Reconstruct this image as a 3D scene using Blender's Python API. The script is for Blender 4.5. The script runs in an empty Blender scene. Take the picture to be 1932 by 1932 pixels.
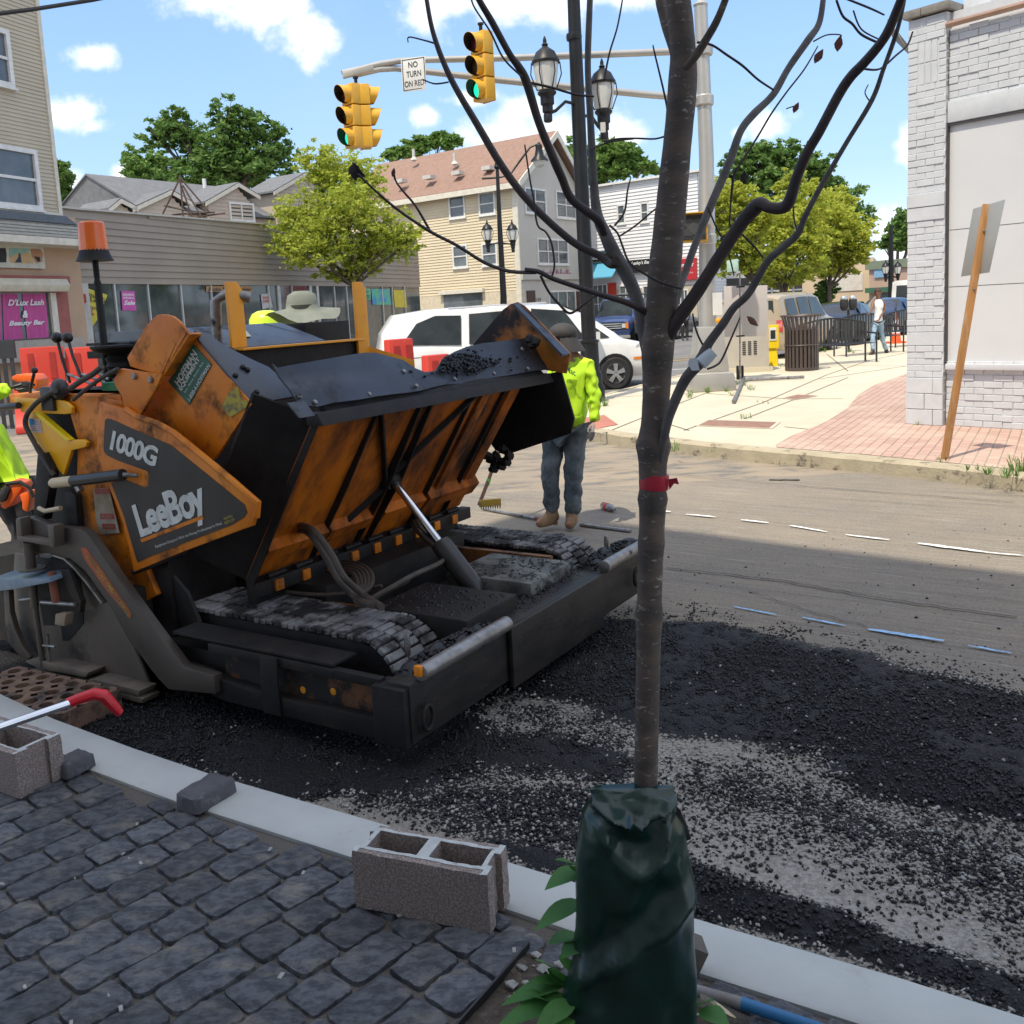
import bpy, bmesh, math, random
import numpy as np
from mathutils import Vector as V, Matrix
from mathutils import noise as mnoise
random.seed(7)
rnd = random.Random(11)
SC = bpy.context.scene
COL = SC.collection
PI = math.pi

# ------------------------------------------------------------------ camera
F = 1800.; CX = 900; CY = 830; PIT = math.radians(7.65); ROLL = math.radians(3.2); H = 1.80
cp, sp = math.cos(PIT), math.sin(PIT); cr, sr = math.cos(ROLL), math.sin(ROLL)
def ray(x, y):
    u = (x-CX)/F; v = -(y-CY)/F
    a = u*cr+v*sr; b = -u*sr+v*cr
    return (a, cp+b*sp, -sp+b*cp)
def g(x, y, z=0.):
    r = ray(x, y); t = (z-H)/r[2]; return V((r[0]*t, r[1]*t, z))
def at(x, y, Y):
    r = ray(x, y); t = Y/r[1]; return V((r[0]*t, Y, H+r[2]*t))
cam = bpy.data.cameras.new('camera'); camo = bpy.data.objects.new('camera', cam); COL.objects.link(camo)
cam.sensor_width = 36; cam.sensor_fit = 'HORIZONTAL'; cam.lens = 36*F/1932
cam.shift_x = (966-CX)/1932; cam.shift_y = (CY-966)/1932
cam.clip_start = .05; cam.clip_end = 2000
Rv = V((1, 0, 0)); Uv = V((0, sp, cp)); Fv = V((0, cp, -sp))
X_ = Rv*cr-Uv*sr; Y_ = Rv*sr+Uv*cr; Z_ = -Fv
camo.matrix_world = Matrix(((X_.x, Y_.x, Z_.x, 0), (X_.y, Y_.y, Z_.y, 0), (X_.z, Y_.z, Z_.z, H), (0, 0, 0, 1)))
SC.camera = camo

# ------------------------------------------------------------------ light
SUN_AZ = math.radians(55); SUN_EL = math.radians(64)      # shadows run towards SUN_AZ
sunv = V((-math.cos(SUN_AZ)*math.cos(SUN_EL), -math.sin(SUN_AZ)*math.cos(SUN_EL), math.sin(SUN_EL)))
sl = bpy.data.lights.new('sun', 'SUN'); sl.energy = 2.9; sl.angle = math.radians(.53); sl.color = (1, .91, .74)
so = bpy.data.objects.new('sun', sl); COL.objects.link(so)
so.rotation_euler = sunv.to_track_quat('Z', 'Y').to_euler(); so.location = sunv*60
SC.view_settings.view_transform = 'Standard'; SC.view_settings.look = 'None'
SC.view_settings.exposure = .76; SC.view_settings.gamma = 1
W = bpy.data.worlds.new('World'); SC.world = W; W.use_nodes = True
nt = W.node_tree; nt.nodes.clear()
def N(t, **k):
    n = nt.nodes.new(t)
    for a, b in k.items(): setattr(n, a, b)
    return n
def mth(op, a, b=None, c=None, clamp=False):
    n = N('ShaderNodeMath', operation=op); n.use_clamp = clamp
    for i, q in enumerate((a, b, c)):
        if q is None: continue
        if isinstance(q, (int, float)): n.inputs[i].default_value = q
        else: nt.links.new(q, n.inputs[i])
    return n.outputs[0]
sky = N('ShaderNodeTexSky', sky_type='NISHITA', sun_disc=False)
sky.sun_elevation = SUN_EL; sky.sun_rotation = math.atan2(sunv.x, sunv.y) % (2*PI)
sky.air_density = 1.25; sky.dust_density = .6; sky.ozone_density = 1.6
tc = N('ShaderNodeTexCoord'); sx = N('ShaderNodeSeparateXYZ'); nt.links.new(tc.outputs['Generated'], sx.inputs[0])
yy = mth('MAXIMUM', mth('ABSOLUTE', sx.outputs[1]), .25)
uu = mth('DIVIDE', sx.outputs[0], yy); vv = mth('DIVIDE', sx.outputs[2], yy)
cb = N('ShaderNodeCombineXYZ'); nt.links.new(uu, cb.inputs[0]); nt.links.new(vv, cb.inputs[1]); nt.links.new(sx.outputs[1], cb.inputs[2])
clouds = [(400, -10, 120, 42), (500, 10, 110, 60), (570, 60, 70, 48), (172, 106, 46, 24), (140, 214, 62, 34), (178, 240, 50, 22), (138, 350, 30, 36), (235, 330, 34, 34), (1010, 0, 230, 62), (860, 10, 90, 32), (1165, -5, 110, 36), (808, 218, 34, 21), (1000, 250, 150, 46), (1010, 205, 60, 30), (1158, 262, 70, 40), (1448, 236, 58, 36), (1390, 250, 26, 22), (1712, 275, 26, 40), (1690, 460, 60, 60), (880, 185, 60, 20)]
acc = None
for (x, y, rx, ry) in clouds:
    r = ray(x, y); u0 = r[0]/r[1]; v0 = r[2]/r[1]
    p = mth('POWER', mth('MULTIPLY', mth('SUBTRACT', uu, u0), 1800/rx), 2)
    q = mth('POWER', mth('MULTIPLY', mth('SUBTRACT', vv, v0), 1800/ry), 2)
    b = mth('SUBTRACT', 1.0, mth('SQRT', mth('ADD', p, q)))
    acc = b if acc is None else mth('MAXIMUM', acc, b)
n1 = N('ShaderNodeTexNoise'); n1.inputs['Scale'].default_value = 17; n1.inputs['Detail'].default_value = 9; n1.inputs['Roughness'].default_value = .58
nt.links.new(cb.outputs[0], n1.inputs['Vector'])
n2 = N('ShaderNodeTexNoise'); n2.inputs['Scale'].default_value = 2.2; n2.inputs['Detail'].default_value = 6
nt.links.new(cb.outputs[0], n2.inputs['Vector'])
m = mth('ADD', acc, mth('MULTIPLY', mth('SUBTRACT', n1.outputs[0], .48), 3.4))
ms = N('ShaderNodeMapRange', interpolation_type='SMOOTHSTEP'); nt.links.new(m, ms.inputs[0])
ms.inputs[1].default_value = -.05; ms.inputs[2].default_value = .95
veil = N('ShaderNodeMapRange', interpolation_type='SMOOTHSTEP'); nt.links.new(n2.outputs[0], veil.inputs[0])
veil.inputs[1].default_value = .5; veil.inputs[2].default_value = .85; veil.inputs[4].default_value = .25
hi_ = N('ShaderNodeMapRange', interpolation_type='SMOOTHSTEP'); nt.links.new(sx.outputs[2], hi_.inputs[0]); hi_.inputs[1].default_value = .46; hi_.inputs[2].default_value = .75; hi_.inputs[4].default_value = .66  # unseen cloud cover overhead, added to whiten and lift the ambient light
bk_ = N('ShaderNodeMapRange', interpolation_type='SMOOTHSTEP'); nt.links.new(sx.outputs[1], bk_.inputs[0]); bk_.inputs[1].default_value = 0; bk_.inputs[2].default_value = -.4; bk_.inputs[4].default_value = .66  # same added cloud behind the camera, out of view, for the ambient
mask = mth('MAXIMUM', mth('MULTIPLY', mth('MAXIMUM', ms.outputs[0], veil.outputs[0]), .9), mth('MAXIMUM', hi_.outputs[0], bk_.outputs[0]))
mx = N('ShaderNodeMix', data_type='RGBA'); nt.links.new(mask, mx.inputs[0])
bri = N('ShaderNodeMix', data_type='RGBA', blend_type='MULTIPLY'); bri.inputs[0].default_value = 1
nt.links.new(sky.outputs[0], bri.inputs[6]); bri.inputs[7].default_value = (1.15, 1.08, 1.0, 1)
rp = N('ShaderNodeValToRGB'); nt.links.new(sx.outputs[2], rp.inputs[0]); cr_ = rp.color_ramp
cr_.elements[0].position = 0; cr_.elements[0].color = (3.3, 4.3, 5.2, 1); cr_.elements[1].position = .9; cr_.elements[1].color = (.70, 1.55, 3.7, 1)
for p_, c_ in [(.12, (1.9, 3.05, 4.7, 1)), (.38, (1.1, 2.1, 4.2, 1))]:
    e_ = cr_.elements.new(p_); e_.color = c_
bl = N('ShaderNodeMix', data_type='RGBA'); bl.inputs[0].default_value = .85; nt.links.new(bri.outputs[2], bl.inputs[6]); nt.links.new(rp.outputs[0], bl.inputs[7])
nt.links.new(bl.outputs[2], mx.inputs[6]); mx.inputs[7].default_value = (5.5, 5.5, 5.5, 1)
bg = N('ShaderNodeBackground'); bg.inputs[1].default_value = .15
nt.links.new(mx.outputs[2], bg.inputs[0]); wo = N('ShaderNodeOutputWorld'); nt.links.new(bg.outputs[0], wo.inputs[0])

# ------------------------------------------------------------------ materials
MATS = {}
def mat(name, c1, c2=None, rough=.6, metal=0, ns=5, lo=.35, hi=.65, bump=0., bs=50, c3=None, s3=3, t3=(.58, .66), emit=0, alpha=1, coat=0, spec=.5, stretch=None, bd=.004, trans=0):
    if name in MATS: return MATS[name]
    m = bpy.data.materials.new(name); m.use_nodes = True; t = m.node_tree; L = t.links
    b = t.nodes['Principled BSDF']
    b.inputs['Roughness'].default_value = rough; b.inputs['Metallic'].default_value = metal
    b.inputs['Specular IOR Level'].default_value = spec; b.inputs['Coat Weight'].default_value = coat
    b.inputs['Transmission Weight'].default_value = trans; b.inputs['Alpha'].default_value = alpha
    c1 = (*c1, 1)
    tcn = t.nodes.new('ShaderNodeTexCoord'); vec = tcn.outputs['Object']
    if stretch:
        mp = t.nodes.new('ShaderNodeMapping'); mp.inputs['Scale'].default_value = stretch; L.new(vec, mp.inputs[0]); vec = mp.outputs[0]
    def noise(sc, det=6, ro=.6):
        n = t.nodes.new('ShaderNodeTexNoise'); n.inputs['Scale'].default_value = sc; n.inputs['Detail'].default_value = det; n.inputs['Roughness'].default_value = ro
        L.new(vec, n.inputs['Vector']); return n.outputs[0]
    def mr(o, a, bb):
        n = t.nodes.new('ShaderNodeMapRange'); L.new(o, n.inputs[0]); n.inputs[1].default_value = a; n.inputs[2].default_value = bb; return n.outputs[0]
    def mixc(f, A, B):
        n = t.nodes.new('ShaderNodeMix'); n.data_type = 'RGBA'; L.new(f, n.inputs[0])
        for i, q in ((6, A), (7, B)):
            if isinstance(q, tuple): n.inputs[i].default_value = q
            else: L.new(q, n.inputs[i])
        return n.outputs[2]
    col = c1
    if c2 is None: c2 = tuple(x*.82 for x in c1[:3])
    nz = noise(ns)
    col = mixc(mr(nz, lo, hi), c1, (*c2, 1))
    if c3 is not None:
        f3 = mr(noise(s3, 9, .7), *t3)
        col = mixc(f3, col, (*c3, 1))
        mrr = t.nodes.new('ShaderNodeMapRange'); L.new(f3, mrr.inputs[0]); mrr.inputs[3].default_value = rough; mrr.inputs[4].default_value = .8; L.new(mrr.outputs[0], b.inputs['Roughness'])
    L.new(col, b.inputs['Base Color'])
    if emit:
        L.new(col, b.inputs['Emission Color']); b.inputs['Emission Strength'].default_value = emit
    if bump:
        bn = t.nodes.new('ShaderNodeBump'); bn.inputs['Strength'].default_value = bump; bn.inputs['Distance'].default_value = bd
        L.new(noise(bs, 8, .65), bn.inputs['Height']); L.new(bn.outputs[0], b.inputs['Normal'])
    MATS[name] = m; return m

# ------------------------------------------------------------------ mesh building
class Thing:
    def __init__(s, name, label, cat, loc, rz=0, group=None):
        s.o = bpy.data.objects.new(name, None); COL.objects.link(s.o); s.o.empty_display_size = .1
        s.o.location = loc; s.o.rotation_euler = (0, 0, rz)
        s.o['label'] = label; s.o['category'] = cat
        if group: s.o['group'] = group
        s.M = Matrix.Translation(V(loc)) @ Matrix.Rotation(rz, 4, 'Z'); s.Mi = s.M.inverted()
def tag(o, label=None, cat=None, group=None, kind=None):
    if label: o['label'] = label
    if cat: o['category'] = cat
    if group: o['group'] = group
    if kind: o['kind'] = kind
    return o
def copy_thing(T, loc, label, rz=None):
    root = T.o.copy(); COL.objects.link(root); root.location = loc
    if rz is not None: root.rotation_euler = (0, 0, rz)
    root['label'] = label
    for ch in list(T.o.children):
        c = ch.copy(); COL.objects.link(c); c.parent = root
        for gc in list(ch.children):
            d = gc.copy(); COL.objects.link(d); d.parent = c
    return root
class MB:
    def __init__(s): s.v = []; s.f = []
    def add(s, vs, fs):
        n = len(s.v); s.v += [V(p) for p in vs]; s.f += [tuple(i+n for i in f) for f in fs]; return s
    def obox(s, c, ax, ay, az):
        c = V(c); ax = V(ax); ay = V(ay); az = V(az)
        vs = [c+ax*i+ay*j+az*k for k in (-1, 1) for j in (-1, 1) for i in (-1, 1)]
        return s.add(vs, [(0, 2, 3, 1), (4, 5, 7, 6), (0, 1, 5, 4), (1, 3, 7, 5), (3, 2, 6, 7), (2, 0, 4, 6)])
    def box(s, x0, x1, y0, y1, z0, z1):
        return s.obox(((x0+x1)/2, (y0+y1)/2, (z0+z1)/2), ((x1-x0)/2, 0, 0), (0, (y1-y0)/2, 0), (0, 0, (z1-z0)/2))
    def prism(s, pts, off):
        n = len(pts); off = V(off); pts = [V(p) for p in pts]
        return s.add(pts+[p+off for p in pts], [tuple(range(n)), tuple(range(2*n-1, n-1, -1))]+[(i, (i+1) % n, (i+1) % n+n, i+n) for i in range(n)])
    def poly(s, pts): return s.add(pts, [tuple(range(len(pts)))])
    def tube(s, pts, rad, seg=8, cap=True, flat=None):
        pts = [V(p) for p in pts]; n = len(pts)
        if not isinstance(rad, (list, tuple)): rad = [rad]*n
        base = len(s.v); up = None
        for i, p in enumerate(pts):
            d = (pts[min(i+1, n-1)]-pts[max(i-1, 0)])
            d = d.normalized() if d.length > 1e-9 else V((0, 0, 1))
            if up is None:
                up = V((0, 0, 1)) if abs(d.z) < .9 else V((1, 0, 0))
            sd = d.cross(up).normalized(); up = sd.cross(d).normalized()
            for k in range(seg):
                a = 2*PI*k/seg; s.v.append(p+(sd*math.cos(a)+up*math.sin(a)*(flat or 1))*rad[i])
        for i in range(n-1):
            for k in range(seg):
                a = base+i*seg+k; b = base+i*seg+(k+1) % seg; s.f.append((a, b, b+seg, a+seg))
        if cap:
            s.f.append(tuple(base+k for k in range(seg-1, -1, -1))); s.f.append(tuple(base+(n-1)*seg+k for k in range(seg)))
        return s
    def lathe(s, prof, c=(0, 0, 0), seg=20, axis=None):
        c = V(c); base = len(s.v)
        ez = V(axis).normalized() if axis is not None else V((0, 0, 1))
        t = V((1, 0, 0)) if abs(ez.x) < .9 else V((0, 1, 0)); ey = ez.cross(t).normalized(); ex = ey.cross(ez)
        for r, z in prof:
            for k in range(seg):
                a = 2*PI*k/seg; s.v.append(c+(ex*math.cos(a)+ey*math.sin(a))*r+ez*z)
        for i in range(len(prof)-1):
            for k in range(seg):
                a = base+i*seg+k; b = base+i*seg+(k+1) % seg; s.f.append((a, b, b+seg, a+seg))
        s.f.append(tuple(base+k for k in range(seg-1, -1, -1))); s.f.append(tuple(base+(len(prof)-1)*seg+k for k in range(seg)))
        return s
    def ball(s, c, r, seg=12, rings=8, nz=0):
        c = V(c); r = V(r) if isinstance(r, (tuple, list, V)) else V((r, r, r)); base = len(s.v)
        for i in range(rings+1):
            th = PI*i/rings
            for k in range(seg):
                a = 2*PI*k/seg; q = V((math.sin(th)*math.cos(a), math.sin(th)*math.sin(a), math.cos(th)))
                m_ = 1+(nz*mnoise.noise(q*1.7+c) if nz else 0)
                s.v.append(c+V((q.x*r.x, q.y*r.y, q.z*r.z))*m_)
        for i in range(rings):
            for k in range(seg):
                a = base+i*seg+k; b = base+i*seg+(k+1) % seg; s.f.append((a, a+seg, b+seg, b))
        return s
    def sub(s, o, M):
        return s.add([M @ p for p in o.v], o.f)
    def build(s, name, m, T=None, local=False, smooth=True, bevel=0, ang=35, seg=2, origin=None, merge=True, fixn=True):
        vs = s.v
        par = T.o if isinstance(T, Thing) else T
        if isinstance(T, Thing) and not local: vs = [T.Mi @ p for p in vs]
        if T is None and origin is not None: vs = [p-V(origin) for p in vs]
        me = bpy.data.meshes.new(name); me.from_pydata([tuple(p) for p in vs], [], s.f)
        if bevel or fixn or merge:
            bm = bmesh.new(); bm.from_mesh(me)
            if merge: bmesh.ops.remove_doubles(bm, verts=bm.verts, dist=1e-5)
            if fixn: bmesh.ops.recalc_face_normals(bm, faces=bm.faces)
            if bevel:
                ed = [e for e in bm.edges if len(e.link_faces) == 2 and e.calc_face_angle(0) > math.radians(30)]
                bmesh.ops.bevel(bm, geom=ed, offset=bevel, segments=seg, affect='EDGES', profile=.6, clamp_overlap=True)
            bm.to_mesh(me); bm.free()
        if smooth:
            for p in me.polygons: p.use_smooth = True
            me.set_sharp_from_angle(angle=math.radians(ang))
        me.materials.append(m)
        o = bpy.data.objects.new(name, me); COL.objects.link(o)
        if par is not None: o.parent = par
        elif origin is not None: o.location = origin
        return o
def wpts(o_parent_T, pts): return pts
TXT = {}
def text_geo(txt, bold=0., shear=0., spacing=1.):
    key = (txt, bold, shear, spacing)
    if key in TXT: return TXT[key]
    cu = bpy.data.curves.new('t', 'FONT'); cu.body = txt; cu.offset = bold; cu.shear = shear; cu.space_character = spacing
    cu.resolution_u = 3; cu.align_x = 'CENTER'
    ob = bpy.data.objects.new('t', cu); COL.objects.link(ob)
    bpy.context.view_layer.update()
    me = ob.to_mesh(); vs = [v.co.copy() for v in me.vertices]; fs = [tuple(p.vertices) for p in me.polygons]
    ob.to_mesh_clear(); bpy.data.objects.remove(ob); bpy.data.curves.remove(cu)
    xs = [v.x for v in vs]; ys = [v.y for v in vs]
    x0, x1, y0, y1 = min(xs), max(xs), min(ys), max(ys)
    TXT[key] = ([((v.x-x0)/(x1-x0), (v.y-y0)/(y1-y0)) for v in vs], fs); return TXT[key]
def text(txt, p0, ux, uy, m, T, name='lettering', bold=0.0, shear=0., spacing=1., local=False, n=None, thick=0.0):
    """lay text over the parallelogram p0, p0+ux, p0+uy"""
    uv, fs = text_geo(txt, bold, shear, spacing); b = MB(); p0 = V(p0); ux = V(ux); uy = V(uy)
    b.add([p0+ux*a+uy*c for a, c in uv], fs)
    return b.build(name, m, T, local=local, smooth=False, fixn=False)
def skin(J, E, R, root=0, sub=2, flat=None):
    """continuous surface grown over a joint skeleton"""
    me = bpy.data.meshes.new('sk'); me.from_pydata([tuple(j) for j in J], E, [])
    ob = bpy.data.objects.new('sk', me); COL.objects.link(ob)
    ms_ = ob.modifiers.new('s', 'SKIN'); ms_.use_smooth_shade = True
    lay = me.skin_vertices[0] if len(me.skin_vertices) else None
    if lay is None:
        me.attributes  # force
    for i, d in enumerate(me.skin_vertices[0].data):
        r = R[i]; d.radius = r if isinstance(r, tuple) else (r, r); d.use_root = (i == root)
    mb = ob.modifiers.new('u', 'SUBSURF'); mb.levels = sub; mb.render_levels = sub
    bpy.context.view_layer.update()
    dg = bpy.context.evaluated_depsgraph_get(); ev = ob.evaluated_get(dg); m2 = ev.to_mesh()
    b = MB(); b.add([v.co.copy() for v in m2.vertices], [tuple(p.vertices) for p in m2.polygons]); ev.to_mesh_clear()
    bpy.data.objects.remove(ob); return b
class Wall:
    """vertical plane through two ground points"""
    def __init__(s, a, b):
        s.o = V((a[0], a[1], 0)); d = V((b[0], b[1], 0))-s.o; s.L = d.length; s.u = d.normalized(); s.n = V((s.u.y, -s.u.x, 0))
        if (s.o).dot(s.n) > 0: s.n = -s.n     # n faces the camera
    def hit(s, x, y):
        r = V(ray(x, y)); c = V((0, 0, H)); t = (s.o-c).dot(s.n)/r.dot(s.n); p = c+r*t
        return (p-s.o).dot(s.u), p.z
    def P(s, a, z, d=0): return s.o+s.u*a+s.n*d+V((0, 0, z))
    def box(s, m, a0, a1, z0, z1, d0, d1):
        return m.obox(s.P((a0+a1)/2, (z0+z1)/2, (d0+d1)/2), s.u*(a1-a0)/2, s.n*(d1-d0)/2, V((0, 0, (z1-z0)/2)))
def clip_span(poly, z):
    xs = []
    for i in range(len(poly)):
        (a, b), (c, d) = poly[i], poly[(i+1) % len(poly)]
        if (b-z)*(d-z) < 0: xs.append(a+(c-a)*(z-b)/(d-b))
    return (min(xs), max(xs)) if len(xs) > 1 else None
def siding(W_, poly, h=.11, d=0., lip=.014, holes=()):
    """overlapping boards over a convex polygon (a,z) of the wall, skipping holes"""
    b = MB(); z0 = min(p[1] for p in poly); z1 = max(p[1] for p in poly); z = z0
    while z < z1-1e-3:
        zt = min(z+h, z1); sp_ = clip_span(poly, (z+zt)/2)
        if sp_:
            segs = [sp_]
            for (h0, h1, hz0, hz1) in holes:
                if hz0 < (z+zt)/2 < hz1:
                    ns = []
                    for (q0, q1) in segs:
                        if h1 <= q0 or h0 >= q1: ns.append((q0, q1)); continue
                        if h0 > q0: ns.append((q0, h0))
                        if h1 < q1: ns.append((h1, q1))
                    segs = ns
            for (q0, q1) in segs:
                dj = rnd.uniform(0, .004)
                b.poly([W_.P(q0, z, d+lip+dj), W_.P(q1, z, d+lip+dj), W_.P(q1, zt, d), W_.P(q0, zt, d)])
                b.poly([W_.P(q0, z, d+lip+dj), W_.P(q0, z, d-.01), W_.P(q1, z, d-.01), W_.P(q1, z, d+lip+dj)])
        z = zt
    return b
def window(T, W_, a0, a1, z0, z1, fr, gl, d=0., fw=.07, bars=1, vbars=0, name='window', depth=.05, sill=True):
    b = MB()
    W_.box(b, a0, a1, z1-fw, z1, d, d+depth); W_.box(b, a0, a1, z0, z0+fw, d, d+depth)
    W_.box(b, a0, a0+fw, z0+fw, z1-fw, d, d+depth); W_.box(b, a1-fw, a1, z0+fw, z1-fw, d, d+depth)
    for i in range(bars):
        zc = z0+(z1-z0)*(i+1)/(bars+1); W_.box(b, a0+fw, a1-fw, zc-fw*.3, zc+fw*.3, d, d+depth*.7)
    for i in range(vbars):
        ac = a0+(a1-a0)*(i+1)/(vbars+1); W_.box(b, ac-fw*.3, ac+fw*.3, z0+fw, z1-fw, d, d+depth*.75)
    if sill: W_.box(b, a0-.04, a1+.04, z0-.05, z0, d, d+depth+.04)
    o = b.build(name, fr, T, smooth=False, merge=False)
    p = MB(); W_.box(p, a0+fw*.9, a1-fw*.9, z0+fw*.9, z1-fw*.9, d-.02, d+.012)
    q = p.build('pane', gl, T, smooth=False); q.parent = o
    return o

# ================================================================== SETTING: ground
def pip(px, py, poly):
    ins = np.zeros(px.shape, bool); n = len(poly)
    for i in range(n):
        x0, y0 = poly[i]; x1, y1 = poly[(i+1) % n]
        c = ((y0 > py) != (y1 > py)) & (px < (x1-x0)*(py-y0)/((y1-y0) if y1 != y0 else 1e-9)+x0); ins ^= c
    return ins
def pdist(px, py, poly):
    d = np.full(px.shape, 1e9); n = len(poly)
    for i in range(n):
        x0, y0 = poly[i]; x1, y1 = poly[(i+1) % n]; dx, dy = x1-x0, y1-y0; l = dx*dx+dy*dy+1e-9
        t = np.clip(((px-x0)*dx+(py-y0)*dy)/l, 0, 1); d = np.minimum(d, np.hypot(px-x0-t*dx, py-y0-t*dy))
    return d
rng = np.random.default_rng(3)
def vnoise(X, Y, sc, seed=0, octv=4):
    out = 0; amp = 1; tot = 0
    for o in range(octv):
        r = np.random.default_rng(seed*17+o); n = 256; gdt = r.random((n, n))
        x = X*sc*2**o+100; y = Y*sc*2**o+100; xi = np.floor(x).astype(int); yi = np.floor(y).astype(int)
        fx = x-xi; fy = y-yi; fx = fx*fx*(3-2*fx); fy = fy*fy*(3-2*fy)
        a = gdt[xi % n, yi % n]; b = gdt[(xi+1) % n, yi % n]; c = gdt[xi % n, (yi+1) % n]; d = gdt[(xi+1) % n, (yi+1) % n]
        out = out+amp*((a*(1-fx)+b*fx)*(1-fy)+(c*(1-fx)+d*fx)*fy); tot += amp; amp *= .55
    return out/tot
def D2G(poly, z=0): return [tuple(g(x, y, z)[:2]) for x, y in poly]
# patches where loose hot mix lies, as ground polygons (value, edge softness in m)
TAR = [
 (1.0, .10, [(-3.6, 5.2), (-2.0, 4.15), (-1.3, 3.62), (-.8, 3.3)]+D2G([(640, 1505), (780, 1492), (900, 1478), (1080, 1475), (1185, 1490), (1190, 1442), (1080, 1402), (960, 1372), (890, 1352), (960, 1318), (1060, 1312), (1190, 1372), (1250, 1402), (1400, 1420), (1520, 1440), (1650, 1490), (1800, 1530), (1932, 1572), (2200, 1640), (2250, 1370), (1932, 1312), (1750, 1272), (1550, 1228), (1400, 1198), (1250, 1178), (1130, 1172)])+[(.9, 6.3), (-.5, 7.2), (-2.2, 6.6)]),
 (.60, .12, D2G([(560, 1480), (1190, 1480), (1230, 1560), (1190, 1650), (1000, 1625), (760, 1548), (659, 1526)])),
 (1.0, .05, D2G([(900, 1585), (1060, 1615), (1110, 1680), (1000, 1650)])),
 (1.0, .05, D2G([(1290, 1625), (1400, 1668), (1510, 1700), (1600, 1722), (1720, 1780), (1800, 1800), (1932, 1850), (2200, 1960), (2200, 2080), (1931, 1935), (1600, 1825), (1290, 1728)])),
 (.66, .35, D2G([(1240, 1400), (1400, 1425), (1650, 1500), (1932, 1590), (2200, 1680), (2200, 1850), (1932, 1800), (1750, 1700), (1500, 1600), (1330, 1560), (1250, 1500)])),
 (.46, .15, D2G([(890, 1345), (1060, 1318), (1190, 1372), (1240, 1420), (1240, 1600), (1190, 1480), (1000, 1400)])),
 (.30, .20, D2G([(1150, 1150), (1300, 1145), (1500, 1195), (1700, 1250), (1932, 1300), (1932, 1340), (1500, 1240), (1200, 1190)])),
]
def tarfield(X, Y):
    d = np.zeros(X.shape)
    nz = (vnoise(X, Y, 2.2, 5)-.5)*.34
    for val, soft, poly in TAR:
        ins = pip(X, Y, poly); dd = pdist(X, Y, poly); sd = np.where(ins, dd, -dd)+(nz*0)
        w = np.clip((sd+nz*(.25 if soft < .06 else 1))/soft*.5+.5, 0, 1); d = np.maximum(d, w*val) if val > .6 else np.maximum(d, w*val)
    return d

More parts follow.
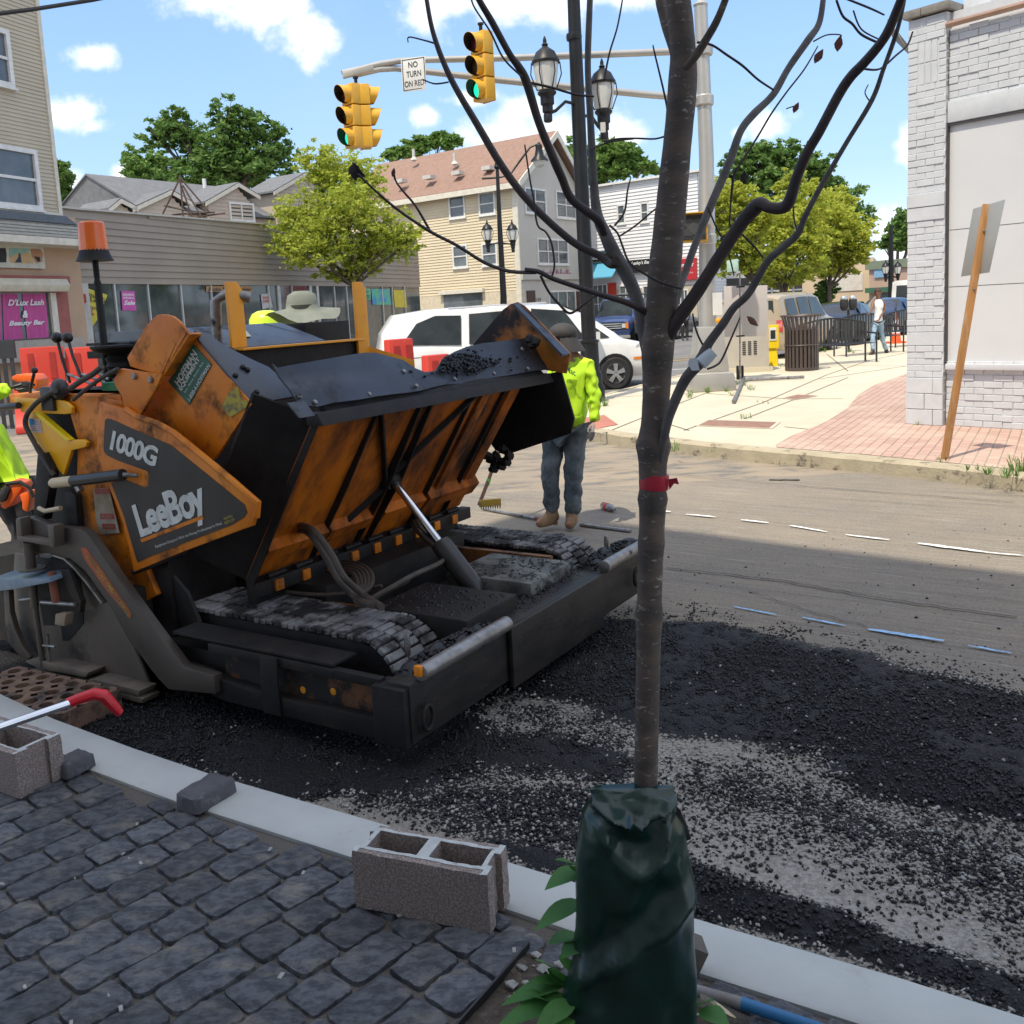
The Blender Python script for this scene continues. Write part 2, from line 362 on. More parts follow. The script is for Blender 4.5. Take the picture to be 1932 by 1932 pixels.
def ground_mat():
    m = bpy.data.materials.new('milled_road'); m.use_nodes = True; t = m.node_tree; L = t.links; b = t.nodes['Principled BSDF']
    def nd(ty, **k):
        n = t.nodes.new(ty)
        for a, q in k.items(): setattr(n, a, q)
        return n
    tcn = nd('ShaderNodeTexCoord'); mp = nd('ShaderNodeMapping'); mp.inputs['Rotation'].default_value = (0, 0, math.radians(36)); L.new(tcn.outputs['Object'], mp.inputs[0])
    mp2 = nd('ShaderNodeMapping'); mp2.inputs['Scale'].default_value = (.22, 5.2, 1); L.new(mp.outputs[0], mp2.inputs[0])
    def noise(sc, v, det=8, ro=.65):
        n = nd('ShaderNodeTexNoise'); n.inputs['Scale'].default_value = sc; n.inputs['Detail'].default_value = det; n.inputs['Roughness'].default_value = ro; L.new(v, n.inputs['Vector']); return n.outputs[0]
    def mr(o, a, bb, c=0, d=1):
        n = nd('ShaderNodeMapRange'); L.new(o, n.inputs[0])
        for i, q in enumerate((a, bb, c, d)): n.inputs[i+1].default_value = q
        return n.outputs[0]
    def mix(f, A, B, bt='MIX'):
        n = nd('ShaderNodeMix', data_type='RGBA', blend_type=bt)
        if isinstance(f, float): n.inputs[0].default_value = f
        else: L.new(f, n.inputs[0])
        for i, q in ((6, A), (7, B)):
            if isinstance(q, tuple): n.inputs[i].default_value = (*q, 1)
            else: L.new(q, n.inputs[i])
        return n.outputs[2]
    o = tcn.outputs['Object']
    col = mix(mr(noise(.7, o), .35, .65), (.295, .242, .178), (.215, .185, .15))
    col = mix(mr(noise(5, mp2.outputs[0]), .42, .62, 0, .45), col, (.15, .14, .13))
    col = mix(mr(noise(9, mp2.outputs[0]), .58, .66, 0, .75), col, (.42, .40, .36)); col = mix(mr(noise(1.6, mp2.outputs[0], 10, .75), .52, .66, 0, .55), col, (.11, .10, .09))
    col = mix(mr(noise(60, o), .45, .7, 0, .5), col, (.36, .34, .30))
    col = mix(mr(noise(140, o, 3), .56, .66, 0, .7), col, (.10, .095, .09))
    at_ = nd('ShaderNodeAttribute', attribute_name='tar'); at2 = nd('ShaderNodeAttribute', attribute_name='pale')
    col = mix(at2.outputs['Fac'], col, mix(mr(noise(70, o), .4, .62), (.40, .375, .335), (.23, .215, .19)))
    fine = noise(75, o, 5, .6)
    ad = nd('ShaderNodeMath', operation='MULTIPLY_ADD'); L.new(fine, ad.inputs[0]); ad.inputs[1].default_value = 1.5
    L.new(at_.outputs['Fac'], ad.inputs[2])
    tm = mr(ad.outputs[0], 1.18, 1.30)
    vor = nd('ShaderNodeTexVoronoi'); vor.inputs['Scale'].default_value = 85; L.new(o, vor.inputs['Vector'])
    blk = mix(mr(vor.outputs['Distance'], .1, .6), (.014, .015, .018), (.005, .005, .006))
    col = mix(tm, col, blk)
    L.new(col, b.inputs['Base Color'])
    rr = mr(tm, 0, 1, .85, .62); L.new(rr, b.inputs['Roughness']); b.inputs['Specular IOR Level'].default_value = .35
    hs = nd('ShaderNodeMath', operation='MULTIPLY'); L.new(vor.outputs['Distance'], hs.inputs[0]); L.new(tm, hs.inputs[1])
    h2 = nd('ShaderNodeMath', operation='SUBTRACT'); L.new(noise(110, o, 6), h2.inputs[0]); L.new(hs.outputs[0], h2.inputs[1])
    bp = nd('ShaderNodeBump'); bp.inputs['Strength'].default_value = .9; bp.inputs['Distance'].default_value = .009; L.new(h2.outputs[0], bp.inputs['Height']); L.new(bp.outputs[0], b.inputs['Normal'])
    return m
GM = ground_mat()
# fine near sheet
x0, x1, y0, y1, st = -4.6, 5.6, .6, 9.4, .022
nx = int((x1-x0)/st)+1; ny = int((y1-y0)/st)+1
gx, gy = np.meshgrid(np.linspace(x0, x1, nx), np.linspace(y0, y1, ny), indexing='xy')
td = tarfield(gx, gy)
gz = .004+.010*(vnoise(gx, gy, 3, 2)-.5)+td*(.014+.03*(vnoise(gx, gy, 3.1, 9)-.4)+.022*(vnoise(gx, gy, 26, 8, 2)-.5))
edge = np.minimum.reduce([gx-x0, x1-gx, gy-y0, y1-gy]); gz = np.where(edge < .05, -.004, gz)
me = bpy.data.meshes.new('road_surface'); nv = nx*ny
me.vertices.add(nv); me.vertices.foreach_set('co', np.stack([gx, gy, gz], -1).astype(np.float32).ravel())
ii = (np.arange(ny-1)[:, None]*nx+np.arange(nx-1)[None, :]).ravel()
q = np.stack([ii, ii+1, ii+nx+1, ii+nx], -1)
me.loops.add(q.size); me.loops.foreach_set('vertex_index', q.ravel().astype(np.int32)); me.polygons.add(len(q))
me.polygons.foreach_set('loop_start', (np.arange(len(q))*4).astype(np.int32)); me.update(calc_edges=True)
me.polygons.foreach_set('use_smooth', np.ones(len(q), bool))
a_ = me.attributes.new('tar', 'FLOAT', 'POINT'); a_.data.foreach_set('value', td.ravel().astype(np.float32))
pale_poly = D2G([(560, 1480), (900, 1340), (1190, 1360), (1932, 1560), (2300, 1700), (2300, 2100), (1931, 1930), (1312, 1730), (800, 1560)])
pl = np.where(pip(gx, gy, pale_poly), 1, 0)*1.0; dd = pdist(gx, gy, pale_poly); pl = np.clip(np.where(pl > 0, dd, -dd)/.5+.6, 0, 1)
a_ = me.attributes.new('pale', 'FLOAT', 'POINT'); a_.data.foreach_set('value', pl.ravel().astype(np.float32))
me.materials.append(GM); ro = bpy.data.objects.new('road', me); COL.objects.link(ro); tag(ro, kind='structure')

M_ground = mat('old_asphalt', (.165, .16, .155), (.125, .123, .12), rough=.9, ns=1.2, bump=.4, bs=90, c3=(.20, .195, .185), s3=.5, t3=(.45, .7), stretch=(1, 1, 1))
b = MB()
NX = 40
b.poly([(-900, -300, -.006), (900, -300, -.006), (900, 1300, -.006), (-900, 1300, -.006)])
go = b.build('ground', M_ground, smooth=False); tag(go, kind='structure')
# milled stretch of the side street beyond the fine sheet
b = MB(); b.poly([(-16, 9.0, -.002), (6, -8, -.002), (14, -8, -.002), (5.4, 8.2, -.002), (1.6, 13.2, -.002), (1.6, 15, -.002), (-14, 19, -.002)])
M_mill = mat('milled_far', (.30, .245, .18), (.225, .19, .15), rough=.95, ns=1.1, bump=.5, bs=80, c3=(.13, .125, .115), s3=2.2, t3=(.5, .62), stretch=(.8, 1.6, 1))
tag(b.build('milled_road', M_mill, smooth=False), kind='structure')

# loose lumps of hot mix and pale chips
def lumps(n, dens, zf, smin, smax, name, m, seed, box):
    r = np.random.default_rng(seed); bx0, bx1, by0, by1 = box
    X = r.uniform(bx0, bx1, n*3); Y = r.uniform(by0, by1, n*3)
    keep = r.random(n*3) < dens(X, Y, r); X = X[keep][:n]; Y = Y[keep][:n]; k = len(X)
    S = smin+(smax-smin)*r.random(k)**2.4
    base = np.array([(1, 0, 0), (-1, 0, 0), (0, 1, 0), (0, -1, 0), (0, 0, 1), (0, 0, -1), (.6, .6, .5), (-.6, -.5, .6)], float)
    fc = np.array([(0, 6, 4), (6, 2, 4), (2, 1, 4), (1, 7, 4), (7, 3, 4), (3, 0, 4), (0, 2, 6), (1, 3, 7), (2, 0, 5), (1, 2, 5), (3, 1, 5), (0, 3, 5)])
    vs = base[None]*(1+r.uniform(-.35, .35, (k, 8, 1))); an = r.uniform(0, 2*PI, k); c_, s_ = np.cos(an), np.sin(an)
    vx = vs[..., 0]*c_[:, None]-vs[..., 1]*s_[:, None]*r.uniform(.6, 1, (k, 1)); vy = vs[..., 0]*s_[:, None]+vs[..., 1]*c_[:, None]
    P = np.stack([X[:, None]+vx*S[:, None], Y[:, None]+vy*S[:, None], zf(X, Y)[:, None]+vs[..., 2]*S[:, None]*.75], -1)
    f = (fc[None]+(np.arange(k)*8)[:, None, None]).reshape(-1, 3)
    me = bpy.data.meshes.new(name); me.vertices.add(k*8); me.vertices.foreach_set('co', P.astype(np.float32).ravel())
    me.loops.add(f.size); me.loops.foreach_set('vertex_index', f.ravel().astype(np.int32)); me.polygons.add(len(f))
    me.polygons.foreach_set('loop_start', (np.arange(len(f))*3).astype(np.int32)); me.update(calc_edges=True)
    me.materials.append(m); o = bpy.data.objects.new(name, me); COL.objects.link(o); tag(o, kind='stuff'); return o
M_tar = mat('tar_lump', (.009, .009, .011), (.020, .021, .025), rough=.5, ns=30, spec=.4)
M_chip = mat('pale_chip', (.42, .41, .38), (.26, .25, .23), rough=.85, ns=14)
def dn(X, Y, r):
    d = tarfield(X, Y); cl = vnoise(X, Y, 5.5, 21, 3)
    far = np.clip(1.5-Y/6.5, .25, 1)
    return np.where(d > .8, .7, np.clip(d*1.2*(cl > .40)+.004, 0, 1))*far*(np.where((X+.2)**2+(Y-5)**2 < .1, 1, 1))
def zt(X, Y): return .006+tarfield(X, Y)*.018
tag(lumps(135000, dn, zt, .003, .0105, 'loose_asphalt', M_tar, 4, (-2.6, 4.0, 1.5, 7.0)), 'loose black crumbs of hot asphalt mix scattered over the milled road', 'asphalt crumbs')
def dc(X, Y, r):
    d = tarfield(X, Y); return np.where((d > .2) & (d < .8), .5, .02*(d > .8))
tag(lumps(12000, dc, zt, .004, .011, 'loose_gravel', M_chip, 6, (-1.3, 3.2, 1.7, 4.6)), 'pale stone chips lying among the black asphalt crumbs', 'gravel')

# survey paint on the road
M_pw = mat('paint_white', (.82, .82, .80), (.55, .55, .54), rough=.7, ns=40, lo=.5, hi=.62)
M_pb = mat('paint_blue', (.30, .55, .85), (.20, .33, .50), rough=.7, ns=40, lo=.5, hi=.62)
def paint(segs, m, name, w0):
    b = MB()
    for (a, c, d, e, w) in segs:
        p = g(1177.4+a*.3906, 849+c*.3906); q_ = g(1177.4+d*.3906, 849+e*.3906); dr = (q_-p).normalized(); nn = V((-dr.y, dr.x, 0)); n = 10
        top = []; bot = []
        for i in range(n+1):
            t_ = i/n; ww = w0*w*(math.sin(PI*min(max(t_, .04), .96))**.4)*rnd.uniform(.75, 1.1); cpt = p.lerp(q_, t_)+nn*rnd.uniform(-.004, .004)
            top.append(cpt+nn*ww); bot.append(cpt-nn*ww)
        for i in range(n):
            b.poly([(*bot[i][:2], .016), (*bot[i+1][:2], .016), (*top[i+1][:2], .016), (*top[i][:2], .016)])
    return tag(b.build(name, m, smooth=False), kind='structure')
paint([(195, 303, 225, 306, 1), (300, 318, 445, 332, 1), (565, 345, 700, 360, 1), (800, 372, 980, 405, 1), (1070, 418, 1280, 443, 1), (1420, 460, 1760, 505, 1.6), (1760, 505, 1930, 520, .8)], M_pw, 'road_marking_white', .018)
paint([(525, 768, 735, 808, 1), (860, 820, 1070, 862, 1), (1180, 878, 1545, 935, 2.0), (1665, 958, 1870, 995, 1)], M_pb, 'road_marking_blue', .011)

M_crk = mat('crack_tar', (.045, .04, .035), (.09, .08, .065), rough=.9, ns=20)
def crack(pts, w0, s_=1):
    b = MB(); P = []
    for i in range(len(pts)-1):
        for k in range(14): t_ = k/14; P.append(g(1177.4+(pts[i][0]*(1-t_)+pts[i+1][0]*t_)*.3906, 849+(pts[i][1]*(1-t_)+pts[i+1][1]*t_)*.3906))
    for i in range(len(P)-1):
        a, c = P[i], P[i+1]; d_ = (c-a).normalized(); nn = V((-d_.y, d_.x, 0)); j = lambda i_: nn*.025*mnoise.noise(V((i_*.35, s_, 2))); w1 = w0*(.7+.6*abs(mnoise.noise(V((i*.3, s_, 0))))); w2 = w0*(.7+.6*abs(mnoise.noise(V(((i+1)*.3, s_, 0)))))
        q_ = [a+j(i)-nn*w1, c+j(i+1)-nn*w2, c+j(i+1)+nn*w2, a+j(i)+nn*w1]; b.poly([(p.x, p.y, .0155) for p in q_])
    return b
for nm, pts, w0 in [('a', [(-900, 60), (0, 100), (700, 165), (1300, 215), (1930, 262)], .006), ('b', [(205, 578), (800, 645), (1150, 712), (1500, 765), (1930, 822)], .009), ('c', [(700, 150), (860, 150)], .03), ('d', [(600, 690), (900, 790), (1200, 870)], .004)]:
    tag(crack(pts, w0, ord(nm)).build('road_crack', M_crk, smooth=False, fixn=False), kind='structure')

# ---------------------------------------------------------------- near kerb and sidewalk
CI = [(-9.5, 8.75), (-4.2, 5.42), (-2.6, 4.32), (-2.05, 3.86), (-1.57, 3.51), (-1.16, 3.23), (-.48, 2.81), (0.05, 2.47), (.49, 2.19), (.85, 1.97), (1.5, 1.53), (3.0, .5), (7.0, -2.3)]
def offs(pl_, d):
    out = []
    for i, p in enumerate(pl_):
        a = V(pl_[max(i-1, 0)]); c = V(pl_[min(i+1, len(pl_)-1)]); t_ = (c-a).normalized(); n_ = V((-t_.y, t_.x)); out.append((p[0]+n_.x*d, p[1]+n_.y*d))
    return out
M_curb = mat('new_concrete', (.50, .515, .495), (.43, .445, .43), rough=.85, ns=3, bump=.25, bs=120, c3=(.36, .34, .29), s3=5, t3=(.62, .8), bd=.003)
CO = offs(CI, .205)
b = MB()
prof = [(0, -.3), (0, .124), (.012, .13), (.193, .13), (.205, .118), (.205, -.3)]
rows = [[(*offs(CI, d)[i], z) for d, z in prof] for i in range(len(CI))]
for i in range(len(CI)-1):
    for k in range(len(prof)-1): b.poly([rows[i][k], rows[i+1][k], rows[i+1][k+1], rows[i][k+1]])
tag(b.build('curb', M_curb, ang=60), kind='structure')
M_sand = mat('joint_sand', (.16, .142, .122), (.09, .08, .07), rough=.95, ns=160, bump=.9, bs=260, bd=.004)
b = MB(); cin = offs(CI, -.001)
b.add([(*p, .112) for p in cin]+[(7, -12, .112), (-14, -12, .112), (-14, 8, .112)], [tuple(range(len(cin)+3))])
tag(b.build('sidewalk_bed', M_sand, smooth=False), kind='structure')

PIT_A = V((.07, 2.31)); pu = V((.83, -.558)).normalized(); pv = V((-pu.y, pu.x))*-1
def inpit(p, m_=0.):
    d = V(p[:2])-PIT_A; a = d.dot(pu); c = d.dot(pv); return -m_ < a < .52+m_ and -m_*.3 < c < 1.1+m_
def stone_mat():
    m = mat('paver_stone', (.125, .132, .145), (.052, .056, .066), rough=.6, ns=26, lo=.40, hi=.60, bump=1.0, bs=24, c3=(.27, .245, .20), s3=7, t3=(.52, .74), spec=.4, bd=.016, stretch=(1, 1.7, 1))
    t = m.node_tree; L = t.links; b = t.nodes['Principled BSDF']; src = b.inputs['Base Color'].links[0].from_socket
    ge = t.nodes.new('ShaderNodeNewGeometry'); hs = t.nodes.new('ShaderNodeHueSaturation'); mr_ = t.nodes.new('ShaderNodeMapRange')
    L.new(ge.outputs['Random Per Island'], mr_.inputs[0]); mr_.inputs[3].default_value = .72; mr_.inputs[4].default_value = 1.3
    L.new(mr_.outputs[0], hs.inputs['Value']); L.new(src, hs.inputs['Color']); L.new(hs.outputs[0], b.inputs['Base Color']); return m
M_stone = stone_mat()
def stone(b, c, u, v, L_, W_, z0, h, seed, na=9, nb=6):
    vs = []
    for j in range(nb+1):
        for i in range(na+1):
            a = i/na*2-1; d = j/nb*2-1
            rr = (abs(a)**9+abs(d)**9)**(1/9); s_ = 1 if rr <= 1 else 1/rr
            x = a*s_*L_/2; y = d*s_*W_/2; e = max(abs(a), abs(d))
            nzv = mnoise.noise(V((c[0]*3+x*9, c[1]*3+y*9, seed)))
            k = 1+.07*nzv*(e > .8); x *= k; y *= k
            zz = z0+h*(1-.22*max(0, e-.7)/.3)+.006*mnoise.noise(V((x*26, y*26, seed*3.1)))+.005*mnoise.noise(V((x*60, y*90, seed)))
            vs.append((c[0]+u.x*x+v.x*y, c[1]+u.y*x+v.y*y, zz))
    fs = [(j*(na+1)+i, j*(na+1)+i+1, (j+1)*(na+1)+i+1, (j+1)*(na+1)+i) for j in range(nb) for i in range(na)]
    ring = [i for i in range(na+1)]+[(j+1)*(na+1)-1 for j in range(1, nb+1)]+[nb*(na+1)+i for i in range(na-1, -1, -1)]+[j*(na+1) for j in range(nb-1, 0, -1)]
    n0 = len(vs); cc = V((c[0], c[1], 0))
    for r_ in ring:
        p = V(vs[r_]); d = V((p.x-c[0], p.y-c[1], 0)); vs.append((p.x+d.x*.05, p.y+d.y*.05, z0-.02 if h < .03 else z0))
    n = len(ring)
    for i in range(n): fs.append((ring[i], ring[(i+1) % n], n0+(i+1) % n, n0+i))
    if h > .03: fs.append(tuple(n0+i for i in range(n-1, -1, -1)))
    b.add(vs, fs)
ra = math.radians(46); ru = V((math.cos(ra), math.sin(ra))); rv = V((-ru.y, ru.x))
cin_poly = [p for p in offs(CI, -.012)]
def side_ok(p):   # inside the sidewalk by distance to kerb line
    best = 1e9
    for i in range(len(cin_poly)-1):
        a = V(cin_poly[i]); c = V(cin_poly[i+1]); t_ = (c-a).normalized(); nn = V((-t_.y, t_.x)); d = V(p)-a
        if -.2 < d.dot(t_) < (c-a).length+.2: best = min(best, -d.dot(nn))
    return best
b = MB(); sid = 0; bw = .134
for rI in range(-28, 52):
    yv = rI*bw; s_ = -4.2+rnd.random()*.2
    while s_ < 4.6:
        L_ = rnd.choice([.205, .16, .205, .25, .14]); cc = ru*(s_+L_/2)+rv*yv
        ok = (cc.x*.67+cc.y*.74) > -1.0 and -3.4 < cc.x < 2.6 and cc.y < 6.2
        if ok:
            e0 = side_ok(cc+ru*L_*.46); e1 = side_ok(cc-ru*L_*.46); e2 = side_ok(cc+rv*bw*.4); e3 = side_ok(cc-rv*bw*.4)
            mn = min(e0, e1, e2, e3)
            if mn > .0 and mn < 5 and not inpit(cc, .05): stone(b, cc, ru, rv, L_-.012, bw-.012, .100, .031+rnd.uniform(-.002, .003), sid)
            elif mn <= 0 and max(e0, e1) > .05 and mn > -L_ and not inpit(cc, .05):   # cut stones along the kerb
                lo = max(0, min(e0, e1)); cut = max(.05, (max(e0, e1))-.015)
                Lc = min(L_*.9, cut/abs(ru.dot(V((.56, .83))))*.95+.02)
                if Lc > .06: stone(b, cc-ru*(L_-Lc)/2, ru, rv, Lc-.014, bw-.014, .100, .030, sid, 6, 5)
        sid += 1; s_ += L_
tag(b.build('sidewalk_pavers', M_stone, merge=False, fixn=False, ang=50), kind='structure')

# tree pit
M_soil = mat('soil', (.075, .055, .04), (.13, .105, .08), rough=.95, ns=30, bump=1., bs=70, bd=.02, c3=(.20, .17, .13), s3=14, t3=(.55, .65))
b = MB(); n = 14
for i in range(n):
    for j in range(n*2):
        def pp(i_, j_):
            p = PIT_A+pu*(-.02+.58*i_/n)+pv*(-.02+1.14*j_/(2*n)); return (p.x, p.y, .128+.016*mnoise.noise(V((p.x*9, p.y*9, 3))))
        b.poly([pp(i, j), pp(i+1, j), pp(i+1, j+1), pp(i, j+1)])
tag(b.build('soil', M_soil, ang=80), kind='structure')
M_edging = mat('edging', (.02, .02, .02), rough=.5)
b = MB(); p0 = PIT_A-pu*.012; p1 = p0+pv*1.1
b.prism([(p0.x, p0.y, .10), (p1.x, p1.y, .10), (p1.x, p1.y, .150), (p0.x, p0.y, .150)], (.006*pu.x, .006*pu.y, 0))
tag(b.build('pit_edging', M_edging, smooth=False), 'black plastic edging strip along the tree pit between stones and soil', 'edging')

# ---------------------------------------------------------------- far sidewalk and kerb
FC = [(26, -22), (12, -2.6), (8, 2.9), (6.0, 6.0), (4.70, 8.0), (4.36, 8.55), (3.75, 9.42), (3.1, 10.2), (2.45, 11.05), (1.85, 12.0), (1.4, 13.0), (1.22, 14.0), (1.3, 15.1), (1.65, 16.4), (2.1, 17.35), (2.7, 18.3), (3.57, 19.7), (4.95, 21.9), (6.7, 24.3), (9.5, 27.8), (13, 32.2), (20, 41), (34, 58), (60, 90)]
M_oldc = mat('old_concrete', (.56, .50, .385), (.50, .445, .34), rough=.9, ns=1.2, bump=.3, bs=70, c3=(.40, .35, .26), s3=1.8, t3=(.58, .8))
M_oldcurb = mat('old_curb', (.44, .38, .27), (.36, .31, .22), rough=.95, ns=5, bump=.7, bs=30, c3=(.14, .115, .09), s3=6, t3=(.55, .64), bd=.01)
b = MB(); FI = offs(FC, -.17)
b.add([(*p, .146) for p in FI]+[(60, 88, .146), (60, -22, .146)], [tuple(range(len(FI)+2))])
tag(b.build('far_sidewalk', M_oldc, smooth=False), kind='structure')
b = MB(); prof = [(0, -.2), (0.0, .125), (-.025, .15), (-.172, .15)]
FCd = []
for i in range(len(FC)-1):
    n_ = 8 if 3 < i < 16 else 1
    for k in range(n_): FCd.append(tuple(V(FC[i]).lerp(V(FC[i+1]), k/n_)))
FCd.append(FC[-1])
for i, p in enumerate(FCd[:-1]):
    FCd[i] = (p[0]+.02*mnoise.noise(V((p[0]*4, p[1]*4, 1))), p[1]+.02*mnoise.noise(V((p[0]*4, p[1]*4, 7))))
rows = [[(*offs(FCd, d)[i], z+.008*mnoise.noise(V((i*.7, k, 2)))*(z > .1)) for k, (d, z) in enumerate(prof)] for i in range(len(FCd))] if False else None
O_ = {d: offs(FCd, d) for d, z in prof}
rows = [[(*O_[d][i], z+.008*mnoise.noise(V((i*.7, k, 2)))*(z > .1)) for k, (d, z) in enumerate(prof)] for i in range(len(FCd))]
for i in range(len(FCd)-1):
    for k in range(len(prof)-1): b.poly([rows[i][k], rows[i+1][k], rows[i+1][k+1], rows[i][k+1]])
tag(b.build('far_curb', M_oldcurb, ang=30), kind='structure')
# slab joints
M_joint = mat('slab_joint', (.16, .14, .10), (.10, .10, .06), rough=.95, ns=4)
b = MB()
def strip(p, q_, w=.012, z=.150):
    p = V((*p[:2], 0)); q_ = V((*q_[:2], 0)); d = (q_-p).normalized(); nn = V((-d.y, d.x, 0))*w
    b.poly([(*(p-nn)[:2], z), (*(q_-nn)[:2], z), (*(q_+nn)[:2], z), (*(p+nn)[:2], z)])
def dl(*pts):
    for i in range(len(pts)-1): strip(g(*pts[i], .15), g(*pts[i+1], .15))
dl((1132, 820), (1217, 786), (1330, 742)); dl((1290, 812), (1440, 759), (1560, 707), (1640, 680), (1712, 665)); dl((1217, 786), (1300, 812)); dl((1330, 742), (1480, 752), (1590, 752))
dl((1405, 790), (1520, 745), (1600, 712)); dl((1480, 805), (1550, 812)); dl((1140, 750), (1300, 742)); dl((1440, 690), (1712, 690)); dl((1560, 668), (1600, 700)); dl((1545, 715), (1712, 690))
tag(b.build('sidewalk_joints', M_joint, smooth=False), kind='structure')
# brick paving wedge
def brickmat():
    m = bpy.data.materials.new('brick_paving'); m.use_nodes = True; t = m.node_tree; L = t.links; bs_ = t.nodes['Principled BSDF']
    tcn = t.nodes.new('ShaderNodeTexCoord'); mp = t.nodes.new('ShaderNodeMapping'); mp.inputs['Rotation'].default_value = (0, 0, math.radians(-58)); L.new(tcn.outputs['Object'], mp.inputs[0])
    br = t.nodes.new('ShaderNodeTexBrick'); L.new(mp.outputs[0], br.inputs['Vector'])
    for k, q in dict(Scale=1).items(): br.inputs[k].default_value = q
    br.inputs['Color1'].default_value = (.50, .33, .27, 1); br.inputs['Color2'].default_value = (.42, .27, .22, 1); br.inputs['Mortar'].default_value = (.21, .17, .13, 1)
    br.inputs['Mortar Size'].default_value = .006; br.inputs['Brick Width'].default_value = .21; br.inputs['Row Height'].default_value = .105; br.inputs['Bias'].default_value = .1
    nz = t.nodes.new('ShaderNodeTexNoise'); nz.inputs['Scale'].default_value = 1.5; nz.inputs['Detail'].default_value = 8; L.new(tcn.outputs['Object'], nz.inputs[0])
    mr_ = t.nodes.new('ShaderNodeMapRange'); L.new(nz.outputs[0], mr_.inputs[0]); mr_.inputs[1].default_value = .45; mr_.inputs[2].default_value = .75; mr_.inputs[4].default_value = .6
    mx_ = t.nodes.new('ShaderNodeMix'); mx_.data_type = 'RGBA'; L.new(mr_.outputs[0], mx_.inputs[0]); L.new(br.outputs[0], mx_.inputs[6]); mx_.inputs[7].default_value = (.55, .45, .36, 1)
    L.new(mx_.outputs[2], bs_.inputs['Base Color']); bs_.inputs['Roughness'].default_value = .9
    bp = t.nodes.new('ShaderNodeBump'); bp.inputs['Strength'].default_value = .6; bp.inputs['Distance'].default_value = .008; bp.invert = True; L.new(br.outputs['Fac'], bp.inputs['Height']); L.new(bp.outputs[0], bs_.inputs['Normal'])
    return m
M_bp = brickmat()
b = MB(); pts = [(7, 4.95), (4.88, 8.13), (4.53, 8.66), (3.92, 9.53), (3.27, 10.31), (3.32, 10.5), (3.7, 11.1), (4.52, 12.19), (5.3, 13.5), (6.11, 15.12), (7.0, 16.6), (8.39, 18.41), (12, 19), (12, 5)]
b.poly([(*p, .151) for p in pts]); tag(b.build('brick_paving', M_bp, smooth=False), kind='structure')
b = MB(); b.poly([(*g(x, y, .15)[:2], .1525) for x, y in [(1090, 790), (1140, 783), (1166, 801), (1110, 812)]]); tag(b.build('ramp_pad', mat('ramp_pad', (.45, .17, .12), rough=.8), smooth=False), kind='structure')
# cross street far side sidewalk + yellow / white lines
b = MB(); b.poly([(-15.5, 24.6, .1), (-6, 44, .1), (0, 45, .1), (4, 54, .1), (60, 100, .1), (-60, 100, .1), (-60, 22, .1)])
tag(b.build('opposite_sidewalk', mat('far_conc', (.42, .39, .34), rough=.9, ns=.5), smooth=False), kind='structure')
M_yel = mat('line_yellow', (.62, .38, .05), rough=.8)
b = MB()
for (p, q_) in [((1195, 683), (1330, 672)), ((1195, 688), (1330, 676))]: strip(g(*p), g(*q_), .06, .004)
tag(b.build('centre_line', M_yel, smooth=False), kind='structure')
b = MB()
for (p, q_) in [((1195, 706), (1250, 700)), ((1215, 700), (1300, 696))]: strip(g(*p), g(*q_), .05, .004)
tag(b.build('lane_line', M_pw, smooth=False), kind='structure')
# sidewalk hatches
def hatch(name, pts, label, m, rim):
    T = Thing(name, label, 'hatch', g(*pts[0], .15))
    b = MB(); b.prism([(*g(x, y, .15)[:2], .1505) for x, y in pts], (0, 0, .006)); b.build('lid', m, T, bevel=.002)
    P = [V((*g(x, y, .15)[:2], .1505)) for x, y in pts]; c = sum(P, V((0, 0, 0)))/4
    b = MB()
    for i in range(4):
        a = P[i]; d = P[(i+1) % 4]; a2 = c+(a-c)*1.12; d2 = c+(d-c)*1.12; a1 = c+(a-c)*1.01; d1 = c+(d-c)*1.01
        b.prism([a1, d1, d2, a2], (0, 0, .004))
    b.build('rim', rim, T, smooth=False)
M_rust = mat('rust_plate', (.30, .17, .12), (.22, .12, .09), rough=.8, ns=8, bump=.6, bs=60)
hatch('sidewalk_hatch', [(1318, 803), (1338, 793), (1464, 797), (1450, 808)], 'long rusty metal hatch set in the pale sidewalk by the kerb', M_rust, M_oldc)
hatch('sidewalk_hatch', [(1480, 751), (1505, 745), (1540, 747), (1500, 754)], 'small dark rusty hatch further up the sidewalk near the bin', M_rust, M_oldc)

# ================================================================== MATERIALS for the machine
M_or = mat('worn_orange', (.74, .235, .008), (.58, .155, .006), rough=.45, ns=3, bump=.15, bs=30, c3=(.05, .025, .012), s3=3.6, t3=(.50, .66), spec=.4)
M_or2 = mat('clean_orange', (.85, .36, .012), (.76, .30, .012), rough=.38, ns=3, c3=(.10, .05, .02), s3=6, t3=(.66, .74))
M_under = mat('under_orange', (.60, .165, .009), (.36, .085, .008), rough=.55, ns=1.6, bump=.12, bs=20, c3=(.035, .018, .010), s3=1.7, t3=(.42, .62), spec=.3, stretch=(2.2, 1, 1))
M_blk = mat('tarred_steel', (.012, .0115, .012), (.022, .020, .019), rough=.6, ns=7, bump=.6, bs=45, c3=(.05, .032, .02), s3=4, t3=(.58, .74), bd=.005, spec=.28)
M_sheet = mat('dark_sheet', (.045, .052, .066), (.026, .030, .04), rough=.38, ns=3, bump=.2, bs=12, c3=(.02, .02, .022), s3=3.2, t3=(.55, .68), bd=.01)
M_brown = mat('brown_steel', (.115, .095, .075), (.085, .07, .058), rough=.5, ns=4, bump=.25, bs=40, c3=(.03, .026, .023), s3=2.5, t3=(.55, .68))
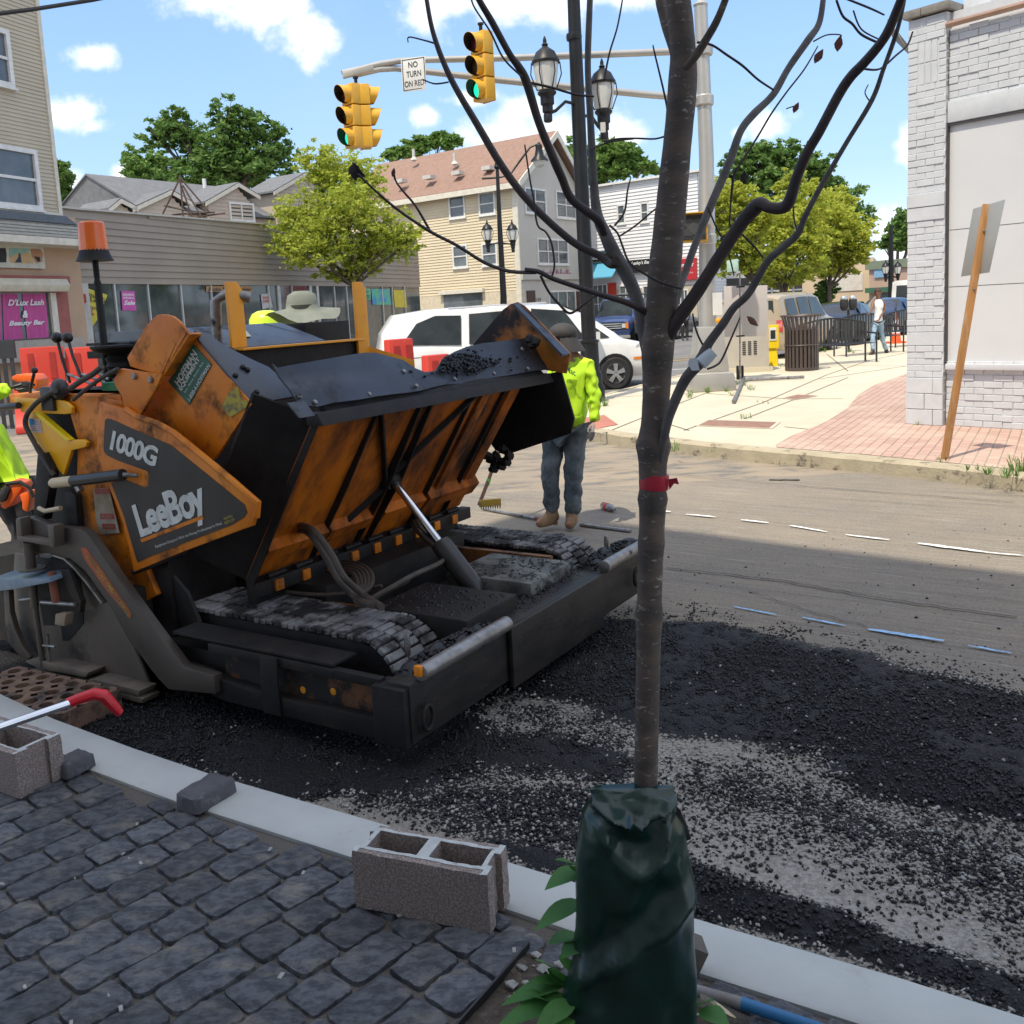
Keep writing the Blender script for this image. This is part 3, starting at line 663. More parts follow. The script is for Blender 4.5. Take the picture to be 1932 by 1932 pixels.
M_pad = mat('track_rubber', (.24, .24, .24), (.14, .137, .134), rough=.8, ns=9, bump=.6, bs=60, c3=(.018, .017, .018), s3=4.4, t3=(.45, .54))
M_chrome = mat('chrome', (.75, .76, .78), (.65, .66, .68), rough=.14, metal=1)
M_worn = mat('worn_steel', (.36, .35, .34), (.20, .19, .18), rough=.42, metal=.7, ns=14, bump=.3, bs=60, c3=(.03, .03, .03), s3=9, t3=(.56, .66))
M_hose = mat('hose_rubber', (.075, .058, .042), (.04, .034, .03), rough=.65, ns=12, bump=.3, bs=80)
M_decal = mat('decal_black', (.018, .017, .017), (.032, .03, .029), rough=.4, ns=5)
M_white = mat('decal_white', (.66, .68, .66), (.50, .52, .50), rough=.5, ns=16)
M_grn = mat('sticker_green', (.012, .11, .075), rough=.4)
M_warn = mat('warning_label', (.36, .33, .27), (.22, .17, .10), rough=.6, ns=12)
M_red = mat('sticker_red', (.42, .035, .03), (.30, .03, .02), rough=.5)
M_ylw = mat('sticker_yellow', (.42, .34, .04), (.20, .17, .06), rough=.6, ns=20, lo=.45, hi=.55)
M_rustred = mat('rust_red', (.26, .085, .05), (.16, .06, .04), rough=.7, ns=8)
M_amber = mat('amber_lens', (1.0, .20, .003), (.90, .13, .002), rough=.18, ns=5, coat=.4, trans=.25)

TH = math.radians(56.5); O2 = (-0.45, 3.71)
MWv = V((math.cos(TH), math.sin(TH), 0)); MBv = V((-MWv.y, MWv.x, 0)); OV = V((O2[0], O2[1], 0))
PV = Thing('asphalt_paver', 'orange and black tracked asphalt paver with its front hopper tipped up', 'asphalt paver', (O2[0], O2[1], 0), TH)
def lray(x, y):
    r = V(ray(x, y)); c = V((0, 0, H))-OV
    return V((c.dot(MWv), c.dot(MBv), H)), V((r.dot(MWv), r.dot(MBv), r.z))
def onw(x, y, w):
    c, r = lray(x, y); return c+r*((w-c.x)/r.x)
def onb(x, y, b_):
    c, r = lray(x, y); return c+r*((b_-c.y)/r.y)
def onz(x, y, z):
    c, r = lray(x, y); return c+r*((z-c.z)/r.z)
def onp(x, y, p, n):
    c, r = lray(x, y); return c+r*((V(p)-c).dot(V(n))/r.dot(V(n)))
c6 = lambda x, y: (.3418*x, 896.2+.3418*y)
c5 = lambda x, y: (471.7+.3907*x, 566+.3907*y)
c4 = lambda x, y: (.293*x, 566+.293*y)
c3 = lambda x, y: (377.4+.1758*x, 509.4+.1758*y)
c2 = lambda x, y: (.1172*x, 698.1+.1172*y)
c1 = lambda x, y: (.1465*x, 415.1+.1465*y)
c7 = lambda x, y: (.166*x, 924.5+.166*y)
def plate(pts, f, w, th=.012):
    return [onw(*f(*p), w) for p in pts]
def P_(name, m, mb, parent=None, **k):
    o = mb.build(name, m, PV, local=True, **k)
    if parent is not None: o.parent = parent
    return o
def bolt(b, c, n, r=.012, h=.008):
    b.lathe([(r, 0), (r, h*.7), (r*.7, h)], c, 7, n)

# ---- guard with the big lettering
GW = -.005
guard = [(640, 655), (790, 700), (870, 750), (1000, 795), (1110, 855), (1300, 1010), (1480, 1160), (1655, 1310), (1640, 1400), (1625, 1455), (1500, 1500), (1180, 1620), (860, 1752), (840, 1640), (790, 1430), (700, 1200), (640, 1030), (622, 960), (628, 800)]
G = plate(guard, c4, GW); b = MB(); b.prism(G, (.02, 0, 0)); gd = P_('side_guard', M_or, b, bevel=.004)
b = MB(); b.tube([onw(*c4(x, y), GW-.002)+V((.01, 0, 0)) for x, y in [(800, 705), (870, 752), (1000, 797), (1110, 857), (1300, 1012), (1480, 1162), (1652, 1312), (1640, 1400)]], .016, 8)
P_('rolled_edge', M_or, b, gd)
b = MB(); b.tube([onw(*c4(x, y), GW+.02) for x, y in [(860, 1752), (1000, 1700), (1180, 1622)]], .014, 8); P_('bottom_lip', M_blk, b, gd)
dec = [(690, 762), (720, 770), (900, 850), (1090, 930), (1130, 960), (1330, 1120), (1575, 1320), (1590, 1370), (1570, 1400), (1490, 1450), (1200, 1560), (960, 1655), (885, 1690), (868, 1640), (800, 1400), (715, 1180), (790, 1150), (930, 1208), (955, 1195), (958, 1120), (945, 1100), (760, 1035), (690, 1000), (668, 975), (668, 900), (675, 775)]
b = MB(); b.prism(plate(dec, c4, GW-.003), (.002, 0, 0)); P_('black_decal', M_decal, b, gd, smooth=False)
def tx(s, p0, p1, p2, f, w, m, name='lettering', par=None, **k):
    a = onw(*f(*p0), w); c_ = onw(*f(*p1), w); d = onw(*f(*p2), w)
    o = text(s, a, c_-a, d-a, m, PV, name, local=True, **k)
    if par is not None: o.parent = par
    return o
LW = GW-.0055
tx('1000G', (705, 962), (998, 1078), (728, 838), c4, LW, M_white, 'model_number', gd, bold=.035, spacing=.88)
tx('LeeBoy', (925, 1592), (1365, 1425), (846, 1325), c4, LW, M_white, 'maker_name', gd, bold=.035, spacing=.86)
b = MB(); b.prism(plate([(902, 1542), (1300, 1386), (1312, 1408), (912, 1562)], c4, LW), (.001, 0, 0)); P_('underline', M_or, b, gd, smooth=False)
tx('Equipment Designed With the Paving Professional In Mind.', (1003, 1602), (1433, 1450), (998, 1580), c4, LW, M_white, 'tagline', gd)
tx('CAUTION', (1442, 1418), (1500, 1398), (1438, 1402), c4, LW, M_ylw, 'caution_mark', gd, bold=.02)
tx('KEEP OFF', (1448, 1448), (1512, 1424), (1444, 1428), c4, LW, M_ylw, 'caution_mark', gd, bold=.02)

# ---- hopper
hop = MB(); hop.prism(plate([(1240, 215), (1620, 670), (1380, 1025), (1150, 1000), (900, 830), (880, 650), (1040, 480)], c4, .10), (.02, 0, 0))
hs_ = P_('hopper_side', M_or, hop, bevel=.003)
ear = [(1040, 92), (1075, 95), (1110, 105), (1150, 135), (1180, 170), (1210, 212), (1040, 482), (900, 450), (838, 428), (818, 372), (860, 300), (930, 180), (985, 115), (1010, 97)]
b = MB(); b.prism(plate(ear, c4, .04), (.015, 0, 0))
e1_ = onw(*c4(1210, 212), .04); e2_ = onw(*c4(1040, 482), .04); b.prism([e1_, e2_, e2_+V((.07, .0, .0)), e1_+V((.07, 0, 0))], (0, -.012, -.008))
P_('hopper_ear', M_or, b, hs_, bevel=.004)
b = MB(); b.prism(plate([(775, 442), (1040, 482), (1010, 560), (848, 830), (795, 775), (800, 690), (785, 620), (745, 560), (728, 515)], c4, .015), (.02, 0, 0)); P_('hinge_plate', M_or, b, hs_, bevel=.003)
for x, y in [(870, 490), (975, 513)]:
    b = MB(); bolt(b, onw(*c4(x, y), .015), (-1, 0, 0), .016, .014); P_('hinge_bolt', M_worn, b, hs_)
st_ = [(1233, 275), (1362, 415), (1217, 678), (1083, 525)]
b = MB(); b.prism(plate(st_, c4, .096), (.002, 0, 0)); sk = P_('dealer_sticker', M_grn, b, hs_, smooth=False)
tx('HOFFMAN', (1152, 560), (1276, 345), (1118, 530), c4, .093, M_white, 'sticker_text', sk, bold=.03, shear=.2)
tx('EQUIPMENT', (1172, 590), (1292, 385), (1150, 568), c4, .093, M_white, 'sticker_text', sk, bold=.03)
tx('Sales - Service - Rentals - Parts', (1192, 600), (1312, 403), (1182, 593), c4, .093, M_white, 'sticker_text', sk)
tx('1-800-4-HOFFMAN', (1222, 655), (1356, 428), (1205, 635), c4, .093, M_white, 'sticker_text', sk, bold=.01)
b = MB(); b.prism(plate([(1525, 555), (1560, 640), (1600, 655), (1580, 700), (1480, 755), (1425, 690), (1470, 600)], c4, .096), (.002, 0, 0)); P_('torn_sticker', M_ylw, b, hs_, smooth=False)
# front-left inner flange of the hopper mouth
pn = V((0, -.33, .32)).normalized()
FP = (0.1, .70, 1.45)
def onf(x, y, f=None, d=0):
    if f: x, y = f(x, y)
    return onp(x, y, V(FP)+pn*d, pn)
b = MB(); b.prism([onf(x, y, c3) for x, y in [(0, 760), (560, 1425), (620, 1425), (1075, 1345), (1060, 1300), (900, 1180), (740, 1040), (520, 940), (250, 800), (120, 700), (-60, 640)]], pn*-.012)
fl = P_('hopper_flange', M_sheet, b, bevel=.002)
for x, y in [(375, 1140), (600, 1320), (455, 1050), (505, 1080)]:
    b = MB(); bolt(b, onf(x, y, c3), pn, .013, .014); P_('flange_bolt', M_blk, b, fl)
# rubber front apron: bent sheet, wavy top
ap_n = V((0, -.86, .5)).normalized(); AP = V((.35, .45, 1.405))
top_px = [(100, 308), (130, 330), (180, 322), (320, 300), (440, 280), (540, 262), (600, 262), (650, 272), (740, 292), (800, 330), (850, 345), (900, 340), (940, 275), (1000, 240), (1060, 215), (1130, 203), (1200, 198), (1290, 192), (1360, 185), (1400, 180), (1440, 235)]
bot_px = [(225, 500), (255, 515), (320, 522), (390, 505), (520, 490), (600, 474), (680, 462), (760, 450), (830, 437), (880, 420), (940, 405), (990, 398), (1060, 392), (1130, 375), (1200, 365), (1260, 358), (1320, 350), (1370, 343), (1420, 340), (1480, 336), (1535, 318)]
top_px = [(105, 308)]+top_px[1:]
rows = []
for (a, c_) in zip(top_px, bot_px):
    A = onp(*c5(*a), AP, ap_n); B = onp(*c5(*c_), AP, ap_n); row = []
    for k in range(7):
        t_ = k/6; p = A.lerp(B, t_); p = p+ap_n*(.02*math.sin(p.x*3)+.025*mnoise.noise(V((p.x*4, t_*2, 1)))*math.sin(PI*min(1, t_+.15))-.03*(1-t_)**2*0); row.append(p)
    rows.append(row)
b = MB(); n0 = len(rows)
vs = [p for r in rows for p in r]+[p-ap_n*.008 for r in rows for p in r]; K = 7; S_ = n0*K
fs = [(i*K+k, (i+1)*K+k, (i+1)*K+k+1, i*K+k+1) for i in range(n0-1) for k in range(K-1)]
fs += [(S_+a, S_+d, S_+c_, S_+b2) for a, b2, c_, d in fs]
fs += [(i*K, (i+1)*K, S_+(i+1)*K, S_+i*K) for i in range(n0-1)]+[(i*K+K-1, (i+1)*K+K-1, S_+(i+1)*K+K-1, S_+i*K+K-1) for i in range(n0-1)]
fs += [(k, k+1, S_+k+1, S_+k) for k in range(K-1)]+[((n0-1)*K+k, (n0-1)*K+k+1, S_+(n0-1)*K+k+1, S_+(n0-1)*K+k) for k in range(K-1)]
b.add(vs, fs); apr = P_('rubber_apron', M_sheet, b, ang=60)
for x, y in [(235, 468), (310, 497), (572, 458), (800, 418), (985, 385), (1175, 358), (1340, 335), (740, 348), (1310, 240)]:
    b = MB(); bolt(b, onp(*c5(x, y), AP+ap_n*.012, ap_n), ap_n, .012, .014); P_('apron_bolt', M_worn, b, apr)
# tar crust on the dip of the apron
b = MB(); r = random.Random(5)
for i in range(420):
    x = r.gauss(980, 110); y = r.gauss(300, 26)
    if x < 760 or x > 1400: continue
    tyy = np.interp(x, [q_[0] for q_ in top_px], [q_[1] for q_ in top_px])
    if y < tyy+6: continue
    p = onp(*c5(x, y), AP+ap_n*.004, ap_n); s_ = r.uniform(.004, .014); b.ball(p, (s_, s_, s_*.8), 5, 4, nz=.5)
P_('tar_crust', M_tar, b, apr)['kind'] = 'stuff'
# lip beam
b = MB(); b.prism([(.22, .40, 1.345), (.22, .50, 1.345), (.22, .50, 1.40), (.22, .43, 1.40)], (2.1, 0, 0)); P_('lip_beam', M_blk, b, bevel=.004)
b = MB(); b.prism([(.32, .455, 1.39), (.32, .50, 1.39), (.32, .565, 1.50), (.32, .545, 1.50)], (1.98, 0, 0)); P_('front_wall', M_blk, b)
b = MB(); b.prism([onp(*c3(x, y), (0, .41, 1.40), (0, -.75, .66)) for x, y in [(940, 1430), (1070, 1590), (1240, 1560), (1190, 1500), (1120, 1400)]], (0, .008, .0)); P_('corner_gusset', M_sheet, b, smooth=False)
# floor (seen from below)
hB = V((0, 1.0, .58)); hT = V((0, .47, 1.38)); e1 = (hT-hB).normalized(); e2 = V((0, e1.z, -e1.y)); FLn = (hT-hB).length
def fp(w, s_, n_=0): return V((w, 0, 0))+hB+e1*s_+e2*n_
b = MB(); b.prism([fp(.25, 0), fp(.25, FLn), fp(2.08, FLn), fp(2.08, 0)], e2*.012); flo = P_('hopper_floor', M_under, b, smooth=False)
b = MB(); b.prism([fp(.10, .02, .24), fp(.10, FLn-.02, .24), fp(.25, FLn-.005, .008), fp(.25, 0.0, .008)], (.0, .01, .01)); b.prism([fp(.245, 0, 0), fp(.245, FLn, 0), fp(.245, FLn, -.03), fp(.245, 0, -.05)], (.008, 0, 0)); P_('hopper_wing', M_blk, b, smooth=False)
b = MB(); b.prism([fp(2.34, .0, .24), fp(2.34, FLn, .24), fp(2.08, FLn, .008), fp(2.08, 0, .008)], (0, .01, .01)); P_('hopper_wing', M_blk, b, smooth=False)
for w_, d_ in [(.68, .06), (1.03, .085), (1.13, .085), (1.52, .055), (1.86, .05)]:
    b = MB(); b.prism([fp(w_, 0, 0), fp(w_, FLn, 0), fp(w_, FLn, -.02), fp(w_, FLn*.5, -d_*.6), fp(w_, .04, -.03)], (.010, 0, 0)); P_('floor_rib', M_blk, b, flo, smooth=False)
def brace(a, c_, m, wd=.03, name='floor_brace'):
    b = MB(); A = fp(*a, -.004); B = fp(*c_, -.004); d = (B-A).normalized(); n_ = d.cross(e2).normalized()*wd*.5
    b.prism([A-n_, B-n_, B+n_, A+n_], e2*-.03); P_(name, m, b, flo, smooth=False)
brace((1.08, .5), (1.55, FLn-.02), M_blk, .018); brace((1.03, .45), (.70, FLn-.02), M_blk, .012); brace((1.08, .42), (.72, .12), M_blk, .012)
b = MB(); b.prism([fp(.26, .16, 0), fp(.26, .24, 0), fp(.26, .22, -.05), fp(.26, .14, -.035)], (.42, 0, 0)); b.prism([fp(.70, .16, 0), fp(.70, .24, 0), fp(.70, .22, -.05), fp(.70, .14, -.035)], (.33, 0, 0)); b.prism([fp(1.14, .16, 0), fp(1.14, .24, 0), fp(1.14, .22, -.05), fp(1.14, .14, -.035)], (.38, 0, 0)); b.prism([fp(1.54, .16, 0), fp(1.54, .26, 0), fp(1.54, .23, -.06), fp(1.54, .14, -.045)], (.52, 0, 0))
P_('cross_channel', M_under, b, flo, smooth=False)
b = MB(); b.prism([fp(1.62, .2, -.002), fp(1.62, FLn-.04, -.002), fp(1.70, FLn-.04, -.002), fp(1.70, .2, -.002)], e2*-.02); b.prism([fp(1.92, .2, -.002), fp(1.92, FLn-.04, -.002), fp(2.02, FLn-.04, -.002), fp(2.02, .2, -.002)], e2*-.02); P_('stiffener', M_under, b, flo, bevel=.003)
# far side of the hopper
b = MB(); b.prism([onw(x, y, 2.35) for x, y in [(1058, 700), (1083, 789), (1077, 818), (962, 856), (935, 850), (900, 800), (960, 720)]], (.015, 0, 0)); P_('hopper_side', M_blk, b, smooth=False)
b = MB(); b.prism([onw(x, y, 2.33) for x, y in [(962, 574), (976, 570), (990, 578), (1076, 668), (1068, 705), (980, 690), (905, 665), (892, 650), (948, 585)]], (.015, 0, 0)); fe = P_('hopper_ear', mat('tarred_orange', (.45, .15, .02), (.55, .20, .02), rough=.5, ns=3, c3=(.02, .018, .02), s3=2.4, t3=(.42, .56), bump=.3), b, bevel=.003)
b = MB(); p1 = onw(980, 572, 2.33); p2 = onw(1076, 667, 2.33); b.prism([p1, p2, p2-V((.10, 0, 0)), p1-V((.07, 0, 0))], (0, .01, -.012)); P_('ear_flange', M_sheet, b, fe, smooth=False)
b = MB(); r = random.Random(2)
pts_h = [(960, 860), (938, 872), (930, 885), (945, 880), (925, 868), (915, 860), (950, 850), (935, 862), (955, 872), (1000, 640), (1005, 650), (1010, 645)]
for x, y in pts_h: b.ball(onw(x, y, 2.2), (.035, .03, .03), 7, 5, nz=.6)
b.tube([onw(900, 850, 2.1), onw(935, 866, 2.2), onw(955, 872, 2.25)], [.03, .022, .02], 7); P_('tar_lump', M_blk, b, fe)['kind'] = 'stuff'

# ---- lift cylinder
a = onw(738, 902, 1.1); d = onw(897, 1113, 1.1); k = onw(829, 1025, 1.1)
k = a.lerp(d, (k-a).length/(d-a).length)
b = MB(); b.tube([k+(a-k)*0, a], .021, 16); cy = P_('cylinder_rod', M_chrome, b)
b = MB(); ax_ = (d-k).normalized(); b.lathe([(.03, -.01), (.052, 0), (.056, .03), (.056, (d-k).length-.02), (.04, (d-k).length+.02)], k, 18, ax_); P_('cylinder_barrel', mat('cyl_black', (.025, .025, .027), (.04, .038, .036), rough=.42, bump=.2), b)
b = MB(); b.lathe([(.03, -.05), (.045, -.03), (.045, .03), (.03, .05)], a, 12, (1, 0, 0)); b.prism([a+V((-.06, .03, .05)), a+V((-.06, -.03, -.05)), a+V((-.06, .12, -.02))], (.02, 0, 0)); b.prism([a+V((.04, .03, .05)), a+V((.04, -.03, -.05)), a+V((.04, .12, -.02))], (.02, 0, 0)); P_('cylinder_bracket', M_blk, b, bevel=.003)

# ---- tracks
def track(wa, wb, seed):
    R_, zc, b0, b1 = .205, .222, .24, 2.5
    per = 2*(b1-b0)+2*PI*R_; n_ = int(per/.044)
    def at_s(s_):
        s_ %= per; Ls = b1-b0
        if s_ < Ls: return V((0, b0+s_, zc+R_-.03*math.sin(PI*s_/Ls)*0)), V((0, 0, 1)), V((0, 1, 0))
        s_ -= Ls
        if s_ < PI*R_: a = s_/R_; return V((0, b1+R_*math.sin(a), zc+R_*math.cos(a))), V((0, math.sin(a), math.cos(a))), V((0, math.cos(a), -math.sin(a)))
        s_ -= PI*R_
        if s_ < Ls: return V((0, b1-s_, zc-R_)), V((0, 0, -1)), V((0, -1, 0))
        s_ -= Ls; a = s_/R_; return V((0, b0-R_*math.sin(a), zc-R_*math.cos(a))), V((0, -math.sin(a), -math.cos(a))), V((0, -math.cos(a), math.sin(a)))
    b = MB(); r = random.Random(seed); W3 = (wb-wa)/3
    for i in range(n_):
        for c_ in range(3):
            p, n__, t__ = at_s((i+(.5 if c_ % 2 else 0))*per/n_)
            if p.z < .05: continue
            w0_ = wa+c_*W3; j = r.uniform(-.004, .004)
            b.obox(p+V((w0_+W3/2, 0, 0))+n__*(.004+j), V((W3/2-.004, 0, 0)), t__*.0185, n__*.012)
    tr = P_('track', M_pad, b, bevel=.004, seg=1, ang=25)
    b = MB(); pr = [at_s(per*i/60)[0] for i in range(60)]
    cen = [V((wa, p.y, p.z)) for p in pr]; b.prism([V((wa+.01, zc*0+p.y, zc+(p.z-zc)*.95)) for p in pr], (wb-wa-.02, 0, 0)); P_('track_belt', M_blk, b, tr, smooth=False)
track(.15, .50, 1); track(1.78, 2.13, 2)

# ---- chassis
M_scf = mat('scuffed_black', (.016, .015, .015), (.03, .026, .023), rough=.5, ns=5, lo=.4, hi=.6, bump=.4, bs=30, c3=(.085, .07, .055), s3=7, t3=(.60, .78), spec=.35, stretch=(1, 1, 3))
b = MB(); b.box(.52, 1.76, .02, 2.4, .12, .26); b.box(.53, 1.75, .75, 2.3, .26, .50); b.box(-.02, 2.3, 1.5, 2.3, .14, .55); P_('chassis', M_blk, b, bevel=.004)
b = MB(); b.box(.50, .94, -.10, .44, .30, .45); P_('deck_box', M_blk, b, bevel=.012)
b = MB(); b.box(1.14, 1.60, -.06, .46, .30, .44); dk = P_('deck_box', mat('dusty_deck', (.17, .18, .17), (.05, .05, .05), rough=.6, ns=5, lo=.42, hi=.6, bump=.3, c3=(.02, .02, .02), s3=9, t3=(.5, .58)), b, bevel=.012)
b = MB(); b.box(-.06, 2.32, -.20, -.08, .13, .375); b.box(.62, 1.70, -.08, .06, .2, .37); b.box(1.6, 1.78, -.1, .5, .2, .36); fb = P_('front_beam', M_scf, b, bevel=.006)
b = MB(); b.box(.66, 1.60, -.232, -.205, .10, .385); P_('front_plate', M_scf, b, bevel=.008)
for (wa, wb, nm) in [(.0, .66, 'push_roller'), (1.66, 2.30, 'push_roller')]:
    b = MB(); b.lathe([(.02, 0), (.034, .004), (.034, wb-wa-.004), (.02, wb-wa)], (wa, -.21, .405), 18, (1, 0, 0)); rl_ = P_(nm, M_worn, b)
b = MB(); p = onb(793, 1264, -.21); b.box(p.x-.022, p.x+.003, -.225, -.19, p.z-.024, p.z+.022); P_('roller_bracket', M_or, b, bevel=.01)
def crust(wa, wb, ba, bb, z, n_, m=M_tar, seed=1, name='tar_crust', h=.03):
    r = random.Random(seed); b = MB()
    nn_ = 22
    for i in range(nn_):
        for j in range(5):
            def q(i_, j_):
                w_ = wa+(wb-wa)*i_/nn_; d_ = ba+(bb-ba)*j_/5; e = math.sin(PI*min(1, max(0, i_/nn_)))**.3*math.sin(PI*j_/5)**.5
                return (w_, d_, z+h*e*(.8+.9*mnoise.noise(V((w_*14, d_*14, seed)))))
            b.poly([q(i, j), q(i+1, j), q(i+1, j+1), q(i, j+1)])
    for i in range(n_):
        w_ = r.uniform(wa, wb); d_ = r.uniform(ba, bb); s_ = r.uniform(.004, .012); e = math.sin(PI*(w_-wa)/(wb-wa))**.3*math.sin(PI*(d_-ba)/(bb-ba))**.5
        b.ball((w_, d_, z+h*e*.9), (s_, s_, s_*.8), 5, 4, nz=.5)
    o = P_(name, m, b, ang=80); o['kind'] = 'stuff'; return o
crust(.02, .66, -.17, -.06, .37, 260, seed=3, h=.06); crust(1.68, 2.30, -.17, -.04, .37, 260, seed=4, h=.07); crust(.66, 1.65, -.19, .06, .36, 420, seed=5, h=.018)
crust(.52, .92, -.08, .42, .446, 150, seed=6, h=.004); crust(1.15, 1.58, -.05, .3, .436, 160, seed=7, h=.004); crust(1.5, 1.78, -.1, .3, .36, 160, seed=9, h=.02)
for (x, y) in [(768, 1212), (989, 1110), (1144, 1024)]:
    b = MB(); p = onz(x, y, .40); b.lathe([(.014, -.08), (.014, .035), (.012, .04)], p, 12); P_('stop_pin', M_worn, b)
for x, y in [(800, 1352), (1195, 1088)]:
    p = onb(x, y, -.21); b = MB(); b.tube([p+V((.032*math.cos(a), -.02, .05*math.sin(a))) for a in [2*PI*i/16 for i in range(17)]], .009, 8, cap=False); P_('tow_ring', M_blk, b)
# near side frame, bent rail
b = MB(); W_s = -.07
rail = [(-.07, .21), (.45, .20), (.60, .205), (.86, .22), (.98, .245), (1.12, .25), (1.10, .16), (.86, .12), (.13, .12), (-.05, .12)]
b.prism([(W_s, p, z) for p, z in rail], (.05, 0, 0)); P_('side_rail', M_blk, b, bevel=.005)
b = MB(); b.box(W_s-.012, W_s+.0, .50, .60, .12, .38); b.box(-.05, .06, .50, .62, .34, .375); b.box(-.09, .02, -.19, -.03, .12, .36); b.box(-.06, -.02, -.05, .95, .335, .375); b.box(-.05, .10, .2, 1.2, .38, .395); P_('rail_bracket', M_blk, b, bevel=.004)
b = MB(); b.box(-.01, .02, -.05, .9, .13, .33); P_('inner_rail', mat('rusty_orange_rail', (.20, .075, .02), (.07, .035, .02), rough=.6, ns=6, c3=(.015, .013, .012), s3=5, t3=(.42, .52)), b)
for x, y in [(632, 1303), (575, 1300)]:
    b = MB(); b.lathe([(.016, 0), (.016, .012), (.008, .014)], onw(x, y, .0), 12, (-1, 0, 0)); P_('plug', M_or2, b)
# black side plates between screed arm and track
b = MB(); b.prism([onw(*c6(x, y), .10) for x, y in [(720, 560), (900, 495), (1030, 650), (1100, 815), (1105, 1000), (985, 985), (880, 900), (780, 740)]], (.02, 0, 0)); P_('side_plate', M_blk, b, bevel=.003)
b = MB(); b.box(.02, .14, .9, 1.6, .12, .30); b.box(.08, .5, 1.35, 1.5, .2, .75); P_('side_box', M_blk, b, bevel=.005)
# hinge bar with orange stops
b = MB(); b.box(.25, 2.1, .93, 1.0, .50, .57); b.box(.3, 2.05, 1.0, 1.06, .3, .62); hb = P_('hinge_bar', M_blk, b, bevel=.003)
for i in range(9):
    w_ = .36+i*.19; b = MB(); b.box(w_, w_+.055, .915, .932, .505, .56); P_('hinge_stop', M_or, b, hb, bevel=.004)
    b = MB(); b.lathe([(.014, 0), (.014, .12)], (w_-.03, .94, .585), 10, (1, 0, 0)); P_('hinge_knuckle', M_blk, b, hb)
# hoses
def hose(pts, rr, z=None):
    b = MB(); q = [onz(x, y, zz+(.13 if zz < .47 else .04)) for x, y, zz in pts]; out = []
    for i in range(len(q)-1):
        p0, p1, p2, p3 = q[max(i-1, 0)], q[i], q[i+1], q[min(i+2, len(q)-1)]
        for k_ in range(6):
            t_ = k_/6; out.append(.5*((2*p1)+(p2-p0)*t_+(2*p0-5*p1+4*p2-p3)*t_*t_+(3*p1-p0-3*p2+p3)*t_**3))
    out.append(q[-1]); b.tube(out, rr, 10); return P_('hydraulic_hose', M_hose, b)
hose([(556, 990, .75), (590, 1000, .8), (625, 1045, .7), (650, 1090, .6), (690, 1125, .5), (720, 1145, .45)], .016)
hose([(556, 996, .72), (585, 1008, .76), (615, 1052, .66), (640, 1095, .56), (675, 1130, .48), (705, 1142, .45)], .016)
hose([(775, 955, .6), (780, 990, .55), (800, 1015, .5), (830, 1040, .45)], .013)
hose([(782, 955, .62), (790, 990, .56), (812, 1010, .5), (840, 1030, .45)], .013)
for k_ in range(5):
    hose([(590+k_*6, 1080, .35), (650, 1060+k_*5, .40), (695-k_*7, 1075+k_*2, .42), (700-k_*6, 1105, .40), (670, 1130-k_*4, .38), (690, 1140, .38), (720, 1120, .4), (770, 1095, .42)], .012)
hose([(700, 1130, .4), (745, 1105, .44), (780, 1085, .46), (830, 1062, .5), (845, 1045, .5)], .013)
hose([(540, 1117, .34), (600, 1122, .34), (660, 1118, .36), (720, 1105, .4)], .010)
b = MB(); b.lathe([(.16, 0), (.16, .3), (.12, .34)], (1.0, 1.02, .34), 20, (1, 0, 0)); b.lathe([(.05, 0), (.05, .5)], (.75, .75, .34), 12, (.6, .3, 0)); P_('hydraulic_motor', M_blk, b)
for q_ in ((.52, .56, .1, .9, .26, .42), (1.62, 1.66, .1, .9, .26, .44)):
    b = MB(); b.box(*q_); P_('inner_rail', mat('dull_orange', (.30, .12, .03), (.16, .08, .04), rough=.6, c3=(.03, .02, .02), s3=6, t3=(.5, .6)), b)

# ---- engine body
b = MB(); b.box(.10, 2.28, 1.62, 2.35, .5, 1.50); P_('engine_body', M_blk, b, bevel=.01)
b = MB(); b.prism([onw(*c4(x, y), .05) for x, y in [(505, 612), (640, 618), (780, 650), (800, 740), (700, 960), (760, 1300), (1010, 1900), (900, 1960), (760, 1810), (600, 1565), (520, 1400), (495, 1160), (500, 900), (455, 745), (450, 640)]], (.03, 0, 0)); bs_ = P_('body_side', M_or, b, bevel=.004)
b = MB(); b.prism([onw(*c4(x, y), .03) for x, y in [(602, 1212), (700, 1212), (770, 1500), (640, 1510), (615, 1400)]], (.002, 0, 0)); wl_ = P_('warning_label', M_warn, b, bs_, smooth=False)
for (y0_, y1_, s_) in [(1215, 1250, 'WARNING'), (1375, 1412, 'PELIGRO'), (1440, 1475, 'DANGER')]:
    xo = (y0_-1212)*.22
    b = MB(); b.prism([onw(*c4(x, y), .028) for x, y in [(606+xo, y0_), (700+xo*.75, y0_+2), (708+xo*.75, y1_), (612+xo, y1_)]], (.0015, 0, 0)); P_('label_band', M_red, b, bs_, smooth=False)
    tx(s_, (622+xo, y1_-6), (694+xo*.8, y1_-4), (618+xo, y0_+8), c4, .0265, M_warn, 'label_text', bs_)
b = MB(); b.box(.06, 1.1, 1.55, 2.0, 1.46, 1.50); P_('body_top', M_or, b, bevel=.004)
b = MB(); b.box(.98, 2.06, 1.70, 1.735, 1.05, 1.66); bk = P_('bulkhead', M_blk, b)
b = MB(); b.box(.98, 2.06, 1.66, 1.74, 1.655, 1.668); P_('bulkhead_edge', M_or2, b, bk, bevel=.002)
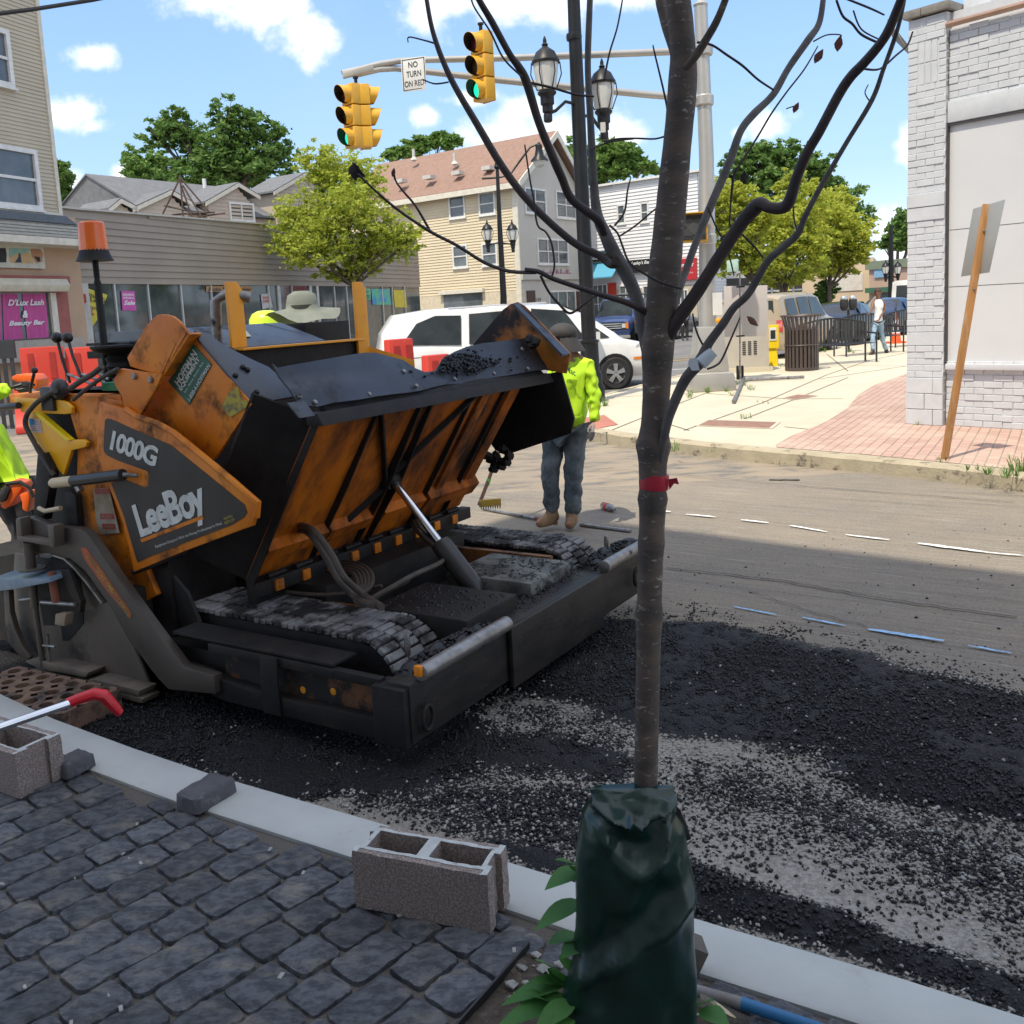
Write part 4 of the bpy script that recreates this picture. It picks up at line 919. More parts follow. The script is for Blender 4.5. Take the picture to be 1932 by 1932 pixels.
for (xy, w_) in [((425, 532), 1.0), ((665, 532), 2.0)]:
    t0 = onw(*xy, w_); b = MB(); x_ = t0.x; y_ = t0.y; z_ = t0.z
    b.prism([(x_-.01, y_, 1.30), (x_-.01, y_, z_), (x_+.07, y_, z_+.0), (x_+.105, y_, z_-.05), (x_+.105, y_, 1.30)], (0, -.022, 0)); P_('stake', M_or2, b, bevel=.003)
b = MB(); b.prism([(2.06, 1.70, 1.63), (2.30, 1.45, 1.50), (2.30, 1.45, 1.35), (2.06, 1.70, 1.35)], (0.0, .02, 0)); P_('side_gusset', M_or2, b, bevel=.002)
b = MB(); b.prism([(.80, 1.76, 1.672), (.80, 2.14, 1.80), (.80, 2.75, 1.80), (.80, 2.75, 1.5), (.80, 1.76, 1.5)], (.98, 0, 0)); hd = P_('engine_hood', M_sheet, b, bevel=.004)
b = MB(); b.prism([(1.78, 1.76, 1.672), (1.62, 2.14, 1.802), (1.80, 2.30, 1.802), (1.98, 2.1, 1.67)], (0, 0, -.05)); P_('hood_corner', M_sheet, b, hd, smooth=False)
nh = V((0, -.128, .38)).normalized()
b = MB(); b.lathe([(.02, 0), (.02, .012), (.01, .016)], V((1.22, 1.93, 1.735)), 12, nh); P_('hood_latch', M_chrome, b, hd)
hp = (0, 1.95, 1.742)
b = MB(); b.prism([onp(*c3(x, y), hp, nh) for x, y in [(375, 605), (448, 600), (548, 715), (385, 728)]], nh*.003); P_('hood_label', mat('pale_label', (.62, .58, .36), rough=.6), b, hd, smooth=False)
b = MB(); b.box(1.86, 2.30, 2.0, 2.5, 1.45, 1.79); P_('control_box', M_blk, b, bevel=.005)
b = MB(); b.box(.42, .80, 1.8, 2.3, 1.66, 1.70); b.box(.45, .75, 1.85, 2.2, 1.5, 1.60); b.box(.42, .80, 1.8, 2.3, 1.73, 1.745); b.obox((.6, 2.0, 1.71), (.2, .05, .02), (0, .05, 0), (0, 0, .05)); P_('engine_louvre', M_blk, b, bevel=.003)
e = onw(449, 560, 1.1); b = MB(); b.tube([e+V((-.12, .1, -.5)), e+V((-.10, .08, -.02)), e+V((-.05, .03, .025)), e+V((.045, -.05, -.01))], [.033, .033, .034, .034], 16, cap=False); b.lathe([(.03, 0), (.03, .002)], e+V((.03, -.035, -.004)), 14, (.7, -.7, -.25)); P_('exhaust_pipe', M_worn, b)
b = MB(); b.lathe([(.031, 0), (.031, .003)], e+V((.043, -.048, -.009)), 14, (.7, -.7, -.25)); P_('exhaust_mouth', M_decal, b)
# beacon on a pole
p0 = onw(179, 488, .4); b = MB(); b.lathe([(.020, -.68), (.020, -.13), (.014, -.11), (.016, -.09), (.016, 0)], p0, 12); P_('beacon_pole', M_blk, b)
b = MB(); b.lathe([(.098, -.012), (.090, .0), (.078, .03), (.074, .05)], p0, 22); bc = P_('beacon_base', M_blk, b)
b = MB(); b.lathe([(.076, .03), (.074, .06), (.070, .15), (.067, .185), (.058, .194), (.01, .196)], p0, 24); P_('beacon_lens', M_amber, b)
b = MB(); q = onw(222, 655, .4); b.lathe([(.06, -.16), (.07, -.14), (.06, -.12), (.07, -.1), (.06, -.08), (.07, -.06), (.05, -.04), (.12, -.02), (.14, 0), (.14, .012), (.0, .014)], q, 20); P_('operator_seat_base', M_blk, b)
# control levers with ball knobs
def lever(k_, s_, w_, r_):
    a_ = onw(*k_, w_); c_ = onw(*s_, w_); b = MB(); b.ball(a_, r_, 14, 10); b.tube([a_+(c_-a_)*.1, a_.lerp(c_, .5)+V((0, .01, 0)), c_], [.009, .008, .008], 8); P_('control_lever', M_decal, b)
lever((107, 637), (132, 722), .25, .030); lever((127, 637), (153, 712), .25, .030); lever((65, 699), (55, 762), .12, .018)
for a_, c_ in [((128, 706), (180, 727)), ((155, 706), (200, 722)), ((180, 700), (205, 716))]:
    b = MB(); b.tube([onw(*a_, .25), onw(*c_, .25)], .008, 8); P_('linkage', M_worn, b)
b = MB(); b.box(.06, .3, 1.95, 2.5, 1.44, 1.50); P_('control_shelf', M_or, b, bevel=.004)
b = MB(); q = onw(213, 729, .06); b.box(q.x-.02, q.x+.06, q.y-.10, q.y+.06, q.z-.02, q.z+.02); P_('green_block', mat('green_paint', (.01, .20, .07), rough=.5), b, bevel=.004)
b = MB(); b.prism(plate([(220, 450), (960, 480), (1060, 520), (1150, 600), (1150, 700), (1030, 712), (340, 682), (300, 560), (230, 550)], c2, .02), (.02, 0, 0)); yb = P_('steering_bracket', mat('lever_yellow', (.90, .46, .005), (.84, .40, .005), rough=.4, ns=2), b, bevel=.004)
b = MB(); b.prism(plate([(440, 690), (560, 678), (1100, 1128), (1330, 1120), (1400, 1160), (1380, 1240), (1260, 1270), (1150, 1290), (1020, 1695), (860, 1530), (780, 1420), (560, 1110), (440, 910)], c2, .01), (.02, 0, 0)); P_('arm_bracket', MATS['lever_yellow'], b, bevel=.004)
b = MB(); b.prism(plate([(520, 680), (600, 680), (1120, 1128), (1060, 1140)], c2, -.004), (.03, 0, 0)); P_('bracket_edge', mat('bright_yellow', (.95, .72, .01), rough=.4), b, smooth=False)
# flag sticker
b = MB(); b.prism(plate([(450, 775), (640, 800), (690, 1008), (500, 1000), (478, 900)], c2, .0075), (.001, 0, 0)); fs_ = P_('flag_sticker', M_white, b, smooth=False)
b = MB()
for i in range(6):
    y_ = 812+i*31; x0_ = (558 if i < 3 else 478+i*3)
    b.prism(plate([(x0_, y_), (640+i*7, y_+8), (642+i*7, y_+18), (x0_, y_+12)], c2, .0065), (.0005, 0, 0))
P_('flag_stripes', M_red, b, fs_, smooth=False)
b = MB(); b.prism(plate([(460, 785), (548, 790), (556, 880), (480, 885)], c2, .0060), (.0005, 0, 0)); P_('flag_canton', mat('flag_blue', (.02, .25, .55), rough=.5), b, fs_, smooth=False)
b = MB(); b.box(.0, .09, 2.02, 2.12, 1.42, 1.54); k1 = onw(*c2(960, 310), .03); b.ball(k1, (.045, .05, .055), 12, 8); P_('lever_boot', M_decal, b, bevel=.003)
def cable(pts, f, w_, rr, name='control_cable', m=None):
    q = [onw(*f(x, y), w_) for x, y in pts]; out = []
    for i in range(len(q)-1):
        p0_, p1_, p2_, p3_ = q[max(i-1, 0)], q[i], q[i+1], q[min(i+2, len(q)-1)]
        for k_ in range(6):
            t_ = k_/6; out.append(.5*((2*p1_)+(p2_-p0_)*t_+(2*p0_-5*p1_+4*p2_-p3_)*t_*t_+(3*p1_-p0_-3*p2_+p3_)*t_**3))
    out.append(q[-1]); b = MB(); b.tube(out, rr, 10); return P_(name, m or M_hose, b)
cable([(890, 330), (760, 400), (600, 520), (480, 650), (420, 760), (410, 880), (470, 1020), (560, 1180), (640, 1330), (760, 1520), (880, 1700)], c2, -.02, .013)
cable([(1130, 300), (1300, 180), (1500, 60), (1640, -60)], c2, -.0, .014); cable([(1180, 480), (1400, 300), (1650, 120), (1900, -20)], c2, -.0, .010)
b = MB(); b.tube([onw(*c2(0, 600), .0), onw(*c2(300, 570), .0)], .018, 12); P_('hand_grip', M_decal, b)
# folding handle: black sleeve with cream end
a_ = onw(*c4(330, 1180), -.07); c_ = onw(*c4(470, 1165), -.07); d_ = onw(*c4(790, 1125), -.07); e_ = onw(*c4(890, 1130), -.02)
b = MB(); b.tube([c_, d_], .028, 14); P_('lock_bar_sleeve', M_decal, b)
b = MB(); b.tube([a_, a_.lerp(c_, .1), c_], [.018, .026, .027], 14); P_('lock_bar_end', mat('cream_grip', (.62, .50, .32), rough=.5), b)
b = MB(); b.tube([d_, d_.lerp(e_, .5), e_], [.012, .01, .01], 8); b.tube([onw(*c4(500, 1190), -.05), onw(*c4(520, 1230), -.05)], .02, 8); P_('lock_bar_pin', M_worn, b)

# ---- screed end gate
SWa = -.10
arm = [(95, 238), (150, 232), (290, 282), (440, 298), (470, 315), (500, 350), (640, 560), (850, 850), (1010, 1060), (1100, 1085), (1180, 1110), (1190, 1210), (930, 1185), (860, 1110), (740, 950), (590, 700), (470, 530), (390, 465), (300, 440), (200, 428), (100, 400)]
b = MB(); b.prism(plate(arm, c6, SWa), (.05, 0, 0)); sc = P_('tow_arm', mat('dark_brown_steel', (.05, .042, .036), (.075, .06, .048), rough=.5, ns=4, bump=.3, bs=40), b, bevel=.006)
b = MB(); b.prism(plate([(443, 402), (472, 400), (560, 520), (728, 765), (722, 795), (590, 640), (470, 470)], c6, SWa-.002), (.001, 0, 0)); st2 = P_('safety_strip', mat('strip_red', (.42, .09, .03), (.28, .07, .03), rough=.6), b, sc, smooth=False)
tx('SAFETY DECALS - OPERATOR MANUAL', (476, 452), (708, 786), (492, 440), c6, SWa-.004, M_ylw, 'strip_text', sc, bold=.02)
b = MB(); b.prism(plate([(80, 430), (430, 500), (520, 600), (600, 710), (740, 960), (838, 1185), (810, 1235), (780, 1235), (500, 1150), (470, 1095), (300, 1040), (140, 1030), (165, 960), (60, 790)], c6, -.045), (.015, 0, 0)); eg = P_('end_gate', M_brown, b, bevel=.003)
b = MB(); cv = [(205, 430), (300, 430), (380, 455), (430, 500), (500, 580), (590, 700)]
q = [onw(*c6(x, y), -.075) for x, y in cv]
for i in range(len(q)-1): b.obox((q[i]+q[i+1])/2, (.03, 0, 0), (q[i+1]-q[i])/2, (q[i+1]-q[i]).cross(V((1, 0, 0))).normalized()*.005)
P_('curved_flange', M_worn, b, eg)
for pts in ([(135, 1030), (185, 1015), (488, 1090), (470, 1118), (215, 1070)], [(488, 1130), (520, 1128), (772, 1190), (760, 1222), (480, 1158)], [(150, 1080), (480, 1150), (790, 1235), (780, 1262), (450, 1180), (150, 1105)]):
    b = MB(); b.prism(plate(pts, c6, -.14), (.10, 0, 0)); P_('skid', mat('dusty_steel', (.20, .165, .125), (.12, .10, .08), rough=.6, ns=8, bump=.3), b, eg, bevel=.004)
b = MB(); T1 = lambda x, y, w_=-.13: onw(*c6(x, y), w_)
b.tube([T1(158, 370), T1(170, 520)], .028, 12); b.tube([T1(178, 560), T1(193, 730)], .020, 12); b.tube([T1(195, 730), T1(238, 1055)], .015, 12); b.lathe([(.07, 0), (.07, .008)], T1(180, 520), 10); P_('jack_screw', M_brown, b, eg)
b = MB(); b.tube([T1(285, 535), T1(312, 700)], .022, 12); P_('red_tube', M_rustred, b, eg)
b = MB(); b.tube([T1(228, 702), T1(415, 715)], .010, 10); b.tube([T1(110, 690), T1(185, 680)], .011, 10); b.tube([T1(240, 940), T1(305, 948)], .008, 8); b.tube([T1(262, 880), T1(272, 1050)], .008, 8); P_('cross_pin', M_worn, b, eg)
b = MB(); b.prism(plate([(305, 768), (362, 768), (352, 836), (300, 826)], c6, -.16), (.05, 0, 0)); P_('wood_block', mat('pale_wood', (.34, .26, .19), (.22, .17, .12), rough=.8, ns=10), b, eg, bevel=.004)
b = MB(); b.prism(plate([(200, 450), (400, 480), (440, 560), (460, 700), (460, 820), (380, 915), (345, 915), (335, 830), (240, 830), (200, 600)], c6, -.0485), (.002, 0, 0)); b.prism(plate([(330, 520), (380, 520), (445, 700), (440, 760), (400, 700)], c6, -.12), (.03, 0, 0)); P_('slot_plate', M_blk, b, eg)
b = MB(); b.prism(plate([(85, 240), (110, 238), (120, 345), (90, 340)], c6, -.16), (.06, 0, 0)); b.prism(plate([(258, 275), (295, 280), (300, 400), (275, 400)], c6, -.17), (.06, 0, 0)); b.prism(plate([(90, 335), (280, 365), (280, 395), (90, 360)], c6, -.165), (.05, 0, 0)); P_('gate_handle', M_brown, b, eg, bevel=.006)
b = MB(); cv = [(48, 640), (55, 760), (80, 850), (120, 940), (165, 1005), (150, 1020), (95, 985), (50, 930), (30, 850), (20, 640)]
b.prism(plate(cv, c6, -.12), (.03, 0, 0)); P_('curved_plate', M_brown, b, eg, bevel=.003)
b = MB(); b.prism(plate([(0, 450), (80, 435), (200, 450), (200, 700), (160, 880), (80, 800), (50, 640), (0, 640)], c6, -.03), (.02, 0, 0)); b.box(-.02, 2.2, 2.35, 3.0, .12, .6); P_('screed', M_blk, b)
b = MB(); b.prism(plate([(-60, 575), (60, 575), (270, 572), (278, 592), (120, 622), (20, 638), (-60, 640)], c6, -.19), (.16, 0, .012)); P_('blue_step', mat('blue_steel', (.12, .19, .27), (.20, .27, .34), rough=.35, ns=12, bump=.4), b, eg, bevel=.002)
b = MB(); b.prism(plate([(370, 2050-1350), (0, 0), (0, 0)], c6, 0) if False else [onw(*c4(x, y), -.03) for x, y in [(240, 1000), (270, 985), (325, 1090), (325, 1150), (280, 1420), (215, 1400), (225, 1200)]], (.05, 0, 0)); b.prism([onw(*c4(x, y), -.01) for x, y in [(412, 1240), (450, 1230), (485, 1260), (500, 1460), (430, 1450)]], (.04, 0, 0)); P_('support_post', M_blk, b, bevel=.004)
b = MB(); b.tube([onw(*c4(250, 1340), -.06), onw(*c4(290, 1360), -.06), onw(*c4(390, 1340), -.06)], .012, 10); P_('cream_bar', MATS['cream_grip'], b)

# ================================================================== BUILDINGS
M_glass = mat('dark_glass', (.035, .045, .05), (.10, .115, .12), rough=.06, ns=.9, spec=.8)
M_glass2 = mat('window_glass', (.07, .085, .10), (.13, .15, .165), rough=.08, ns=1.6, spec=.8)
M_wfr = mat('window_white', (.74, .74, .72), rough=.5)
M_trim = mat('trim_cream', (.70, .66, .56), rough=.6)
def box_building(T, W_, s0, s1, z1, depth, m, name='wall', z0=0, d=-.03):
    b = MB(); c = W_.P((s0+s1)/2, (z0+z1)/2, d-depth/2); b.obox(c, W_.u*(s1-s0)/2, W_.n*depth/2, V((0, 0, (z1-z0)/2))); return b.build(name, m, T, smooth=False)
def wtext(T, W_, s, x0, y0, x1, y1, m, d, name='sign_text', **k):
    """text inside the pixel rectangle (left, top, right, bottom) of the wall"""
    a = W_.hit(x0, y1); c = W_.hit(x1, y0); z0 = a[1]; p0 = W_.P(a[0], z0, d)
    return text(s, p0, W_.u*(c[0]-a[0]), V((0, 0, c[1]-a[1])), m, T, name, **k)

# ---- street wall shared by the beauty bar (left) and the long store
A_ = at(137, 533, 27); B_ = at(790, 543, 49)
W1 = Wall(A_, B_)
def sz(x, y, W_=W1): return W_.hit(x, y)
# long store
zs = (sz(137, 533)[1]+sz(495, 540)[1])/2; s_l = sz(124, 545)[0]; s_r = sz(792, 545)[0]
ST = Thing('store', 'long low store with taupe siding over a dark glass front behind the small street tree', 'store', W1.P(s_l, 0))
M_taupe = mat('taupe_siding', (.33, .275, .22), (.285, .24, .195), rough=.6, ns=.8)
zt_l = sz(143, 396)[1]; zt_r = sz(495, 424)[1]; s495 = sz(495, 424)[0]; sl2 = sz(140, 400)[0]
k_ = (zt_r-zt_l)/(s495-sl2); zend = zt_r+k_*.25*(s_r-s495)
poly = [(s_l-.1, zs), (s_r, zs), (s_r, zend), (s495, zt_r), (sl2, zt_l), (s_l-.1, zt_l)]
siding(W1, poly, .20, .02, .03).build('siding', M_taupe, ST, smooth=False, merge=False, fixn=False)
b = MB()
pr = [(s_l-.1, zt_l), (sl2, zt_l), (s495, zt_r), (s_r, zend)]
for i in range(3):
    a, c = pr[i], pr[i+1]; b.add([W1.P(a[0], a[1], .10), W1.P(c[0], c[1], .10), W1.P(c[0], c[1]+.05, .10), W1.P(a[0], a[1]+.05, .10), W1.P(a[0], a[1], -.3), W1.P(c[0], c[1], -.3), W1.P(c[0], c[1]+.05, -.3), W1.P(a[0], a[1]+.05, -.3)], [(0, 1, 2, 3), (3, 2, 6, 7), (4, 7, 6, 5), (0, 4, 5, 1)])
b.build('parapet_cap', mat('cap_metal', (.55, .53, .48), rough=.5), ST, smooth=False)
b = MB(); b.prism([W1.P(s_l-.1, zs, 0), W1.P(s_r, zs, 0), W1.P(s_r, zend, 0), W1.P(s495, zt_r, 0), W1.P(sl2, zt_l, 0), W1.P(s_l-.1, zt_l, 0)], -W1.n*.25); b.build('parapet', M_taupe, ST, smooth=False)
box_building(ST, W1, s_l, s_r, 3.0, 14, mat('store_roof', (.25, .24, .23), rough=.9), 'roof', z0=2.9, d=-.25)
box_building(ST, W1, s_l, s_r, 2.95, 3, mat('store_inside', (.03, .032, .035), (.07, .07, .07), rough=.9, ns=2), 'interior', d=-1.6)
b = MB(); W1.box(b, s_l+.9, s_r, .35, zs, -.06, -.03); b.build('shop_glass', M_glass, ST, smooth=False)
b = MB(); W1.box(b, s_l+.9, s_r, 0, .38, -.12, .04); b.build('stall_riser', mat('riser', (.30, .27, .23), rough=.8), ST, smooth=False)
b = MB(); sp0 = sz(130, 560)[0]; sp1 = sz(150, 560)[0]; W1.box(b, sp0, sp1+.25, 0, zs, -.05, .12); b.build('pilaster', mat('white_board', (.55, .54, .50), (.42, .41, .38), rough=.7, ns=3), ST, smooth=False)
for x in [218, 281, 343, 400, 440, 508, 527, 552, 587, 600, 632, 655, 690, 722, 741, 764]:
    s_ = sz(x, 570)[0]; w_ = .03 if x not in (527, 587, 600) else .09; b = MB(); W1.box(b, s_-w_, s_+w_, .38, zs, -.03, .03); b.build('mullion', mat('alu', (.62, .63, .62), rough=.35, metal=.3), ST, smooth=False)
def poster(T, W_, px, m, name='poster', d=.004):
    b = MB(); b.prism([W_.P(*W_.hit(x, y), d) for x, y in px], -W_.n*.003); return b.build(name, m, T, smooth=False)
M_yp = mat('poster_yellow', (.62, .52, .06), rough=.6); M_pk = mat('poster_pink', (.60, .10, .40), rough=.6)
M_txk = mat('text_black', (.02, .02, .02), rough=.6); M_txw = mat('text_white', (.8, .8, .8), rough=.6); M_txr = mat('text_red', (.55, .05, .03), rough=.6)
pj = poster(ST, W1, [c1(1030, 850), c1(1385, 965), c1(1330, 1095), c1(1270, 1260), c1(1165, 1410), c1(1080, 1300)], M_yp)
def ptext(s, x0, y0, x1, y1, m, W_=W1, T=ST, d=.009, dy=0, f=c1, **k):
    a = W_.hit(*f(x0, y1)); c = W_.hit(*f(x1, y0)); e = W_.hit(*f(x1, y1+dy)); p0 = W_.P(a[0], a[1], d); q0 = W_.P(e[0], e[1], d); u0 = W_.hit(*f(x0, y0)); 
    return text(s, p0, q0-p0, W_.P(u0[0], u0[1], d)-p0, m, T, 'poster_text', **k)
ptext('FINANCING', 1040, 895, 1350, 955, M_txk, dy=110, bold=.02); ptext('AVAILABLE', 1040, 960, 1320, 1010, M_txk, dy=90, bold=.02)
ptext('ZERO DOWN', 1050, 1085, 1290, 1125, M_txk, dy=45, bold=.02); ptext('0%', 1075, 1145, 1205, 1235, M_txr, bold=.03)
poster(ST, W1, [c1(1560, 915), c1(1732, 915), c1(1755, 1168), c1(1575, 1165)], M_pk)
ptext('GRAND', 1575, 945, 1720, 978, M_txw, bold=.03); ptext('OPENING', 1578, 990, 1725, 1018, M_txw, bold=.02); ptext('Sale', 1590, 1035, 1735, 1095, M_txw, shear=.3, bold=.03)
poster(ST, W1, [c3(650, 262), c3(745, 250), c3(780, 400), c3(670, 420)], mat('poster_white', (.6, .58, .6), rough=.6))
ptext('WE BUY', 668, 285, 742, 312, M_txr, f=c3, bold=.03); ptext('CARS', 672, 318, 742, 350, M_txr, f=c3, bold=.03)
poster(ST, W1, [c3(65, 170), c3(560, 175), c3(560, 240), c3(65, 232)], mat('banner_tan', (.42, .24, .12), rough=.7))
ptext('Auto Mod Dealer', 82, 185, 552, 225, M_txk, f=c3, bold=.02)
poster(ST, W1, [c3(1710, 200), c3(1830, 200), c3(1832, 318), c3(1716, 315)], mat('poster_mint', (.20, .50, .30), rough=.6))
ptext('WE SAY', 1722, 215, 1815, 248, mat('text_green', (.01, .16, .09), rough=.6), f=c3, bold=.02); ptext('YES!', 1735, 262, 1820, 308, MATS['text_green'], f=c3, bold=.04)
poster(ST, W1, [(700, 545), (735, 545), (738, 575), (703, 575)], mat('poster_blue', (.05, .25, .55), (.10, .45, .25), rough=.5, ns=2, lo=.45, hi=.55))
poster(ST, W1, [(742, 547), (765, 547), (768, 580), (745, 580)], M_yp)
b = MB(); W1.box(b, *[sz(151, 600)[0]-.1, sz(151, 600)[0]+.1], 3.0-.35, 3.0-.1, .12, .2); b.build('alarm_bell', M_red, ST, smooth=False)

# lattice mast of an old rooftop sign
M_rst = mat('rusty_iron', (.10, .06, .045), (.06, .038, .03), rough=.8, ns=10)
RM = Thing('sign_frame', 'rusty iron lattice frame standing empty on the low store roof', 'sign frame', at(345, 415, 34))
for a, c in [((340, 330), (346, 415)), ((340, 335), (303, 412)), ((340, 335), (395, 400)), ((345, 350), (385, 417)), ((340, 345), (365, 417)), ((310, 388), (350, 397)), ((325, 416), (425, 402)), ((345, 414), (390, 418)), ((325, 405), (405, 400))]:
    b = MB(); b.tube([at(*a, 34.2), at(*c, 34)], .032, 5); b.build('bar', M_rst, RM)

# ---- beauty bar building on the far left
BB = Thing('corner_building', 'beige clapboard building with a pink curtained beauty bar at street level', 'building', W1.P(s_l-2, 0))
Wb = Wall(W1.P(0, 0, .35), W1.P(10, 0, .35))
sR = Wb.hit(115, 405)[0]; zU = Wb.hit(110, 408)[1]; sL = sR-9
M_beige = mat('beige_siding', (.50, .44, .33), (.45, .395, .30), rough=.6, ns=.7)
wins = [(-30, 165, 14, 168), (-14, 282, 65, 393)]
wr = []
for (x0, y0, x1, y1) in wins:
    a = Wb.hit(x0, y1-(4 if y1 > 200 else 0)); c = Wb.hit(x1, y0+2); wr.append((a[0], c[0], a[1], c[1]))
wr[0] = (wr[1][0]-.05, Wb.hit(17, 100)[0], Wb.hit(12, 165)[1], Wb.hit(12, 58)[1])
siding(Wb, [(sL, zU), (sR, zU), (sR, 11.4), (sL, 11.4)], .10, .0, .018, holes=wr).build('siding', M_beige, BB, smooth=False, merge=False, fixn=False)
b = MB(); Wb.box(b, sR-.10, sR+.02, zU, 11.4, -.02, .05); Wb.box(b, sL, sR, zU-.12, zU+.08, 0, .07); b.build('corner_board', M_trim, BB, smooth=False)
box_building(BB, Wb, sL, sR, 11.4, 9, M_beige, 'wall', z0=zU-.1, d=-.03); box_building(BB, Wb, sL, sR+.5, zU, 9, mat('stucco_peach', (.52, .36, .24), (.46, .32, .215), rough=.85, ns=1.5, bump=.4), 'ground_floor', d=-.0)
for (a0, a1, z0_, z1_) in wr: window(BB, Wb, a0, a1, z0_, z1_, M_wfr, M_glass2, 0, .12, 1, 0, depth=.09)
# shingled pent roof
p0 = Wb.hit(128, 455); b = MB(); s2 = Wb.hit(137, 452)[0]
M_shg = mat('grey_shingle', (.36, .34, .29), (.26, .25, .22), rough=.9, ns=9, bump=.6, bs=30); M_shd = mat('slate_shingle', (.10, .115, .13), (.075, .085, .10), rough=.9, ns=8, bump=.6)
zP = Wb.hit(120, 455)[1]
nrow = 7
for i in range(nrow):
    t0 = i/nrow; t1 = (i+1)/nrow; z0_ = zP+(zU-.02-zP)*t0; z1_ = zP+(zU-.02-zP)*t1; d0 = .75-.62*t0; d1 = .75-.62*t1; se0 = sR+.55-.5*t0; se1 = sR+.55-.5*t1
    b.poly([Wb.P(sL, z0_, d0+.03), Wb.P(se0, z0_, d0+.03), Wb.P(se1, z1_, d1), Wb.P(sL, z1_, d1)]); b.poly([Wb.P(sL, z0_, d0+.03), Wb.P(se0, z0_, d0+.03), Wb.P(se0, z0_-.02, d0-.02), Wb.P(sL, z0_-.02, d0-.02)])
    b.poly([Wb.P(se0, z0_, d0+.03), Wb.P(se1, z1_, d1), Wb.P(se1, z1_, 0), Wb.P(se0, z0_, 0)])
b.build('pent_roof', M_shg, BB, smooth=False, merge=False)
b = MB(); b.prism([Wb.P(sL, zU-.25, .38), Wb.P(sR+.12, zU-.25, .38), Wb.P(sR+.02, zU+.0, .1), Wb.P(sL, zU, .1)], Wb.n*.05); b.build('slate_course', M_shd, BB, smooth=False)
b = MB(); Wb.box(b, sL, sR+.6, zP-.2, zP-.02, 0, .80); b.build('fascia', M_trim, BB, smooth=False)
# sign with a beach picture
a = Wb.hit(-40, 505); c = Wb.hit(*c1(550, 630)); zt2 = Wb.hit(*c1(510, 285))[1]
b = MB(); Wb.box(b, a[0]-2, c[0], c[1], zt2, .02, .10); sg = b.build('sign_board', mat('sign_cream', (.62, .60, .50), rough=.5), BB, smooth=False)
wtext(BB, Wb, '& Beauty Bar', c1(45, 0)[0], c1(0, 285)[1], c1(375, 0)[0], c1(0, 335)[1], mat('text_brown', (.22, .07, .06), rough=.6), .106, shear=.3, bold=.02)
def wpoly(T, W_, pts, m, d, name, f=c1):
    b = MB(); b.prism([W_.P(*W_.hit(*f(x, y)), d) for x, y in pts], -W_.n*.004); return b.build(name, m, T, smooth=False)
wpoly(BB, Wb, [(78, 365), (345, 370), (330, 420), (380, 470), (395, 565), (90, 555)], mat('pic_sand', (.62, .44, .22), (.50, .34, .18), rough=.6, ns=3), .106, 'picture')
wpoly(BB, Wb, [(78, 365), (345, 370), (335, 410), (240, 440), (150, 440), (80, 480)], mat('pic_sea', (.18, .42, .40), (.35, .50, .38), rough=.6, ns=4), .108, 'picture_sea')
wpoly(BB, Wb, [(350, 372), (480, 380), (515, 440), (500, 540), (430, 560), (370, 470)], mat('pic_skin', (.45, .24, .13), (.33, .16, .09), rough=.6, ns=3), .108, 'picture_figure')
wpoly(BB, Wb, [(395, 470), (470, 480), (478, 530), (450, 545), (415, 500)], M_txk, .112, 'picture_patch'); wpoly(BB, Wb, [(-60, 365), (30, 365), (45, 440), (40, 550), (-60, 550)], M_txk, .108, 'picture_dark'); wpoly(BB, Wb, [(200, 430), (218, 430), (238, 550), (150, 552), (195, 480)], mat('pic_navy', (.04, .05, .09), rough=.6), .112, 'picture_patch')
# red window surround, rolling shutter, curtains
M_rw = mat('red_trim', (.36, .12, .10), (.30, .10, .085), rough=.8, ns=4)
wx0 = Wb.hit(*c1(710, 1200))[0]; zc0 = Wb.hit(*c1(400, 720))[1]; zw0 = Wb.hit(*c1(400, 1535))[1]; zw1 = Wb.hit(*c1(400, 940))[1]
b = MB(); Wb.box(b, wx0-.05, wx0+.42, 0.9, zc0-.15, .0, .10); Wb.box(b, sL, wx0+.50, zc0-.20, zc0, .0, .16); b.build('red_surround', M_rw, BB, smooth=False)
b = MB(); zb0 = Wb.hit(*c1(300, 930))[1]; zb1 = Wb.hit(*c1(300, 762))[1]; xb = Wb.hit(*c1(760, 850))[0]
b.prism([Wb.P(sL, zb0, .02), Wb.P(sL, zb1, .02), Wb.P(sL, zb1, .30), Wb.P(sL, (zb0+zb1)/2, .40), Wb.P(sL, zb0, .34)], Wb.u*(xb-sL)); b.build('shutter_box', mat('shutter_cream', (.66, .60, .46), rough=.5), BB, bevel=.02)
b = MB(); Wb.box(b, sL, wx0-.08, zw0, zw1, .01, .04); b.build('shop_glass', M_glass, BB, smooth=False)
b = MB(); Wb.box(b, wx0-.22, wx0-.02, zw0-.1, zw1, .02, .12); b.build('shutter_rail', M_trim, BB, smooth=False)
M_cur = mat('pink_curtain', (.55, .10, .30), (.45, .07, .24), rough=.8, ns=3, stretch=(6, 6, .4))
